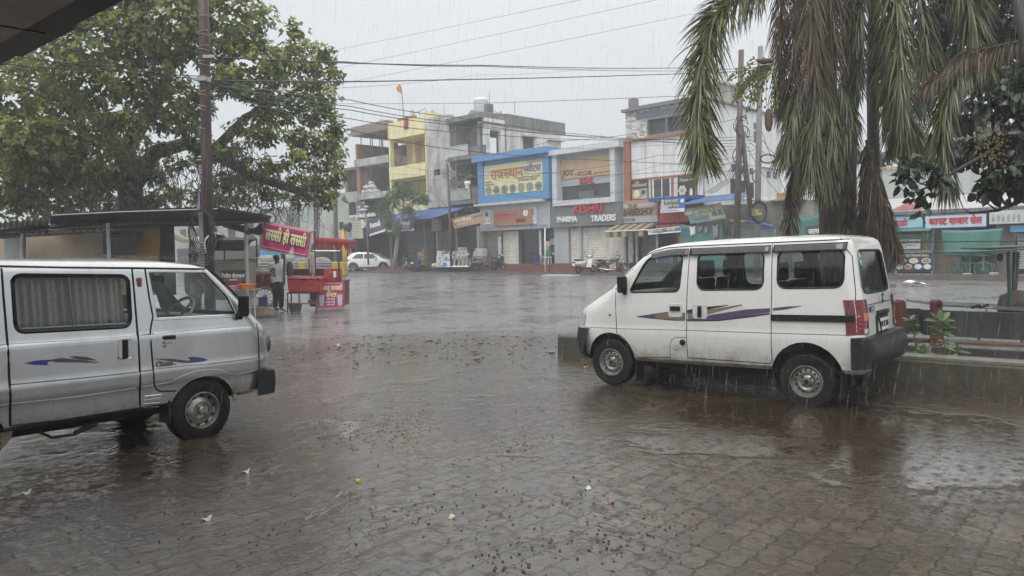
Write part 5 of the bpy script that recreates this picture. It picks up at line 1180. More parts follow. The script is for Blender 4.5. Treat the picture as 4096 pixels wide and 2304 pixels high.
# ---- raw grey concrete house with balconies, behind the blue shop
b = thing('concrete_house', 'bare grey concrete house with glass balconies and water tank', 'building', W(-11.5, -4, .25))
part('wall', lambda mb: (holes(mb, -14.82, -12.15, 5.0, 11.75, -.5, 0, [(-14.0, -13.25, 7.4, 7.85)]), fb(mb, -12.15, -8.4, 5.0, 11.1, -3.2, -3.0) if False else None,
    holes(mb, -12.15, -8.4, 5.0, 11.0, -2.2, -2.0, [(-10.3, -9.2, 8.6, 10.6), (-9.9, -9.3, 5.4, 7.4)]), fb(mb, -12.15, -12.0, 5.0, 11.0, -2.0, -.5), fb(mb, -10.0, -9.7, 5.3, 11.0, -1.1, -.8), fb(mb, -14.82, -8.4, .3, 5.0, -2.4, -2.2)), CONC, b)
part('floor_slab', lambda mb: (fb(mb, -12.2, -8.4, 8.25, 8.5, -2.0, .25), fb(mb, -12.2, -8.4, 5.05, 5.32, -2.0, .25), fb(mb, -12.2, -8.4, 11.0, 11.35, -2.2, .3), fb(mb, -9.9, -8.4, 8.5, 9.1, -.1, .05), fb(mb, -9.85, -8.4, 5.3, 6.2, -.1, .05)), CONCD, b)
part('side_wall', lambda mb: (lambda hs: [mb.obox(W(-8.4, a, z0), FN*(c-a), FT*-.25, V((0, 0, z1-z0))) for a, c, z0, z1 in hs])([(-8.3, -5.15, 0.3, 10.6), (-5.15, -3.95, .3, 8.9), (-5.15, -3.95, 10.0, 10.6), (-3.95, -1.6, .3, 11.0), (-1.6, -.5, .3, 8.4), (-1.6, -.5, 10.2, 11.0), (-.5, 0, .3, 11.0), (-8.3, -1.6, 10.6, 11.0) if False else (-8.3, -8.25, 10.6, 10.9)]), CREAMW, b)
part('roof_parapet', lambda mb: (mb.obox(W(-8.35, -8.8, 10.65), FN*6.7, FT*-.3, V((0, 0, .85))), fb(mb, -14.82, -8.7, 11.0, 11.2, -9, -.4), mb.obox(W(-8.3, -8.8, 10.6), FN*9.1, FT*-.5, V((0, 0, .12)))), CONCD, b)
part('roof_shed', lambda mb: mb.hexa([W(-13.0, -2.5, 11.3), W(-10.5, -.2, 11.4), W(-9.0, -.2, 11.4), W(-9.0, -2.5, 11.3)], [W(-12.4, -2.5, 11.5), W(-11.0, -1.2, 12.05), W(-9.4, -.6, 11.62), W(-9.0, -2.5, 11.6)]), mat('dark_sheet', (.09, .09, .092), .6), b)
def gwin(n0, n1, z0, z1):
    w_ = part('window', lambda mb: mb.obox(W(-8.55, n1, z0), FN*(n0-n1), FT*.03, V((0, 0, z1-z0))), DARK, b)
    part('grille', lambda mb: [mb.tube([W(-8.45, n0+(n1-n0)*i/6, z0), W(-8.45, n0+(n1-n0)*i/6, z1)], .015, 4) for i in range(7)] + [mb.tube([W(-8.45, n0, z0+(z1-z0)*i/6), W(-8.45, n1, z0+(z1-z0)*i/6)], .012, 4) for i in range(7)], GFRAME, w_)
    part('sun_shade', lambda mb: mb.obox(W(-8.4, n1-.15, z1+.03), FN*(n0-n1+.3), FT*.35, V((0, 0, .07))), CONC, w_)
gwin(-3.95, -5.15, 8.9, 10.0); gwin(-6.8, -8.2, 9.0, 9.95)
part('glass_balustrade', lambda mb: (fb(mb, -12.1, -10.05, 8.55, 9.25, .12, .14),), mat('frosted_glass', (.42, .47, .46), .15), b); part('glass_balustrade', lambda mb: fb(mb, -12.1, -9.9, 5.38, 6.15, .12, .14), mat('frosted_glass2', (.36, .40, .39), .15), b)
part('handrail', lambda mb: (mb.tube([W(-12.15, .14, 8.5), W(-12.15, .14, 9.3), W(-10.0, .14, 9.3), W(-10.0, .14, 8.5)], .03, 6), mb.tube([W(-12.15, .14, 6.18), W(-9.88, .14, 6.18)], .025, 6)), mat('steel_rail', (.55, .56, .56), .3, metal=.6), b)
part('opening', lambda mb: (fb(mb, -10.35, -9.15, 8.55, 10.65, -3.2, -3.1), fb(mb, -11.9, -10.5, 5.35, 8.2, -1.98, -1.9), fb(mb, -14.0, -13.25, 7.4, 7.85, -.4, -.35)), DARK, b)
tk = thing('water_tank', 'white ribbed water tank on the grey concrete house', 'water tank', W(-9.3, -3, 11.3))
part('body', lambda mb: tank(mb, fp(1925, 462, -3), .55, 1.45), TANKM, tk, smooth=True, auto=40)
part('lid', lambda mb: mb.lathe(fp(1925, 462, -3)+V((0, 0, 1.33)), (0, 0, 1), [(.3, 0), (.3, .1), (.04, .14)], 14), TANKM, tk)
tag(part('roof_chimney', lambda mb: (mb.box(fp(1955, 448, -2)+V((0, 0, .0)), (.5, .5, 1.1), .76),), CONCD, None), 'square concrete stub beside the water tank on the grey house', 'chimney')
def dish(name, label, c, r, az, group=None):
    t = thing('satellite_dish', label, 'satellite dish', c-V((0, 0, .5)), group); ax = V((math.sin(az), -math.cos(az), .5)).normalized()
    part('reflector', lambda mb: mb.lathe(c, ax, [(.02, 0), (r*.4, .02), (r*.75, .07), (r, .14)], 18), mat('dish_grey', (.50, .50, .49), .5), t, smooth=True, solid=.012)
    part('arm', lambda mb: (mb.tube([c, c+ax*r*1.1+V((0, 0, -.1))], .02, 5), mb.tube([c, c-V((0, 0, .55))], .025, 5)), GFRAME, t)
dish('d', 'satellite dish on the yellow house roof edge', fp(1718, 452, -1.5), .42, .7); dish('d', 'satellite dish right of the water tank on the grey house', fp(1990, 455, -2.5), .42, .9)
dish('d', 'small satellite dish on the yellow house roof by the red shrine', fp(1637, 484, -1), .3, .2)
for i, (x, y0, y1) in enumerate(((1957, 455, 363), (1776, 470, 418), (2059, 452, 410))): tag(part('roof_mast', lambda mb: mb.cyl(fp(x, y0, -3), fp(x, y1, -3), .03, .02, 5), CONP, None), ('tall thin mast behind the water tank', 'thin mast on the grey house left of the water tank', 'short thin mast above the long grey parapet')[i], 'mast')
# second grey block further back
b = thing('concrete_block', 'low grey concrete block with parapet behind the slate fronted shop', 'building', W(-1, -8, .25))
part('wall', lambda mb: (mb.obox(W(2.5, -6.6, .3), FN*-6, FT*-9.6, V((0, 0, 8.9))),), CONC, b)
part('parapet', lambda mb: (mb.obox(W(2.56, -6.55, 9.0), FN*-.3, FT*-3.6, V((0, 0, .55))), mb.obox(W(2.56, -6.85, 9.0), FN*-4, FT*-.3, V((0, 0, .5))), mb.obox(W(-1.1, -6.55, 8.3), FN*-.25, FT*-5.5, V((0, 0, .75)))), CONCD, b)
part('roof_sheet', lambda mb: mb.prism([W(-1.0, -3.2, 8.2), W(2.6, -3.2, 8.25), W(2.6, -6.5, 8.75), W(-1.0, -6.5, 8.75)], (0, 0, .06)), CONCD, b)

# ---- yellow house
b = thing('yellow_house', 'pale yellow three storey house with open balconies', 'building', W(-17.1, -3, .25))
part('balcony_parapet', lambda mb: (fb(mb, -19.42, -14.85, 10.68, 12.0, -.25, .1), fb(mb, -19.42, -14.9, 7.5, 8.5, -.25, .1), fb(mb, -19.42, -14.95, 4.6, 5.9, -.25, .1)), YEL, b)
part('side_pier', lambda mb: (fb(mb, -19.42, -19.2, 4.6, 10.68, -.3, .06), fb(mb, -14.95, -14.80, 4.6, 12.35, -1.6, .0)), YEL, b)
part('wall', lambda mb: (holes(mb, -19.2, -14.95, 4.6, 12.0, -1.8, -1.6, [(-16.8, -16.05, 8.4, 9.95), (-15.45, -14.98, 8.45, 9.98), (-16.8, -16.05, 5.4, 6.95), (-15.45, -14.98, 5.4, 6.95)]), fb(mb, -17.7, -17.4, 8.3, 10.7, -1.6, -1.0), fb(mb, -19.4, -14.85, .3, 4.6, -2, -1.8)), mat('balcony_yellow', (.62, .50, .24), .8, var=.06), b)
part('ceiling', lambda mb: (fb(mb, -19.2, -14.95, 10.5, 10.67, -1.6, -.25), fb(mb, -19.2, -14.95, 7.35, 7.49, -1.6, -.25), fb(mb, -19.2, -14.95, 8.2, 8.3, -1.6, -.25)), YELD, b)
for z in (8.4, 5.4):
    d_ = part('door', lambda mb: fb(mb, -16.8, -16.05, z, z+1.55, -2.1, -2.0), DARK, b); part('door_frame', lambda mb: (fb(mb, -16.84, -16.76, z, z+1.6, -1.62, -1.52), fb(mb, -16.1, -16.02, z, z+1.6, -1.62, -1.52), fb(mb, -16.4, -16.3, z, z+1.5, -1.9, -1.8)), WOODP, d_)
    w_ = part('window', lambda mb: fb(mb, -15.45, -14.98, z, z+1.55, -2.1, -2.05), mat('sky_pane', (.45, .50, .53), .1), b); part('window_frame', lambda mb: (fb(mb, -15.5, -15.4, z, z+1.6, -1.62, -1.5), fb(mb, -15.25, -15.19, z, z+1.6, -1.62, -1.52), fb(mb, -15.45, -15.0, z+.9, z+1.0, -1.62, -1.53)), WOODP, w_)
part('railing', lambda mb: (mb.tube([W(-19.2, -.05, 8.68), W(-14.95, -.05, 8.68)], .025, 5), mb.tube([W(-16.4, -.1, 12.35), W(-14.85, -.1, 12.6)], .025, 5), mb.tube([W(-16.4, -.1, 12.0), W(-16.4, -.1, 12.35)], .02, 5), mb.tube([W(-15.6, -.1, 12.0), W(-15.6, -.1, 12.48)], .02, 5)), GFRAME, b)
part('brick_parapet', lambda mb: fb(mb, -19.42, -17.3, 12.0, 12.5, -1.2, -.9), BRICK, b)
g = thing('roof_shrine', 'small red painted shrine niche on the yellow parapet', 'shrine', W(-17, .1, 11.3)); part('niche', lambda mb: fb(mb, -17.3, -16.75, 11.25, 12.25, .08, .14), mat('shrine_dark', (.18, .10, .08), .7), g); part('idol', lambda mb: (mb.ball(W(-17.02, .2, 11.75), .14, .08, .28, 8), mb.ball(W(-17.02, .2, 12.1), .09, .08, .1, 8)), mat('shrine_red', (.60, .06, .03), .6), g)
fl = thing('roof_flag', 'orange flag on a tall bent pole over the yellow house', 'flag', fp(1616, 476, -.8)); pts = [fp(1616, 476, -.8), fp(1612, 430, -.8), fp(1608, 378, -.8), fp(1604, 345, -.8)]
part('pole', lambda mb: mb.tube(pts, [.045, .04, .035, .03], 6), mat('green_pole', (.12, .17, .11), .6), fl); part('cloth', lambda mb: mb.prism([fp(1604, 348, -.8), fp(1600, 336, -.8), fp(1585, 352, -.8), fp(1592, 368, -.8), fp(1606, 374, -.8)], FN*.03), mat('flag_orange', (.62, .20, .03), .7), fl)

# ---- unfinished brick frame house
b = thing('unfinished_house', 'unfinished brick and concrete frame house with bare top storey', 'building', W(-21.7, -3, .25))
part('slab', lambda mb: (fb(mb, -24.15, -19.45, 8.95, 9.55, -6, .15), fb(mb, -24.0, -19.45, 6.15, 6.65, -6, .35), fb(mb, -24.1, -19.5, 3.9, 4.2, -6, .3)), CONC, b)
part('roof_slab', lambda mb: (fb(mb, -24.3, -19.4, 11.55, 12.28, -.5, .3), fb(mb, -24.3, -19.4, 11.55, 11.75, -6, -.5), fb(mb, -24.6, -24.3, 11.7, 11.78, -4, .4)), mat('reddish_concrete', (.25, .17, .14), .85, var=.2, stain=(.15, .12, .10)), b)
part('brick_wall', lambda mb: (fb(mb, -24.1, -23.6, 4.2, 8.95, -.5, 0), fb(mb, -24.1, -23.9, 9.55, 10.9, -6, 0), fb(mb, -23.9, -19.5, 9.55, 10.9, -3.6, -3.4), fb(mb, -20.9, -19.6, 9.55, 10.2, -1.4, -1.1), fb(mb, -24.1, -19.5, 9.55, 9.9, -.3, -.1) if False else None), BRICK, b)
part('column', lambda mb: (fb(mb, -22.1, -21.5, 9.55, 11.55, -2.5, -2.0), fb(mb, -22.0, -21.6, 4.2, 8.95, -3, -2.6), fb(mb, -19.7, -19.5, 4.2, 8.95, -1.0, -.6)), CONCD, b)
part('back_wall', lambda mb: (fb(mb, -23.6, -19.45, 4.2, 8.95, -4.2, -4.0), fb(mb, -23.6, -23.4, 4.2, 8.95, -4, -.5)), mat('dim_plaster', (.20, .205, .205), .85, var=.25), b)
part('prop', lambda mb: [mb.cyl(W(-23.7+.52*i+.1*math.sin(i*5), -.3-1.2*(i % 3)/2, 9.55), W(-23.7+.52*i+.1*math.sin(i*3), -.3-1.2*(i % 3)/2, 11.55), .045, .04, 5) for i in range(9)], STEELP, b)
part('rebar', lambda mb: [mb.cyl(W(-21.9+.1*i, -1, 12.28), W(-21.9+.11*i, -1, 12.75+.1*(i % 2)), .012, .012, 4) for i in range(5)] + [mb.cyl(W(-19.3+.1*i, -2.2, 12.2), W(-19.3+.1*i, -2.2, 13.3+.1*(i % 2)), .012, .012, 4) for i in range(5)], STEELP, b)
part('lower_shop', lambda mb: (fb(mb, -31, -19.4, .3, 3.9, -3.2, -3), fb(mb, -23.0, -19.6, 4.25, 5.3, .0, .06), fb(mb, -23.0, -19.6, 5.5, 5.53, .0, .04)), mat('dark_frontage', (.028, .029, .031), .7, var=.3), b)
for i, (t, z, r) in enumerate(((-23.1, 6.8, .3), (-22.6, 6.82, .33), (-22.1, 6.82, .32), (-21.7, 6.8, .3), (-22.8, 7.15, .3), (-22.3, 7.2, .32), (-21.9, 7.15, .28), (-22.35, 7.5, .26))):
    tag(part('cement_sack', lambda mb: (mb.ball(W(t, -.1-.15*(i % 2), z), r*1.15, r*.8, r*.62, 10, i, .12), mb.ball(W(t, -.1, z+r*.55), .08, .08, .12, 6)), mat('sack_white', (.50, .50, .49), .8, var=.15, vs=6), None, smooth=True), ['white sack at the left end of the pile on the unfinished house', 'white sack second along the bottom row of the sack pile', 'white sack third along the bottom row of the sack pile', 'white sack at the right end of the bottom row of the pile', 'white sack at the left of the second layer of the pile', 'white sack in the middle of the second layer of the pile', 'white sack at the right of the second layer of the pile', 'white sack on the very top of the sack pile'][i], 'sack', 'sacks piled on the unfinished house')
fsign('hoarding', 'dark vertical board with white print fixed on the brick corner', -23.5, -22.3, 4.6, 6.0, .5, [mat('dark_vinyl_board', (.10, .095, .11), .5), TXW], texts=[('O', .75, .84, .1, 1, 'l', .2), ('ब्यूटी', .1, .62, .12, 1, 'l', .5), ('पार्लर', .1, .42, .12, 1, 'l', .5), ('एवं', .1, .24, .12, 1, 'l', .4)])
fsign('shop_sign', 'long white lettered blue shop board under the unfinished house', -22.2, -18.7, 3.75, 4.45, 1.0, [mat('steel_blue_board', (.12, .28, .42), .5, var=.15), TXW, TXC], texts=[('उत्सव ज्वेलर्स', .12, .2, .45, 1, 'l', .6, dict(bold=.03))], rects=[(0, 0, .1, 1, 2)])
fsign('shop_lettering_board', 'pale cream list board with ruled lines beside the blue shop board', -23.9, -22.3, 2.9, 4.4, .8, [mat('cream_list', (.52, .50, .36), .5, var=.1), TXG], rects=[(.05, .12+.14*i, .95, .14+.14*i, 1) for i in range(6)])
part('x', lambda mb: None, CONC, None) if False else None
mbx = MB(); text(mbx, 'उत्सव ग्रुप मोबाईल एसेसरीज', W(-23.9, 1.0, 4.62), FT, (0, 0, 1), height=.26, maxw=4.6, depth=.05, bold=.03); tag(mbx.build('shop_lettering', TXW), 'row of white raised letters along the ledge of the unfinished house', 'sign')
# ---- low green house at the left
b = thing('green_house', 'low pale green house half hidden by the big tree', 'building', W(-27.5, -3, .25))
part('wall', lambda mb: (fb(mb, -31, -24.3, 3.4, 7.0, -4, -.4), fb(mb, -36, -31.2, .3, 6.6, -5, -1.5)), mat('pale_green_plaster', (.36, .42, .36), .8, var=.08, stain=(.2, .22, .19)), b)
part('brick_top', lambda mb: (fb(mb, -26.6, -24.3, 7.0, 8.9, -3, -2.6), fb(mb, -26.6, -26.3, 7.0, 8.9, -2.6, -.5), fb(mb, -24.6, -24.3, 7.0, 8.9, -2.6, -.5), fb(mb, -26.8, -24.2, 8.9, 9.1, -3, -.3)), BRICK, b)
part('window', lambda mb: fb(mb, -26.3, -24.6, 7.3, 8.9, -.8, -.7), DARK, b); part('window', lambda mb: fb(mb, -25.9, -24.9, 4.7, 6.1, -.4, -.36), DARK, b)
part('ledge', lambda mb: (fb(mb, -31, -24.1, 3.0, 4.3, -.4, .5),), mat('stained_ledge', (.42, .41, .36), .8, var=.3, vs=1, stain=(.13, .12, .10), stain_amt=.9), b)
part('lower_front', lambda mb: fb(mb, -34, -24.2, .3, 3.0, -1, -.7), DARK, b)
AC = mat('dish_white', (.60, .60, .58), .5)
dish('d', 'round white dish on the roof of the green house', fp(1358, 742, -1), .5, .4)
tag(part('awning', lambda mb: mb.prism([W(-33, .4, 3.05), W(-23, .4, 3.05), W(-23, 2.2, 2.55), W(-33, 2.2, 2.55)], (0, 0, .06)), mat('dull_blue_sheet', (.14, .19, .28), .5, var=.3), None), 'dull blue sheet awning over the shops behind the white hatchback', 'awning')
mbx = MB()
for i, (t, z, m_) in enumerate(((-24.5, 1.8, 0), (-25.2, 1.85, 1))): mbx.mi = m_; mbx.lathe(W(t, .6, z), FN, [(.33, 0), (.33, .03), (.30, .04), (.02, .04)], 20)
tag(mbx.build('round_signs', [mat('round_yellow', (.60, .50, .14), .5), mat('round_red', (.55, .12, .16), .5)]), 'pair of round red and yellow shop signs above the hatchback', 'sign')

b = thing('far_house', 'plain grey green two storey house far behind the snack shed', 'building', W(-48, -3, .25))
part('wall', lambda mb: fb(mb, -64, -37, .2, 6.4, -6, -.6), mat('dull_green_wall', (.30, .33, .30), .8, var=.15, vs=.4, stain=(.18, .19, .17)), b)
for i in range(6): part('window', lambda mb: fb(mb, -62+4.2*i, -60.4+4.2*i, 3.6, 5.0, -.6, -.55), DARK, b)
part('shop_front', lambda mb: fb(mb, -63, -37.5, .3, 2.7, -.6, -.5), DARK, b)
# ---- blue tin shed shops in front of yellow and grey houses
b = thing('shop_shed', 'blue tin roofed shop shed with open fronts and timber posts', 'building', W(-13.5, 0, .3))
part('roof', lambda mb: corr(mb, W(-18.2, -.4, 5.05), W(-10.3, -.4, 5.05), W(-17.6, 2.3, 4.05), W(-11.9, 2.3, 4.05), 34, .035), BTIN, b, smooth=True, solid=.01)
part('roof_flank', lambda mb: (corr(mb, W(-12.2, -.3, 4.98), W(-9.95, -.3, 4.98), W(-11.9, 2.35, 4.0), W(-11.7, 2.35, 4.02), 8, .03),), mat('navy_tin', (.035, .075, .26), .4), b, smooth=True, solid=.01)
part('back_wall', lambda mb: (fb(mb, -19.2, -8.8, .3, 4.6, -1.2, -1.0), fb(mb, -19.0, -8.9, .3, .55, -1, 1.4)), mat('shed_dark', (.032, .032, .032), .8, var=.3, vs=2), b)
part('roller_shutter', lambda mb: bars(mb, -17.2, -13.95, .6, 3.4, .2), SHUTG, b)
part('post', lambda mb: [mb.cyl(W(t, 1.2, .3), W(t, 1.2, 4.4), .085, .08, 8) for t in (-18.0, -13.8, -10.3)], WOODP, b)
part('side_wall', lambda mb: (fb(mb, -8.95, -8.75, .3, 3.4, -1, .5), fb(mb, -13.75, -13.55, .5, 3.2, -1, .2)), mat('pale_side_wall', (.40, .38, .34), .8, stain=(.2, .18, .15)), b)
part('lintel', lambda mb: fb(mb, -13.5, -12.6, 3.2, 4.1, .6, .8), mat('tan_lintel', (.40, .31, .20), .7, stain=(.18, .13, .09)), b)
part('red_step', lambda mb: fb(mb, -19.0, -14.5, .2, .46, 1.41, 2.0), REDP, b)
fsign('shop_sign', 'dark blue ice cream sign with sundaes and white store strip', -17.05, -13.85, 3.25, 4.22, 2.2, [mat('ice_navy', (.045, .04, .15), .4), TXW, mat('sundae_print', (.50, .36, .30), .5, var=.7, vs=7), TXB, mat('violet_print', (.22, .20, .32), .5, var=.3, vs=4)],
      rects=[(0, 0, 1, .16, 1), (.02, .18, .40, .98, 4)], ells=[(.10+.075*i, .50, .026, .28, 2) for i in range(4)] + [(.34, .66, .035, .12, 1)], texts=[('Amul', .53, .46, .38, 1, 'l', .35, dict(bold=.05)), ('ICE CREAM', .60, .26, .13, 1, 'l', .24, dict(bold=.02)), ('SHIV KIRANA STORE', .55, .03, .10, 3, 'l', .42, dict(bold=.02))])
O = fp(1478, 945, 1.9); sign('shop_sign', 'tilted dark ice cream sign beside the small street tree', O, fp(1570, 915, 1.9)-O, fp(1462, 885, 1.9)-O, .03, [mat('dull_navy', (.07, .075, .10), .5), TXW, TXG], rects=[(0, 0, 1, .12, 1)], texts=[('Amul', .12, .45, .36, 1, 'l', .5, dict(bold=.05)), ('ICE CREAM', .25, .24, .14, 2, 'l', .4)])
O = fp(1818, 915, 1.6); sign('shop_banner', 'faded pink brown mobile shop banner under the tin roof', O, fp(1942, 888, 1.6)-O, fp(1804, 876, 1.6)-O, .02, [mat('faded_pink_print', (.36, .20, .155), .6, var=.15, vs=1.5, stain=(.50, .38, .31), stain_amt=.5), TXC, TXG], texts=[('अप्सरा मोबाइल', .05, .50, .34, 1, 'l', .58, dict(bold=.03)), ('एण्ड इलेक्ट्रिकल्स', .66, .62, .2, 2, 'l', .32), ('सभी प्रकार के मोबाइल रिपेयरिंग', .16, .26, .12, 1, 'l', .6)])
# ------------------------------------------------------------------ canopy over the viewer
SOFF = mat('soffit_paint', (.42, .39, .365), .8, var=.08, vs=.8, stain=(.10, .09, .08), stain_amt=.5); FASC = mat('dark_fascia', (.05, .042, .037), .6, var=.3, vs=6)
def onz(px, py, z):
    d = ray(px, py); t = (z-CAM.z)/d.z; return CAM+d*t
ca = thing('roof_overhang', 'dark flat roof overhang with stained fascia close overhead', 'canopy', V((-5, 2, 3.0)))
A0, B0 = onz(0, 258, 3.0), onz(493, 0, 3.0); dr = (B0-A0).normalized(); nn = V((dr.y, -dr.x, 0))
if nn.y > 0: nn = -nn
pa, pb = A0-dr*4.5, B0+dr*3.6
part('soffit', lambda mb: mb.prism([pa+nn*.16, pb+nn*.16, pb+nn*7, pa+nn*7], (0, 0, .12)), SOFF, ca)
part('fascia', lambda mb: (mb.prism([pa, pb, pb+nn*.16, pa+nn*.16], (0, 0, .20)), mb.prism([A0+dr*.3-nn*.03, A0+dr*1.2-nn*.03, A0+dr*1.2, A0+dr*.3], (0, 0, .10))), FASC, ca)
part('soffit_joint', lambda mb: mb.prism([onz(0, 103, 2.994), onz(180, 135, 2.994), onz(180, 138, 2.994), onz(0, 107, 2.994)], (0, 0, .004)), FASC, ca)

# ------------------------------------------------------------------ poles and cables
def pole(name, label, pts, r0, r1, m, extra=None, cat='utility pole'):
    t = thing(name, label, cat, pts[0])
    part('shaft', lambda mb: mb.tube(pts, [r0+(r1-r0)*i/(len(pts)-1) for i in range(len(pts))], 10), m, t, smooth=True)
    if extra: extra(t)
    return t
YP = 15.0
BROWNP = mat('rusty_brown_pole', (.034, .021, .017), .5, var=.35, vs=5, stain=(.07, .045, .032), stain_amt=.5)
lp = [V((P(832, 1100, YP).x, YP, .0)), P(828, 700, YP), P(818, 200, YP), P(812, -120, YP)]
def xt(t):
    def coil(mb):
        for i in range(16):
            y = 90+i*30 if i < 12 else 360+(i-12)*45; c = P(816, y, YP); r = .112
            mb.tube([c+V((r*math.cos(a*.55), r*math.sin(a*.55), .012*a*((-1)**i))) for a in range(12)], .007, 4)
    part('wire_wrap', coil, mat('copper_wire', (.33, .22, .15), .5), t)
    part('clamp', lambda mb: (mb.lathe(P(818, 320, YP)-V((0, 0, .05)), (0, 0, 1), [(.125, 0), (.125, .1)], 12), mb.box(P(800, 318, YP-.12), (.25, .06, .05)), mb.box(P(835, 226, YP-.1), (.22, .05, .06))), mat('galvanised', (.34, .35, .36), .4, metal=.5), t)
    part('conduit', lambda mb: mb.tube([P(800, 660, YP-.15), P(796, 810, YP-.15), P(804, 1000, YP-.15), P(806, 1080, YP-.15)], .022, 8), mat('lilac_pipe', (.30, .20, .36), .5), t)
    part('inner_post', lambda mb: mb.tube([P(800, 830, YP-.2), P(812, 1080, YP-.2)], .042, 8), CONP, t)
    def loops(mb):
        for i in range(9):
            c = P(808, 905+2*i, YP-.28-.01*i); rx, rz = .16+.014*i, .36+.022*i
            mb.tube([c+V((rx*math.cos(a*math.pi/12)+.02*math.sin(a+i), .02*math.sin(a*2+i), rz*math.sin(a*math.pi/12)-.02*i)) for a in range(24)], .010, 5, closed=True)
    part('cable_coil', loops, mat('black_cable', (.014, .014, .015), .45), t)
    part('pale_conduit', lambda mb: mb.tube([P(835, 942, YP-.2), P(822, 958, YP-.22), P(818, 975, YP-.22), P(824, 1015, YP-.22)], .014, 6), TXW, t)
    part('earth_wire', lambda mb: mb.tube([P(840, 500, YP-.12), P(828, 700, YP-.13), P(822, 850, YP-.13)], .005, 4), mat('dull_red_wire', (.16, .03, .025), .5), t)
pole('utility_pole', 'rust brown pole wound with wire and hung with a black cable coil', lp, .108, .095, BROWNP, xt)
def mid(t):
    part('crossarm', lambda mb: (mb.tube([fp(1782, 640, 2), fp(1812, 690, 2.4)], .05, 5), mb.tube([fp(1780, 700, 2), fp(1830, 660, 2)], .04, 5), mb.tube([fp(1785, 690, 2), fp(1850, 745, 2)], .04, 5), mb.tube([fp(1795, 775, 2), fp(1885, 700, 2.2)], .05, 5), mb.tube([fp(1790, 830, 2), fp(1728, 765, 2.2)], .05, 5)), CONP, t)
    part('fuse_box', lambda mb: mb.box(fp(1815, 695, 2.1), (.35, .3, .4)), GFRAME, t)
pole('utility_pole', 'thin rusty pole with crossed struts in front of the grey balconies', [fp(1806, 1074, 2), fp(1799, 850, 2), fp(1788, 640, 2)], .11, .09, STEELP, mid)
def rp(t):
    part('cable_knot', lambda mb: [mb.tube([fp(2962+k*3, 500+9*k, 2.2)+V((.35*math.cos(a*.6+k), -.2*math.sin(a*.6), .35*math.sin(a*.6+k))) for a in range(9)], .022, 4) for k in range(4)] + [mb.tube([fp(2952, 625+95*j, 2.1)+V((.30*math.cos(a*math.pi/8), -.1, .38*math.sin(a*math.pi/8))) for a in range(16)], .03, 5, closed=True) for j in range(2)] + [mb.tube([fp(2962, 500, 2.2), fp(2945+8*j, 620, 2.2), fp(2900+10*j, 720, 1.5), fp(2815+12*j, 775, .5)], .016, 4) for j in range(4)], SEAL, t)
    part('crossarm', lambda mb: mb.tube([fp(2945, 470, 2.2), fp(2985, 462, 2.2)], .05, 5), CONP, t)
pole('utility_pole', 'tall grey brown pole with knotted cables left of the palms', [fp(2943, 1085, 2.2), fp(2955, 640, 2.2), fp(2965, 200, 2.2)], .17, .13, STEELP, rp)
def rp2(t):
    part('cable_coil', lambda mb: [mb.tube([fp(3031, 845, 2.5)+V((.36*math.cos(a*math.pi/8), -.2, .5*math.sin(a*math.pi/8)-.05*k)) for a in range(16)], .03, 5, closed=True) for k in range(3)] + [mb.tube([fp(3065, 635, 2.5)+V((.36*math.cos(a*math.pi/8), -.2, .2*math.sin(a*math.pi/8)-.05*k)) for a in range(16)], .02, 5, closed=True) for k in range(2)] + [mb.tube([fp(3018, 708, 2.5)+V((.16*math.cos(a*math.pi/8), -.2, .28*math.sin(a*math.pi/8))) for a in range(16)], .03, 5, closed=True)], SEAL, t)
    part('number_plate', lambda mb: (mb.box(fp(3028, 850, 2.75), (.5, .03, .34))), mat('pole_plate', (.16, .13, .08), .5), t)
    part('plate_lettering', lambda mb: (text(mb, 'JE', fp(3022, 848, 2.85), (1, 0, 0), (0, 0, 1), height=.12), text(mb, '7465', fp(3020, 860, 2.85), (1, 0, 0), (0, 0, 1), height=.12)), TXY, t)
pole('utility_pole', 'grey pole with a round cable coil and number plate in front of the palms', [fp(3026, 1090, 2.5), fp(3034, 640, 2.5), fp(3042, 186, 2.5)], .16, .12, CONP, rp2)
pole('stay_pole', 'leaning strut pole between the two tall poles by the tin stall', [fp(3005, 870, 2.0), fp(2962, 470, 2.0)], .13, .10, STEELP)
pole('utility_pole', 'grey pole half hidden by the right edge of the big tree', [fp(1345, 1075, 2.2), fp(1340, 700, 2.2), fp(1338, 330, 2.2)], .2, .14, CONP)
pole('utility_pole', 'pale pole behind the pink banner beside the big tree', [fp(1266, 1090, 4.5), fp(1262, 700, 4.5), fp(1258, 520, 4.5)], .2, .16, CONP)
pole('sign_post', 'thin grey post beside the tilted ice cream sign', [fp(1474, 1060, 2.2), fp(1466, 880, 2.2), fp(1458, 842, 2.2)], .08, .06, CONP, lambda t: part('lamp', lambda mb: (mb.box(fp(1456, 838, 2.2), (.5, .3, .12)), mb.box(fp(1466, 826, 2.2), (.3, .25, .1))), TXW, t), 'post')
pole('sign_post', 'thin white post standing in front of the sweet shop glass door', [fp(2181, 1092, 1.5), fp(2180, 912, 1.5)], .045, .04, TXW, None, 'post')
def ylp(t): part('loudspeaker', lambda mb: (mb.lathe(P(1372, 905, 34), (1, -.3, -.2), [(.10, 0), (.13, .12), (.22, .30), (.24, .33)], 12), mb.box(P(1366, 903, 34), (.14, .2, .34))), mat('speaker_grey', (.07, .07, .07), .6), t)
pole('lamp_post', 'yellow painted pole with a grey loudspeaker behind the red stall', [P(1383, 1105, 34), P(1372, 900, 34)], .11, .10, mat('yellow_post_paint', (.55, .36, .07), .5, var=.12, stain=(.3, .2, .08)), ylp)
CABM = [mat('cable_black', (.02, .02, .022), .5), mat('cable_green', (.03, .10, .07), .5), mat('cable_grey', (.16, .16, .165), .5), mat('cable_red', (.38, .05, .05), .5)]
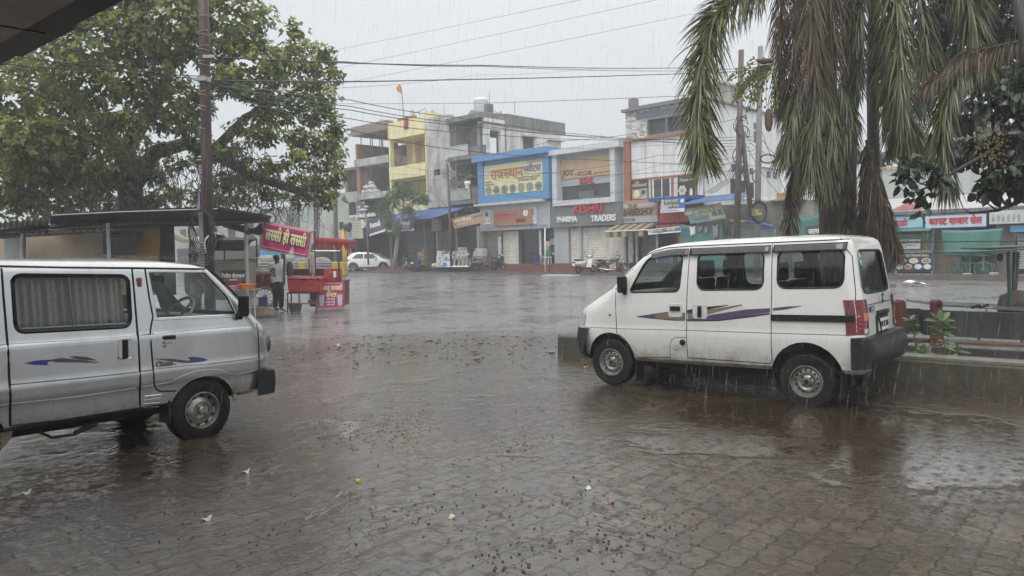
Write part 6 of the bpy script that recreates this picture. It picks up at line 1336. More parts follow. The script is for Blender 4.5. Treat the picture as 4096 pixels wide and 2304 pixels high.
def cable(label, pts, r, mi=0, sag=.25, group=None):
    pts = [V(p) for p in pts]; q = []
    for a, b in zip(pts, pts[1:]):
        n = 10
        for i in range(n): f = i/n; q.append(a.lerp(b, f)-V((0, 0, sag*4*f*(1-f))))
    q.append(pts[-1])
    mb = MB(); mb.tube(q, r, 5); tag(mb.build('overhead_cable', CABM[mi], smooth=True), label, 'cable', group)
cable('thick upper cable from the brown pole across the sky to the palm', [P(822, 227, YP), P(1924, 261, 26), P(2703, 272, 34), fp(2965, 274, 2.2)], .016, 0, .05)
cable('dark green cable along the upper right end of the thick upper cable', [P(1336, 244, 20), P(1924, 265, 26), P(2720, 284, 34)], .012, 1, .05)
cable('thick lower cable from the clamp on the brown pole level across the sky', [P(830, 322, YP), P(1654, 322, 24), P(2799, 292, 36), fp(3042, 278, 2.5)], .018, 0, .03)
cable('highest thin wire rising to the top edge of the picture', [P(1320, 204, 45), P(2321, 0, 36), P(2800, -98, 33)], .010, 2, .02)
cable('second thin wire rising to the right above the shops', [P(1300, 283, 45), P(2623, 0, 36), P(2900, -60, 34)], .010, 2, .02)
cable('third thin wire rising to the right above the shops', [P(1290, 348, 45), P(2767, 56, 38), P(3100, -14, 36)], .010, 2, .05)
gl = 'black cable of the bundle sloping down from the brown pole past the upper shop fronts'
for i, (y0, a, b2, c, d) in enumerate(((318, 400, 470, 545, 590), (330, 425, 490, 553, 575), (336, 440, 500, 548, 562), (345, 475, 528, 560, 545), (352, 520, 600, 640, 660))):
    cable(gl, [P(834, y0, YP), P(1400, a, 22), P(1830, b2, 28), P(2400, c, 36), P(3005, d, 39)], .013, 1 if i == 1 else 0, .06, 'cables sloping down from the brown pole')
cable('long level cable crossing in front of the water tank', [P(1345, 415, 58), P(1950, 412, 50), P(2700, 385, 42), fp(2965, 360, 2.2)], .016, 0, .02)
gl = 'thin cable drooping across the shop fronts to the two right poles'
for i, (a, b2, c) in enumerate(((545, 548, 470), (562, 610, 540), (655, 650, 590), (700, 690, 610), (640, 720, 640), (760, 745, 655), (730, 770, 670))):
    cable(gl, [fp(1790, 650+12*i, 2), fp(2200, a+20+i*8, 2), fp(2640, b2-30, 2.2), fp(2965+80*(i % 2), c, 2.2)], .012, 2 if i % 2 else 0, .12, 'cables drooping across the shop fronts')
gl = 'thin service wire fanning out from the thin rusty pole'
for i, (x, y, n) in enumerate(((1560, 650, .3), (1530, 690, .3), (1500, 620, .2), (1700, 720, .3), (1850, 800, .4), (1900, 840, .4), (1925, 790, .2), (1945, 700, .4))):
    cable(gl, [fp(1792, 690+4*i, 2), fp(x, y, n)], .010, 0, .15, 'service wires at the thin rusty pole')
gl = 'thin wire running left from the brown pole through the big tree'
for i, (x, y, Y) in enumerate(((60, 222, 13), (0, 252, 13))): cable(gl, [P(815, 305+8*i, YP), P(430, 262+14*i, 14), P(x, y, Y), P(x-900, y-110, Y-2)], .010, 0, .04, 'wires running left from the brown pole')
cable('red wire between the big tree and the upper shops', [P(1040, 352, 19), P(1310, 354, 24), P(1900, 300, 40), P(2400, 272, 44)], .008, 3, .1)
cable('green cable stretched level behind the white van', [P(3500, 970, 12.5), P(3800, 967, 12.5), P(4200, 962, 12.5)], .010, 1, .0)
gl = 'slack wire hanging between the two right poles'
for i, (x0, y0, x1, y1) in enumerate(((2960, 500, 3045, 575), (2960, 505, 3060, 610), (2975, 560, 3120, 780), (3045, 520, 3180, 840), (2975, 600, 3050, 560), (3050, 560, 3180, 660))): cable(gl, [fp(x0, y0, 2.2), fp(x1, y1, 2.2)], .014, 0, .25, 'slack wires at the right poles')

# ------------------------------------------------------------------ snack stalls on the left
STEELD = mat('dark_steel', (.05, .048, .047), .5); GALV = mat('galvanised2', (.38, .39, .39), .35, metal=.5); WPOST = mat('white_post_paint', (.52, .50, .50), .5, stain=(.3, .27, .25))
sh = thing('snack_shed', 'long shed with black sheet roof and mustard wall behind the silver van', 'shed', P(450, 1000, 20))
ROOFD = mat('black_roof_sheet', (.018, .017, .017), .7, spec=.15, var=.3, stain=(.07, .06, .05))
def rfq(mb, a, b, Yf, Yb, ya, yb, back):
    mb.hexa([P(a, ya, Yf), P(b, yb, Yf), P(b, back, Yb), P(a, back+6, Yb)], [p+V((0, 0, .06)) for p in (P(a, ya, Yf), P(b, yb, Yf), P(b, back, Yb), P(a, back+6, Yb))])
part('roof', lambda mb: (rfq(mb, 200, 560, 17.2, 22, 866, 846, 905), rfq(mb, 560, 880, 17.2, 22, 846, 836, 903), mb.hexa([P(875, 837, 17.2), P(1086, 872, 20.5), P(1060, 890, 24), P(860, 905, 22)], [p+V((0, 0, .06)) for p in (P(875, 837, 17.2), P(1086, 872, 20.5), P(1060, 890, 24), P(860, 905, 22))])), ROOFD, sh)
part('roof_edge', lambda mb: (mb.tube([P(205, 861, 17.15), P(470, 848, 17.15), P(870, 835, 17.15)], .012, 5), ), mat('wet_edge', (.30, .31, .33), .25), sh)
part('side_roof', lambda mb: (corr(mb, P(-80, 897, 16.5), P(205, 870, 16.8), P(-60, 915, 20.5), P(190, 912, 20.5), 12, .03),), mat('rust_sheet', (.16, .13, .10), .5, var=.5, vs=2, stain=(.12, .17, .28)), sh, solid=.01)
part('beam', lambda mb: (mb.tube([P(-50, 930, 19), P(420, 890, 19), P(1080, 882, 20.4)], .06, 6), mb.tube([P(0, 945, 19.5), P(640, 905, 19.5)], .08, 6)), STEELD, sh)
part('back_wall', lambda mb: (mb.prism([P(-400, 1180, 21), P(440, 1180, 21), P(440, 905, 21), P(-400, 915, 21)], (0, .1, 0)),), mat('tan_ply_wall', (.38, .30, .22), .7, var=.25, vs=1.5), sh)
part('pale_wall', lambda mb: mb.prism([P(15, 1180, 20.2), P(95, 1180, 20.2), P(95, 938, 20.2), P(15, 945, 20.2)], (0, .1, 0)), mat('pale_panel', (.36, .36, .35), .6), sh)
part('mustard_wall', lambda mb: mb.prism([P(440, 1180, 21.2), P(634, 1180, 21.2), P(634, 905, 21.2), P(440, 905, 21.2)], (0, .1, 0)), mat('mustard_wall', (.50, .31, .08), .7, var=.25, vs=2, stain=(.15, .10, .05)), sh)
part('dark_gap', lambda mb: (mb.prism([P(640, 1180, 21.4), P(700, 1180, 21.4), P(690, 890, 21.4), P(640, 890, 21.4)], (0, .1, 0)),), mat('dark_heap', (.05, .048, .046), .8, var=.5), sh)
part('inner_awning', lambda mb: corr(mb, P(60, 930, 20), P(390, 912, 20), P(85, 938, 18.6), P(465, 916, 18.6), 14, .03), mat('weathered_sheet', (.26, .24, .21), .6, var=.2), sh, solid=.01)
part('post', lambda mb: mb.cyl(P(441, 1120, 18.5), P(431, 893, 18.5), .045, .045, 8), WPOST, sh); part('post', lambda mb: mb.cyl(V((P(988, 1200, 20.6).x, 20.6, 0)), P(983, 878, 20.6), .055, .055, 8), WPOST, sh)
part('post', lambda mb: mb.cyl(P(88, 1120, 18.7), P(88, 938, 18.7), .035, .035, 6), WPOST, sh)
O = P(412, 1018, 20.9); sign('poster', 'dark faded poster on the mustard wall of the shed', O, P(552, 1018, 20.9)-O, P(412, 932, 20.9)-O, .02, [mat('faded_dark_poster', (.085, .08, .085), .6, var=.5, vs=3), GFRAME, TXG], rects=[(.0, .72, 1, .76, 1)], texts=[('जलपान गृह', .12, .80, .12, 2, 'l', .7), ('NIMBUL', .5, .58, .1, 2, 'l', .4)], cat='poster')
# shade tarps between the shed and the lassi stall
TARPC = mat('cream_tarp', (.34, .33, .26), .7, var=.2, vs=1.5)
t = thing('tarp_canopy', 'sagging cream tarpaulin canopy behind the brown pole', 'canopy', P(780, 1100, 25)); part('cloth', lambda mb: cloth(mb, P(680, 955, 23), P(860, 938, 23), P(700, 940, 27), P(900, 945, 27), 14, 8, .08, .2, 7), TARPC, t, smooth=True, solid=.01); part('post', lambda mb: mb.cyl(P(760, 1120, 24), P(760, 970, 24), .03, .03, 6), STEELD, t)
t = thing('dark_canopy', 'dark fabric canopy with hanging valance left of the white post', 'canopy', P(920, 1100, 26))
part('cloth', lambda mb: (cloth(mb, P(850, 962, 24), P(1030, 958, 24), P(880, 945, 28), P(1010, 945, 28), 12, 6, .06, .15, 6), cloth(mb, P(850, 962, 24), P(1010, 958, 24), P(852, 1003, 24), P(985, 1003, 24), 12, 4, .03, .0, 9)), mat('dark_canopy_cloth', (.035, .032, .032), .8, var=.3), t, smooth=True, solid=.01)
part('post', lambda mb: (mb.cyl(P(898, 1150, 24), P(898, 1000, 24), .025, .025, 6), mb.cyl(P(1030, 1150, 24), P(1026, 958, 24), .025, .025, 6)), STEELD, t)
mb = MB(); cloth(mb, P(905, 895, 20.6), P(1050, 883, 19.5), P(960, 925, 21), P(1052, 937, 19.8), 12, 6, .05, .25, 5); tag(mb.build('black_sheet', mat('black_sheet', (.02, .02, .021), .5), smooth=True, solid=.01), 'torn black plastic sheet hanging left of the pink banner', 'sheet')
O = P(884, 1140, 19.5); sign('sign_board', 'black name board with green frame and white lettering behind the silver van', O, P(981, 1138, 19.5)-O, P(884, 1085, 19.5)-O, .03, [mat('sign_black', (.03, .035, .035), .5), TXW, TXR, TXG], texts=[('गिरीश श्रीवास्तव', .03, .52, .26, 1, 'l', .95, dict(bold=.03)), ('एडवोकेट', .35, .30, .13, 1, 'l', .4, dict(lift=.3)), ('सत्र न्यायालय शहडोल', .2, .06, .11, 3, 'l', .75)], rects=[(.12, .24, .88, .46, 2)], frame=(.025, mat('green_frame', (.03, .10, .06), .5)))
t = thing('stall_counter', 'pale panelled stall counter behind the black name board', 'counter', P(930, 1120, 21)); part('body', lambda mb: mb.prism([P(852, 1200, 21), P(985, 1200, 21), P(985, 1040, 21), P(852, 1048, 21)], (0, .8, 0)), mat('ply_counter', (.30, .27, .21), .6, var=.15), t); part('top', lambda mb: mb.prism([P(845, 1046, 20.9), P(990, 1040, 20.9), P(990, 1035, 20.9), P(845, 1041, 20.9)], (0, 1.0, 0)), STEELD, t)
# pink lassi banner
z3 = lambda x, y: (900+.4141*x, 700+.4141*y)
YB = 20.5
c00, c10, c01, c11 = P(*z3(338, 700), YB), P(*z3(797, 793), YB+.3), P(*z3(380, 446), YB), P(*z3(832, 548), YB+.3)
bn = thing('lassi_banner', 'tilted magenta cloth banner with cream drink stall lettering', 'banner', (c00+c10)*.5)
MAG = mat('magenta_cloth', (.48, .022, .14), .6, var=.14, vs=2); WCL = mat('white_cloth_edge', (.60, .57, .54), .7)
part('backing', lambda mb: cloth(mb, c01+V((-.07, .06, .05)), c11+V((.04, .06, .05)), c00+V((-.10, .06, -.05)), c10+V((.04, .06, -.05)), 20, 12, .02, .03, 6), WCL, bn, smooth=True)
part('cloth', lambda mb: cloth(mb, c01, c11, c00, c10, 30, 16, .028, .0, 9), MAG, bn, smooth=True, solid=.006)
Rv, Uv = c10-c00, c01-c00
part('border_line', lambda mb: mb.tube([c00+Rv*u+Uv*v+V((0, -.05, 0)) for u, v in ((.04, .06), (.96, .06), (.96, .94), (.04, .94))], .008, 4, closed=True), WCL, bn)
def btx(mb):
    for k, (bo, lf) in enumerate(((.085, 0), (.035, .014))):
        mb.mi = k; o = c00+Rv*.085+Uv*.36+V((0, -.05-lf, 0)); text(mb, 'लस्सी ही लस्सी', o+(Rv*.006 if k == 0 else Rv*0)-(Uv*.015 if k == 0 else Uv*0), Rv, Uv, width=Rv.length*.84, height=.31, bold=bo, depth=.006)
part('lettering', btx, [mat('olive_ink', (.05, .045, .02), .5), TXC], bn)
part('cord', lambda mb: (mb.tube([c11, P(*z3(868, 545), YB+.4)], .012, 5), mb.tube([c01, P(*z3(300, 420), YB)], .01, 5)), STEELD, bn)
# red lassi stall
z3p = lambda x, y, Y=22.0: P(*z3(x, y), Y)
RED = mat('red_stall_paint', (.50, .03, .03), .45, var=.15, vs=3, stain=(.18, .02, .02)); REDC = mat('red_canvas', (.26, .02, .02), .7, var=.12); REDB = mat('red_plastic', (.34, .016, .02), .35, coat=.3, var=.06)
st_ = thing('lassi_stall', 'red drink stall cart with scalloped red canopy and steel posts', 'stall', V((z3p(1000, 1290).x, 22.4, 0)))
a, b2 = z3p(865, 622), z3p(1187, 640)
part('canopy', lambda mb: (mb.hexa([a, b2, b2+V((0, 1.3, 0)), a+V((0, 1.3, 0))], [a+V((.05, .1, .06)), b2+V((-.05, .1, .06)), b2+V((-.05, 1.2, .06)), a+V((.05, 1.2, .06))]),
    [mb.prism([z3p(865+322/7*i, 650+18/7*i), z3p(865+322/7*(i+1), 650+18/7*(i+1)), z3p(865+322/7*(i+.5)+3, 733+8*(i % 2))], (0, .015, 0)) for i in range(7)], [mb.prism([b2+V((0, .3*i, -.09)), b2+V((0, .3*i+.3, -.09)), b2+V((0, .3*i+.15, -.33))], (.015, 0, 0)) for i in range(4)], mb.prism([a, b2, b2-V((0, 0, .105)), a-V((0, 0, .105))], (0, .012, 0))), REDC, st_)
for x0, y0, x1, y1 in ((862, 545, 872, 985), (1088, 690, 1108, 1020), (812, 640, 818, 990)): part('post', lambda mb: mb.cyl(z3p(x0, y0), z3p(x1, y1), .030, .030, 8), STEELD, st_)
part('side_post', lambda mb: mb.cyl(z3p(575, 700), z3p(570, 1060), .035, .035, 8), STEELD, st_)
part('rail', lambda mb: (mb.tube([z3p(850, 735), z3p(1110, 735)], .03, 6), mb.tube([z3p(850, 735, 23.2), z3p(1110, 735, 23.2)], .03, 6)), GALV, st_)
part('counter', lambda mb: (mb.prism([z3p(815, 1020), z3p(1140, 1022), z3p(1140, 1034), z3p(815, 1034)], (0, 1.1, 0)), mb.prism([z3p(820, 1035), z3p(1130, 1035), z3p(1130, 1270), z3p(820, 1270)], (0, 1.0, 0))), mat('dark_counter', (.10, .05, .05), .6), st_)
part('cabinet', lambda mb: mb.prism([z3p(958, 905, 22.1), z3p(1090, 905, 22.1), z3p(1092, 1020, 22.1), z3p(958, 1020, 22.1)], (0, .5, 0)), RED, st_)
part('cabinet', lambda mb: mb.prism([z3p(880, 905, 22.3), z3p(955, 905, 22.3), z3p(955, 1020, 22.3), z3p(880, 1020, 22.3)], (0, .5, 0)), mat('dark_red_paint', (.16, .02, .022), .5), st_)
part('back_cabinet', lambda mb: mb.prism([z3p(660, 908, 22.6), z3p(800, 908, 22.6), z3p(800, 990, 22.6), z3p(660, 990, 22.6)], (0, .5, 0)), mat('maroon_paint', (.09, .018, .02), .5), st_)
part('latch', lambda mb: mb.box(z3p(1021, 937, 22.05), (.06, .03, .04)), GALV, st_)
part('tag', lambda mb: (mb.box(z3p(1060, 960, 22.06), (.085, .01, .19)),), TXW, st_)
O = z3p(893, 1292, 21.7); sign('stall_sign', 'magenta stall sign with two printed milk glasses standing on the ground', O, z3p(1148, 1285, 21.7)-O, z3p(897, 1042, 21.7)-O, .03, [mat('magenta_print', (.52, .03, .17), .5, var=.06), TXC, TXW, mat('glass_print', (.55, .58, .60), .4), TXG],
     rects=[(.02, .02, .98, .03, 2), (.02, .97, .98, .98, 2)], ells=[(.16, .515, .09, .05, 4), (.85, .515, .09, .05, 4)], texts=[('खुशबू लस्सी', .04, .70, .18, 1, 'l', .90, dict(bold=.05)), ('सेन्टर', .32, .44, .17, 1, 'l', .40, dict(bold=.05)), ('प्लेन लस्सी', .36, .33, .06, 2, 'l', .3, dict(bold=.03)), ('ड्रायफ्रूट लस्सी', .33, .22, .06, 2, 'l', .33, dict(bold=.03)), ('मावा लस्सी', .36, .12, .06, 2, 'l', .3, dict(bold=.03))], cat='sign')
sg = [o for o in bpy.data.objects if o.name.startswith('stall_sign') and o.get('label', '').startswith('magenta')][0]
for u in (.16, .85):
    Rv, Uv = z3p(1148, 1285, 21.7)-O, z3p(897, 1042, 21.7)-O; nrm = Rv.cross(Uv).normalized()*.018
    part('glass_picture', lambda mb: mb.prism([O+Rv*(u-.07)+Uv*.10+nrm*.4, O+Rv*(u+.07)+Uv*.10+nrm*.4, O+Rv*(u+.095)+Uv*.52+nrm*.4, O+Rv*(u-.095)+Uv*.52+nrm*.4], nrm), mat('glass_print', (.55, .58, .60), .4), sg)
# red cool box on its stand
cb = thing('cool_box', 'large bright red cool box on a steel stand beside the man', 'cool box', V((z3p(765, 1300, 21.3).x, 21.6, 0)))
x0, x1 = z3p(595, 1140, 21.3), z3p(935, 1140, 21.3)
part('body', lambda mb: mb.hexa([z3p(610, 1135, 21.3), z3p(915, 1135, 21.3), z3p(915, 1135, 21.3)+V((0, .6, 0)), z3p(610, 1135, 21.3)+V((0, .6, 0))], [z3p(595, 1005, 21.3), z3p(932, 1005, 21.3), z3p(932, 1005, 21.3)+V((0, .6, 0)), z3p(595, 1005, 21.3)+V((0, .6, 0))]), REDB, cb, bev=.03)
part('lid', lambda mb: mb.hexa([z3p(590, 1004, 21.25), z3p(937, 1004, 21.25), z3p(937, 1004, 21.25)+V((0, .68, 0)), z3p(590, 1004, 21.25)+V((0, .68, 0))], [z3p(600, 978, 21.3), z3p(925, 980, 21.3), z3p(925, 980, 21.3)+V((0, .58, 0)), z3p(600, 978, 21.3)+V((0, .58, 0))]), REDB, cb, bev=.02)
part('latch', lambda mb: (mb.box(z3p(762, 1010, 21.22), (.06, .03, .06))), BLK, cb); part('latch', lambda mb: mb.box(z3p(900, 1010, 21.22), (.06, .03, .06)), BLK, cb)
for x, Y in ((605, 21.4), (716, 21.4), (885, 21.4), (640, 21.9), (880, 21.9)):
    part('stand_leg', lambda mb: mb.cyl(z3p(x, 1135, Y), V((z3p(x, 1300, Y).x, Y, 0)), .022, .022, 6), mat('red_oxide', (.14, .05, .045), .6), cb)
part('stand_rail', lambda mb: (mb.tube([z3p(600, 1240, 21.4), z3p(890, 1245, 21.4)], .018, 6), mb.tube([z3p(600, 1140, 21.4), z3p(930, 1140, 21.4)], .02, 6)), mat('red_oxide', (.14, .05, .045), .6), cb)
def tub(name, label, cx, cy, w, h, Y, m, cat, group=None, taper=.75, th=.02):
    p0 = z3p(cx, cy+h/2, Y); r = w*.4141*Y/FPX/2; hh = h*.4141*Y/FPX
    mb = MB(); mb.lathe(p0, (0, 0, 1), [(r*taper, 0), (r, hh), (r*1.06, hh), (r*1.06, hh-.02), (r*.95, hh-.03), (r*taper*.9, .02)], 20); return tag(mb.build(name, m, smooth=True, auto=40), label, cat, group)
tub('basin', 'purple plastic bowl hanging under the red stall', 838, 1222, 74, 36, 21.9, mat('purple_plastic', (.26, .22, .36), .4), 'bowl')
tub('tub', 'grey plastic tub on the ground under the red cool box', 680, 1280, 135, 78, 21.8, mat('grey_tub', (.12, .115, .125), .5), 'tub')
tub('basin', 'orange plastic basin on the glass stand', 212, 1077, 152, 52, 18.5, mat('orange_plastic', (.62, .16, .03), .4), 'basin'); tub('basin', 'pink plastic basin on the glass stand', 60, 1092, 140, 48, 18.3, mat('pink_plastic', (.58, .18, .26), .4), 'basin')
gs = thing('display_stand', 'thin legged glass display stand holding two basins', 'stand', V((z3p(180, 1200, 18.6).x, 18.7, 0)))
part('top', lambda mb: mb.prism([z3p(20, 1118, 18.3), z3p(288, 1106, 18.3), z3p(288, 1112, 18.3), z3p(20, 1124, 18.3)], (0, .6, 0)), GFRAME, gs)
part('glass', lambda mb: mb.prism([z3p(30, 1122, 18.4), z3p(280, 1112, 18.4), z3p(280, 1190, 18.4), z3p(30, 1200, 18.4)], (0, .01, 0)), glassmat('stand_glass', (.75, .8, .78)), gs)
for x, Y in ((284, 18.35), (60, 18.35), (240, 18.9)): part('leg', lambda mb: mb.cyl(z3p(x, 1110, Y), V((z3p(x, 1200, Y).x, Y, 0)), .018, .018, 6), GALV, gs)
# dark red cart with spoked wheel, pots
ct = thing('red_cart', 'dark red hand cart with one pale spoked wheel behind the man', 'cart', V((z3p(340, 1250, 23).x, 23.3, 0)))
part('box', lambda mb: mb.hexa([z3p(240, 1112, 23), z3p(470, 1105, 23), z3p(470, 1105, 23)+V((0, 1, 0)), z3p(240, 1112, 23)+V((0, 1, 0))], [z3p(222, 965, 23), z3p(470, 958, 23), z3p(470, 958, 23)+V((0, 1, 0)), z3p(222, 965, 23)+V((0, 1, 0))]), mat('dark_cart_red', (.24, .02, .022), .5, var=.3, vs=3), ct)
part('rim_board', lambda mb: mb.prism([z3p(215, 968, 22.95), z3p(475, 958, 22.95), z3p(475, 952, 22.95), z3p(215, 962, 22.95)], (0, 1.1, 0)), mat('wood_edge', (.25, .17, .10), .6), ct)
part('wheel', lambda mb: cwheel(mb, z3p(383, 1180, 22.9), .30, V((0, -1, 0)), 12, .035), mat('pale_spokes', (.45, .45, .43), .5), ct)
part('leg', lambda mb: mb.cyl(z3p(250, 1112, 23.2), V((z3p(250, 1250, 23.2).x, 23.2, 0)), .03, .03, 6), STEELD, ct)
tub('steel_pot', 'wide steel pot on the dark red cart', 285, 925, 110, 72, 23.4, GALV, 'pot', None, .98)
tag(part('tray', lambda mb: mb.box(z3p(385, 945, 23.4), (.62, .4, .14)), mat('yellow_tray', (.55, .48, .22), .5), None, bev=.02), 'pale yellow tray of food on the dark red cart', 'tray')
tag(part('canister', lambda mb: mb.lathe(z3p(628, 975, 22.2), (0, 0, 1), [(.1, 0), (.1, .32), (.07, .36), (.07, .42)], 14), mat('dark_canister', (.03, .035, .035), .35), None, smooth=True, auto=40), 'dark metal canister beside the man', 'canister')
tub('bucket', 'white plastic bucket on the ground by the white post', 280, 1240, 92, 108, 21.3, mat('white_plastic', (.60, .60, .58), .45), 'bucket'); tub('barrel', 'blue plastic barrel under the dark red cart', 368, 1228, 88, 100, 22.4, mat('blue_plastic', (.03, .06, .24), .4), 'barrel', None, .95)
tag(part('boulder', lambda mb: mb.ball(V((P(1040, 1258, 20.3).x, 20.3, .06)), .52, .35, .24, 14, 5, .06), mat('wet_sandstone', (.13, .10, .075), .5, var=.3, vs=4, bump=.3, bs=9), None, smooth=True, sub=1), 'low brown boulder on the ground in front of the stalls', 'rock')
mb = MB(); cloth(mb, z3p(812, 745, 21.9), z3p(862, 750, 21.9), z3p(818, 960, 21.9), z3p(872, 960, 21.9), 10, 12, .04, 0, 16); tag(mb.build('hung_towel', mat('dirty_white_cloth', (.42, .38, .35), .8, var=.3, vs=6), smooth=True, solid=.01), 'crumpled off white towel hung on the stall post', 'towel')
mb = MB(); mb.tube([z3p(130, 1275, 21), z3p(260, 1262, 21), z3p(420, 1258, 21.5), z3p(600, 1320, 21)], .018, 6); tag(mb.build('hose', mat('green_hose', (.08, .17, .10), .5), smooth=True), 'green hose lying on the ground by the stalls', 'hose')
# ------------------------------------------------------------------ people
SKIN = mat('brown_skin', (.105, .058, .038), .55); HAIR = mat('black_hair', (.012, .011, .011), .6); WSH = mat('white_tshirt', (.80, .80, .80), .8, var=.08, vs=8); TRS = mat('dark_trousers', (.022, .022, .026), .8); DSH = mat('dark_shirt', (.05, .048, .048), .8)
def skin_mesh(name, joints, edges, m, parent, sub=2, root=0):
    me = bpy.data.meshes.new(name); o0 = ORG[parent]; me.from_pydata([V(j[0])-o0 for j in joints], edges, []); me.materials.append(m)
    o = bpy.data.objects.new(name, me); COL.objects.link(o); o.parent = parent; ORG[o] = o0
    k = o.modifiers.new('skin', 'SKIN'); k.use_smooth_shade = True; s = o.modifiers.new('sub', 'SUBSURF'); s.levels = sub; s.render_levels = sub
    if not me.skin_vertices: me.attributes
    for i, sv in enumerate(me.skin_vertices[0].data): r = joints[i][1]; sv.radius = r if isinstance(r, tuple) else (r, r); sv.use_root = (i == root)
    # freeze the grown surface into a plain mesh
    bpy.context.view_layer.update(); nm = bpy.data.meshes.new_from_object(o.evaluated_get(bpy.context.evaluated_depsgraph_get())); o.modifiers.clear(); o.data = nm; nm.materials.clear(); nm.materials.append(m); nm.shade_smooth()
    return o
def person(label, base, h, face, arms, shirt, pants, hairm=HAIR):
    """face: direction looked at; arms: two lists of (elbow, wrist) offsets in (right, forward, up) from the shoulder, metres at h=1.7"""
    k = h/1.7; f = V((face[0], face[1], 0)).normalized(); r = V((f.y, -f.x, 0)); B = V(base); t = thing('person', label, 'person', B)
    q = lambda x, y, z: B+r*(x*k)+f*(y*k)+V((0, 0, z*k))
    J = [(q(0, 0, .93), .13*k), (q(0, 0, 1.15), .125*k), (q(0, 0, 1.36), (.15*k, .11*k)), (q(0, 0, 1.46), .055*k), (q(0, .02, 1.55), .075*k), (q(0, .025, 1.62), .082*k), (q(0, .02, 1.68), .05*k)]
    E_ = [(0, 1), (1, 2), (2, 3), (3, 4), (4, 5), (5, 6)]
    def add(p, rad_, to): J.append((p, rad_)); E_.append((to, len(J)-1)); return len(J)-1
    hands = []
    for sx, arm in ((-1, arms[0]), (1, arms[1])):
        s_ = add(q(sx*.19, 0, 1.39), .058*k, 2); e0, w0 = arm
        e_ = add(q(sx*.19+e0[0], e0[1], 1.39+e0[2]), .042*k, s_); w_ = add(q(sx*.19+w0[0], w0[1], 1.39+w0[2]), .027*k, e_)
        d = (V(w0)-V(e0)).normalized(); hd = add(q(sx*.19+w0[0]+d.x*.07, w0[1]+d.y*.07, 1.39+w0[2]+d.z*.07), (.040*k, .020*k), w_); hands.append((sx, w0, d))
        for fi in range(4):
            off = (fi-1.5)*.021; a_ = add(q(sx*.19+w0[0]+d.x*.12+off, w0[1]+d.y*.12+.01, 1.39+w0[2]+d.z*.12), .0095*k, hd); add(q(sx*.19+w0[0]+d.x*(.155-.006*abs(fi-1))+off*1.1, w0[1]+d.y*.155+.03, 1.39+w0[2]+d.z*.155), .008*k, a_)
        add(q(sx*.19+w0[0]+d.x*.08-sx*.045, w0[1]+d.y*.08+.015, 1.39+w0[2]+d.z*.08), .010*k, w_)
    legs = []
    for sx in (-1, 1):
        h_ = add(q(sx*.09, 0, .86), .10*k, 0); kn = add(q(sx*.11, .03, .47), .062*k, h_); an = add(q(sx*.12, -.02, .08), .040*k, kn); add(q(sx*.13, .13, .035), .035*k, an); legs.append((h_, kn, an))
    body = skin_mesh('body', J, E_, SKIN, t)
    S = [(q(0, 0, .80), (.165*k, .125*k)), (q(0, 0, .98), (.16*k, .125*k)), (q(0, 0, 1.18), (.165*k, .125*k)), (q(0, 0, 1.36), (.18*k, .125*k)), (q(0, 0, 1.44), .07*k)]; ES = [(0, 1), (1, 2), (2, 3), (3, 4)]
    for sx, arm in ((-1, arms[0]), (1, arms[1])):
        e0 = arm[0]; S.append((q(sx*.20, 0, 1.39), .075*k)); ES.append((3, len(S)-1)); S.append((q(sx*.19+e0[0]*.75, e0[1]*.75, 1.39+e0[2]*.75), .066*k)); ES.append((len(S)-2, len(S)-1))
    skin_mesh('shirt', [(p_, (r_[0]*1.28, r_[1]*1.28) if isinstance(r_, tuple) else r_*1.3) for p_, r_ in S], ES, shirt, t)
    Pn = [(q(0, 0, .95), (.145*k, .12*k)), (q(0, 0, .86), (.15*k, .125*k))]; EP = [(0, 1)]
    for sx in (-1, 1):
        i = len(Pn); Pn += [(q(sx*.09, 0, .78), .105*k), (q(sx*.11, .03, .47), .078*k), (q(sx*.12, -.01, .10), .062*k)]; EP += [(1, i), (i, i+1), (i+1, i+2)]
    skin_mesh('trousers', [(p_, (r_[0]*1.1, r_[1]*1.15) if isinstance(r_, tuple) else r_*1.2) for p_, r_ in Pn], EP, pants, t)
    mb = MB(); c = q(0, .0, 1.635); mb.ball(c, .098*k, .10*k, .088*k, 14, 2, .02)
    mb.build('hair', hairm, t, smooth=True)
    def facep(mb):
        c = q(0, .095, 1.60); mb.ball(c+f*.012*k, .014*k, .018*k, .02*k, 6)
        for sx in (-1, 1): mb.ball(q(sx*.032, .094, 1.625), .011*k, .011*k, .008*k, 6); mb.ball(q(sx*.088, .01, 1.60), .012*k, .022*k, .03*k, 6)
        mb.ball(q(0, .092, 1.565), .025*k, .01*k, .007*k, 6)
    mb = MB(); facep(mb); mb.build('facial_features', SKIN, t, smooth=True)
    return t
bp = V((z3p(515, 1300, 22.3).x, 22.3, 0.0))
pm = person('man in a white printed T-shirt reaching up to hold the pink banner', bp, 1.68, (.45, .9), [((-.04, .12, -.26), (-.02, .30, -.12)), ((-.04, .10, .26), (-.10, .16, .50))], WSH, TRS)
part('shirt_print', lambda mb: [mb.ball(z3p(462+18*math.sin(i*2.3), 905+11*i, 22.14), .05, .012, .03, 6, i, .3) for i in range(7)], mat('print_ink', (.10, .10, .11), .7), pm)
person('dark clothed man with black hair seen behind the bonnet of the silver van', V((P(772, 1000, 15.6).x, 15.6, .02)), 1.80, (.9, .4), [((-.03, .05, -.28), (.0, .2, -.42)), ((.03, .05, -.28), (.0, .2, -.42))], DSH, TRS)
person('person in a white shirt and dark shorts standing on the lower grey balcony', W(-10.3, .0, 5.32), 1.62, (-.5, -.9), [((-.04, .05, -.28), (-.02, .12, -.48)), ((.04, .05, -.28), (.02, .2, -.35))], WSH, TRS)

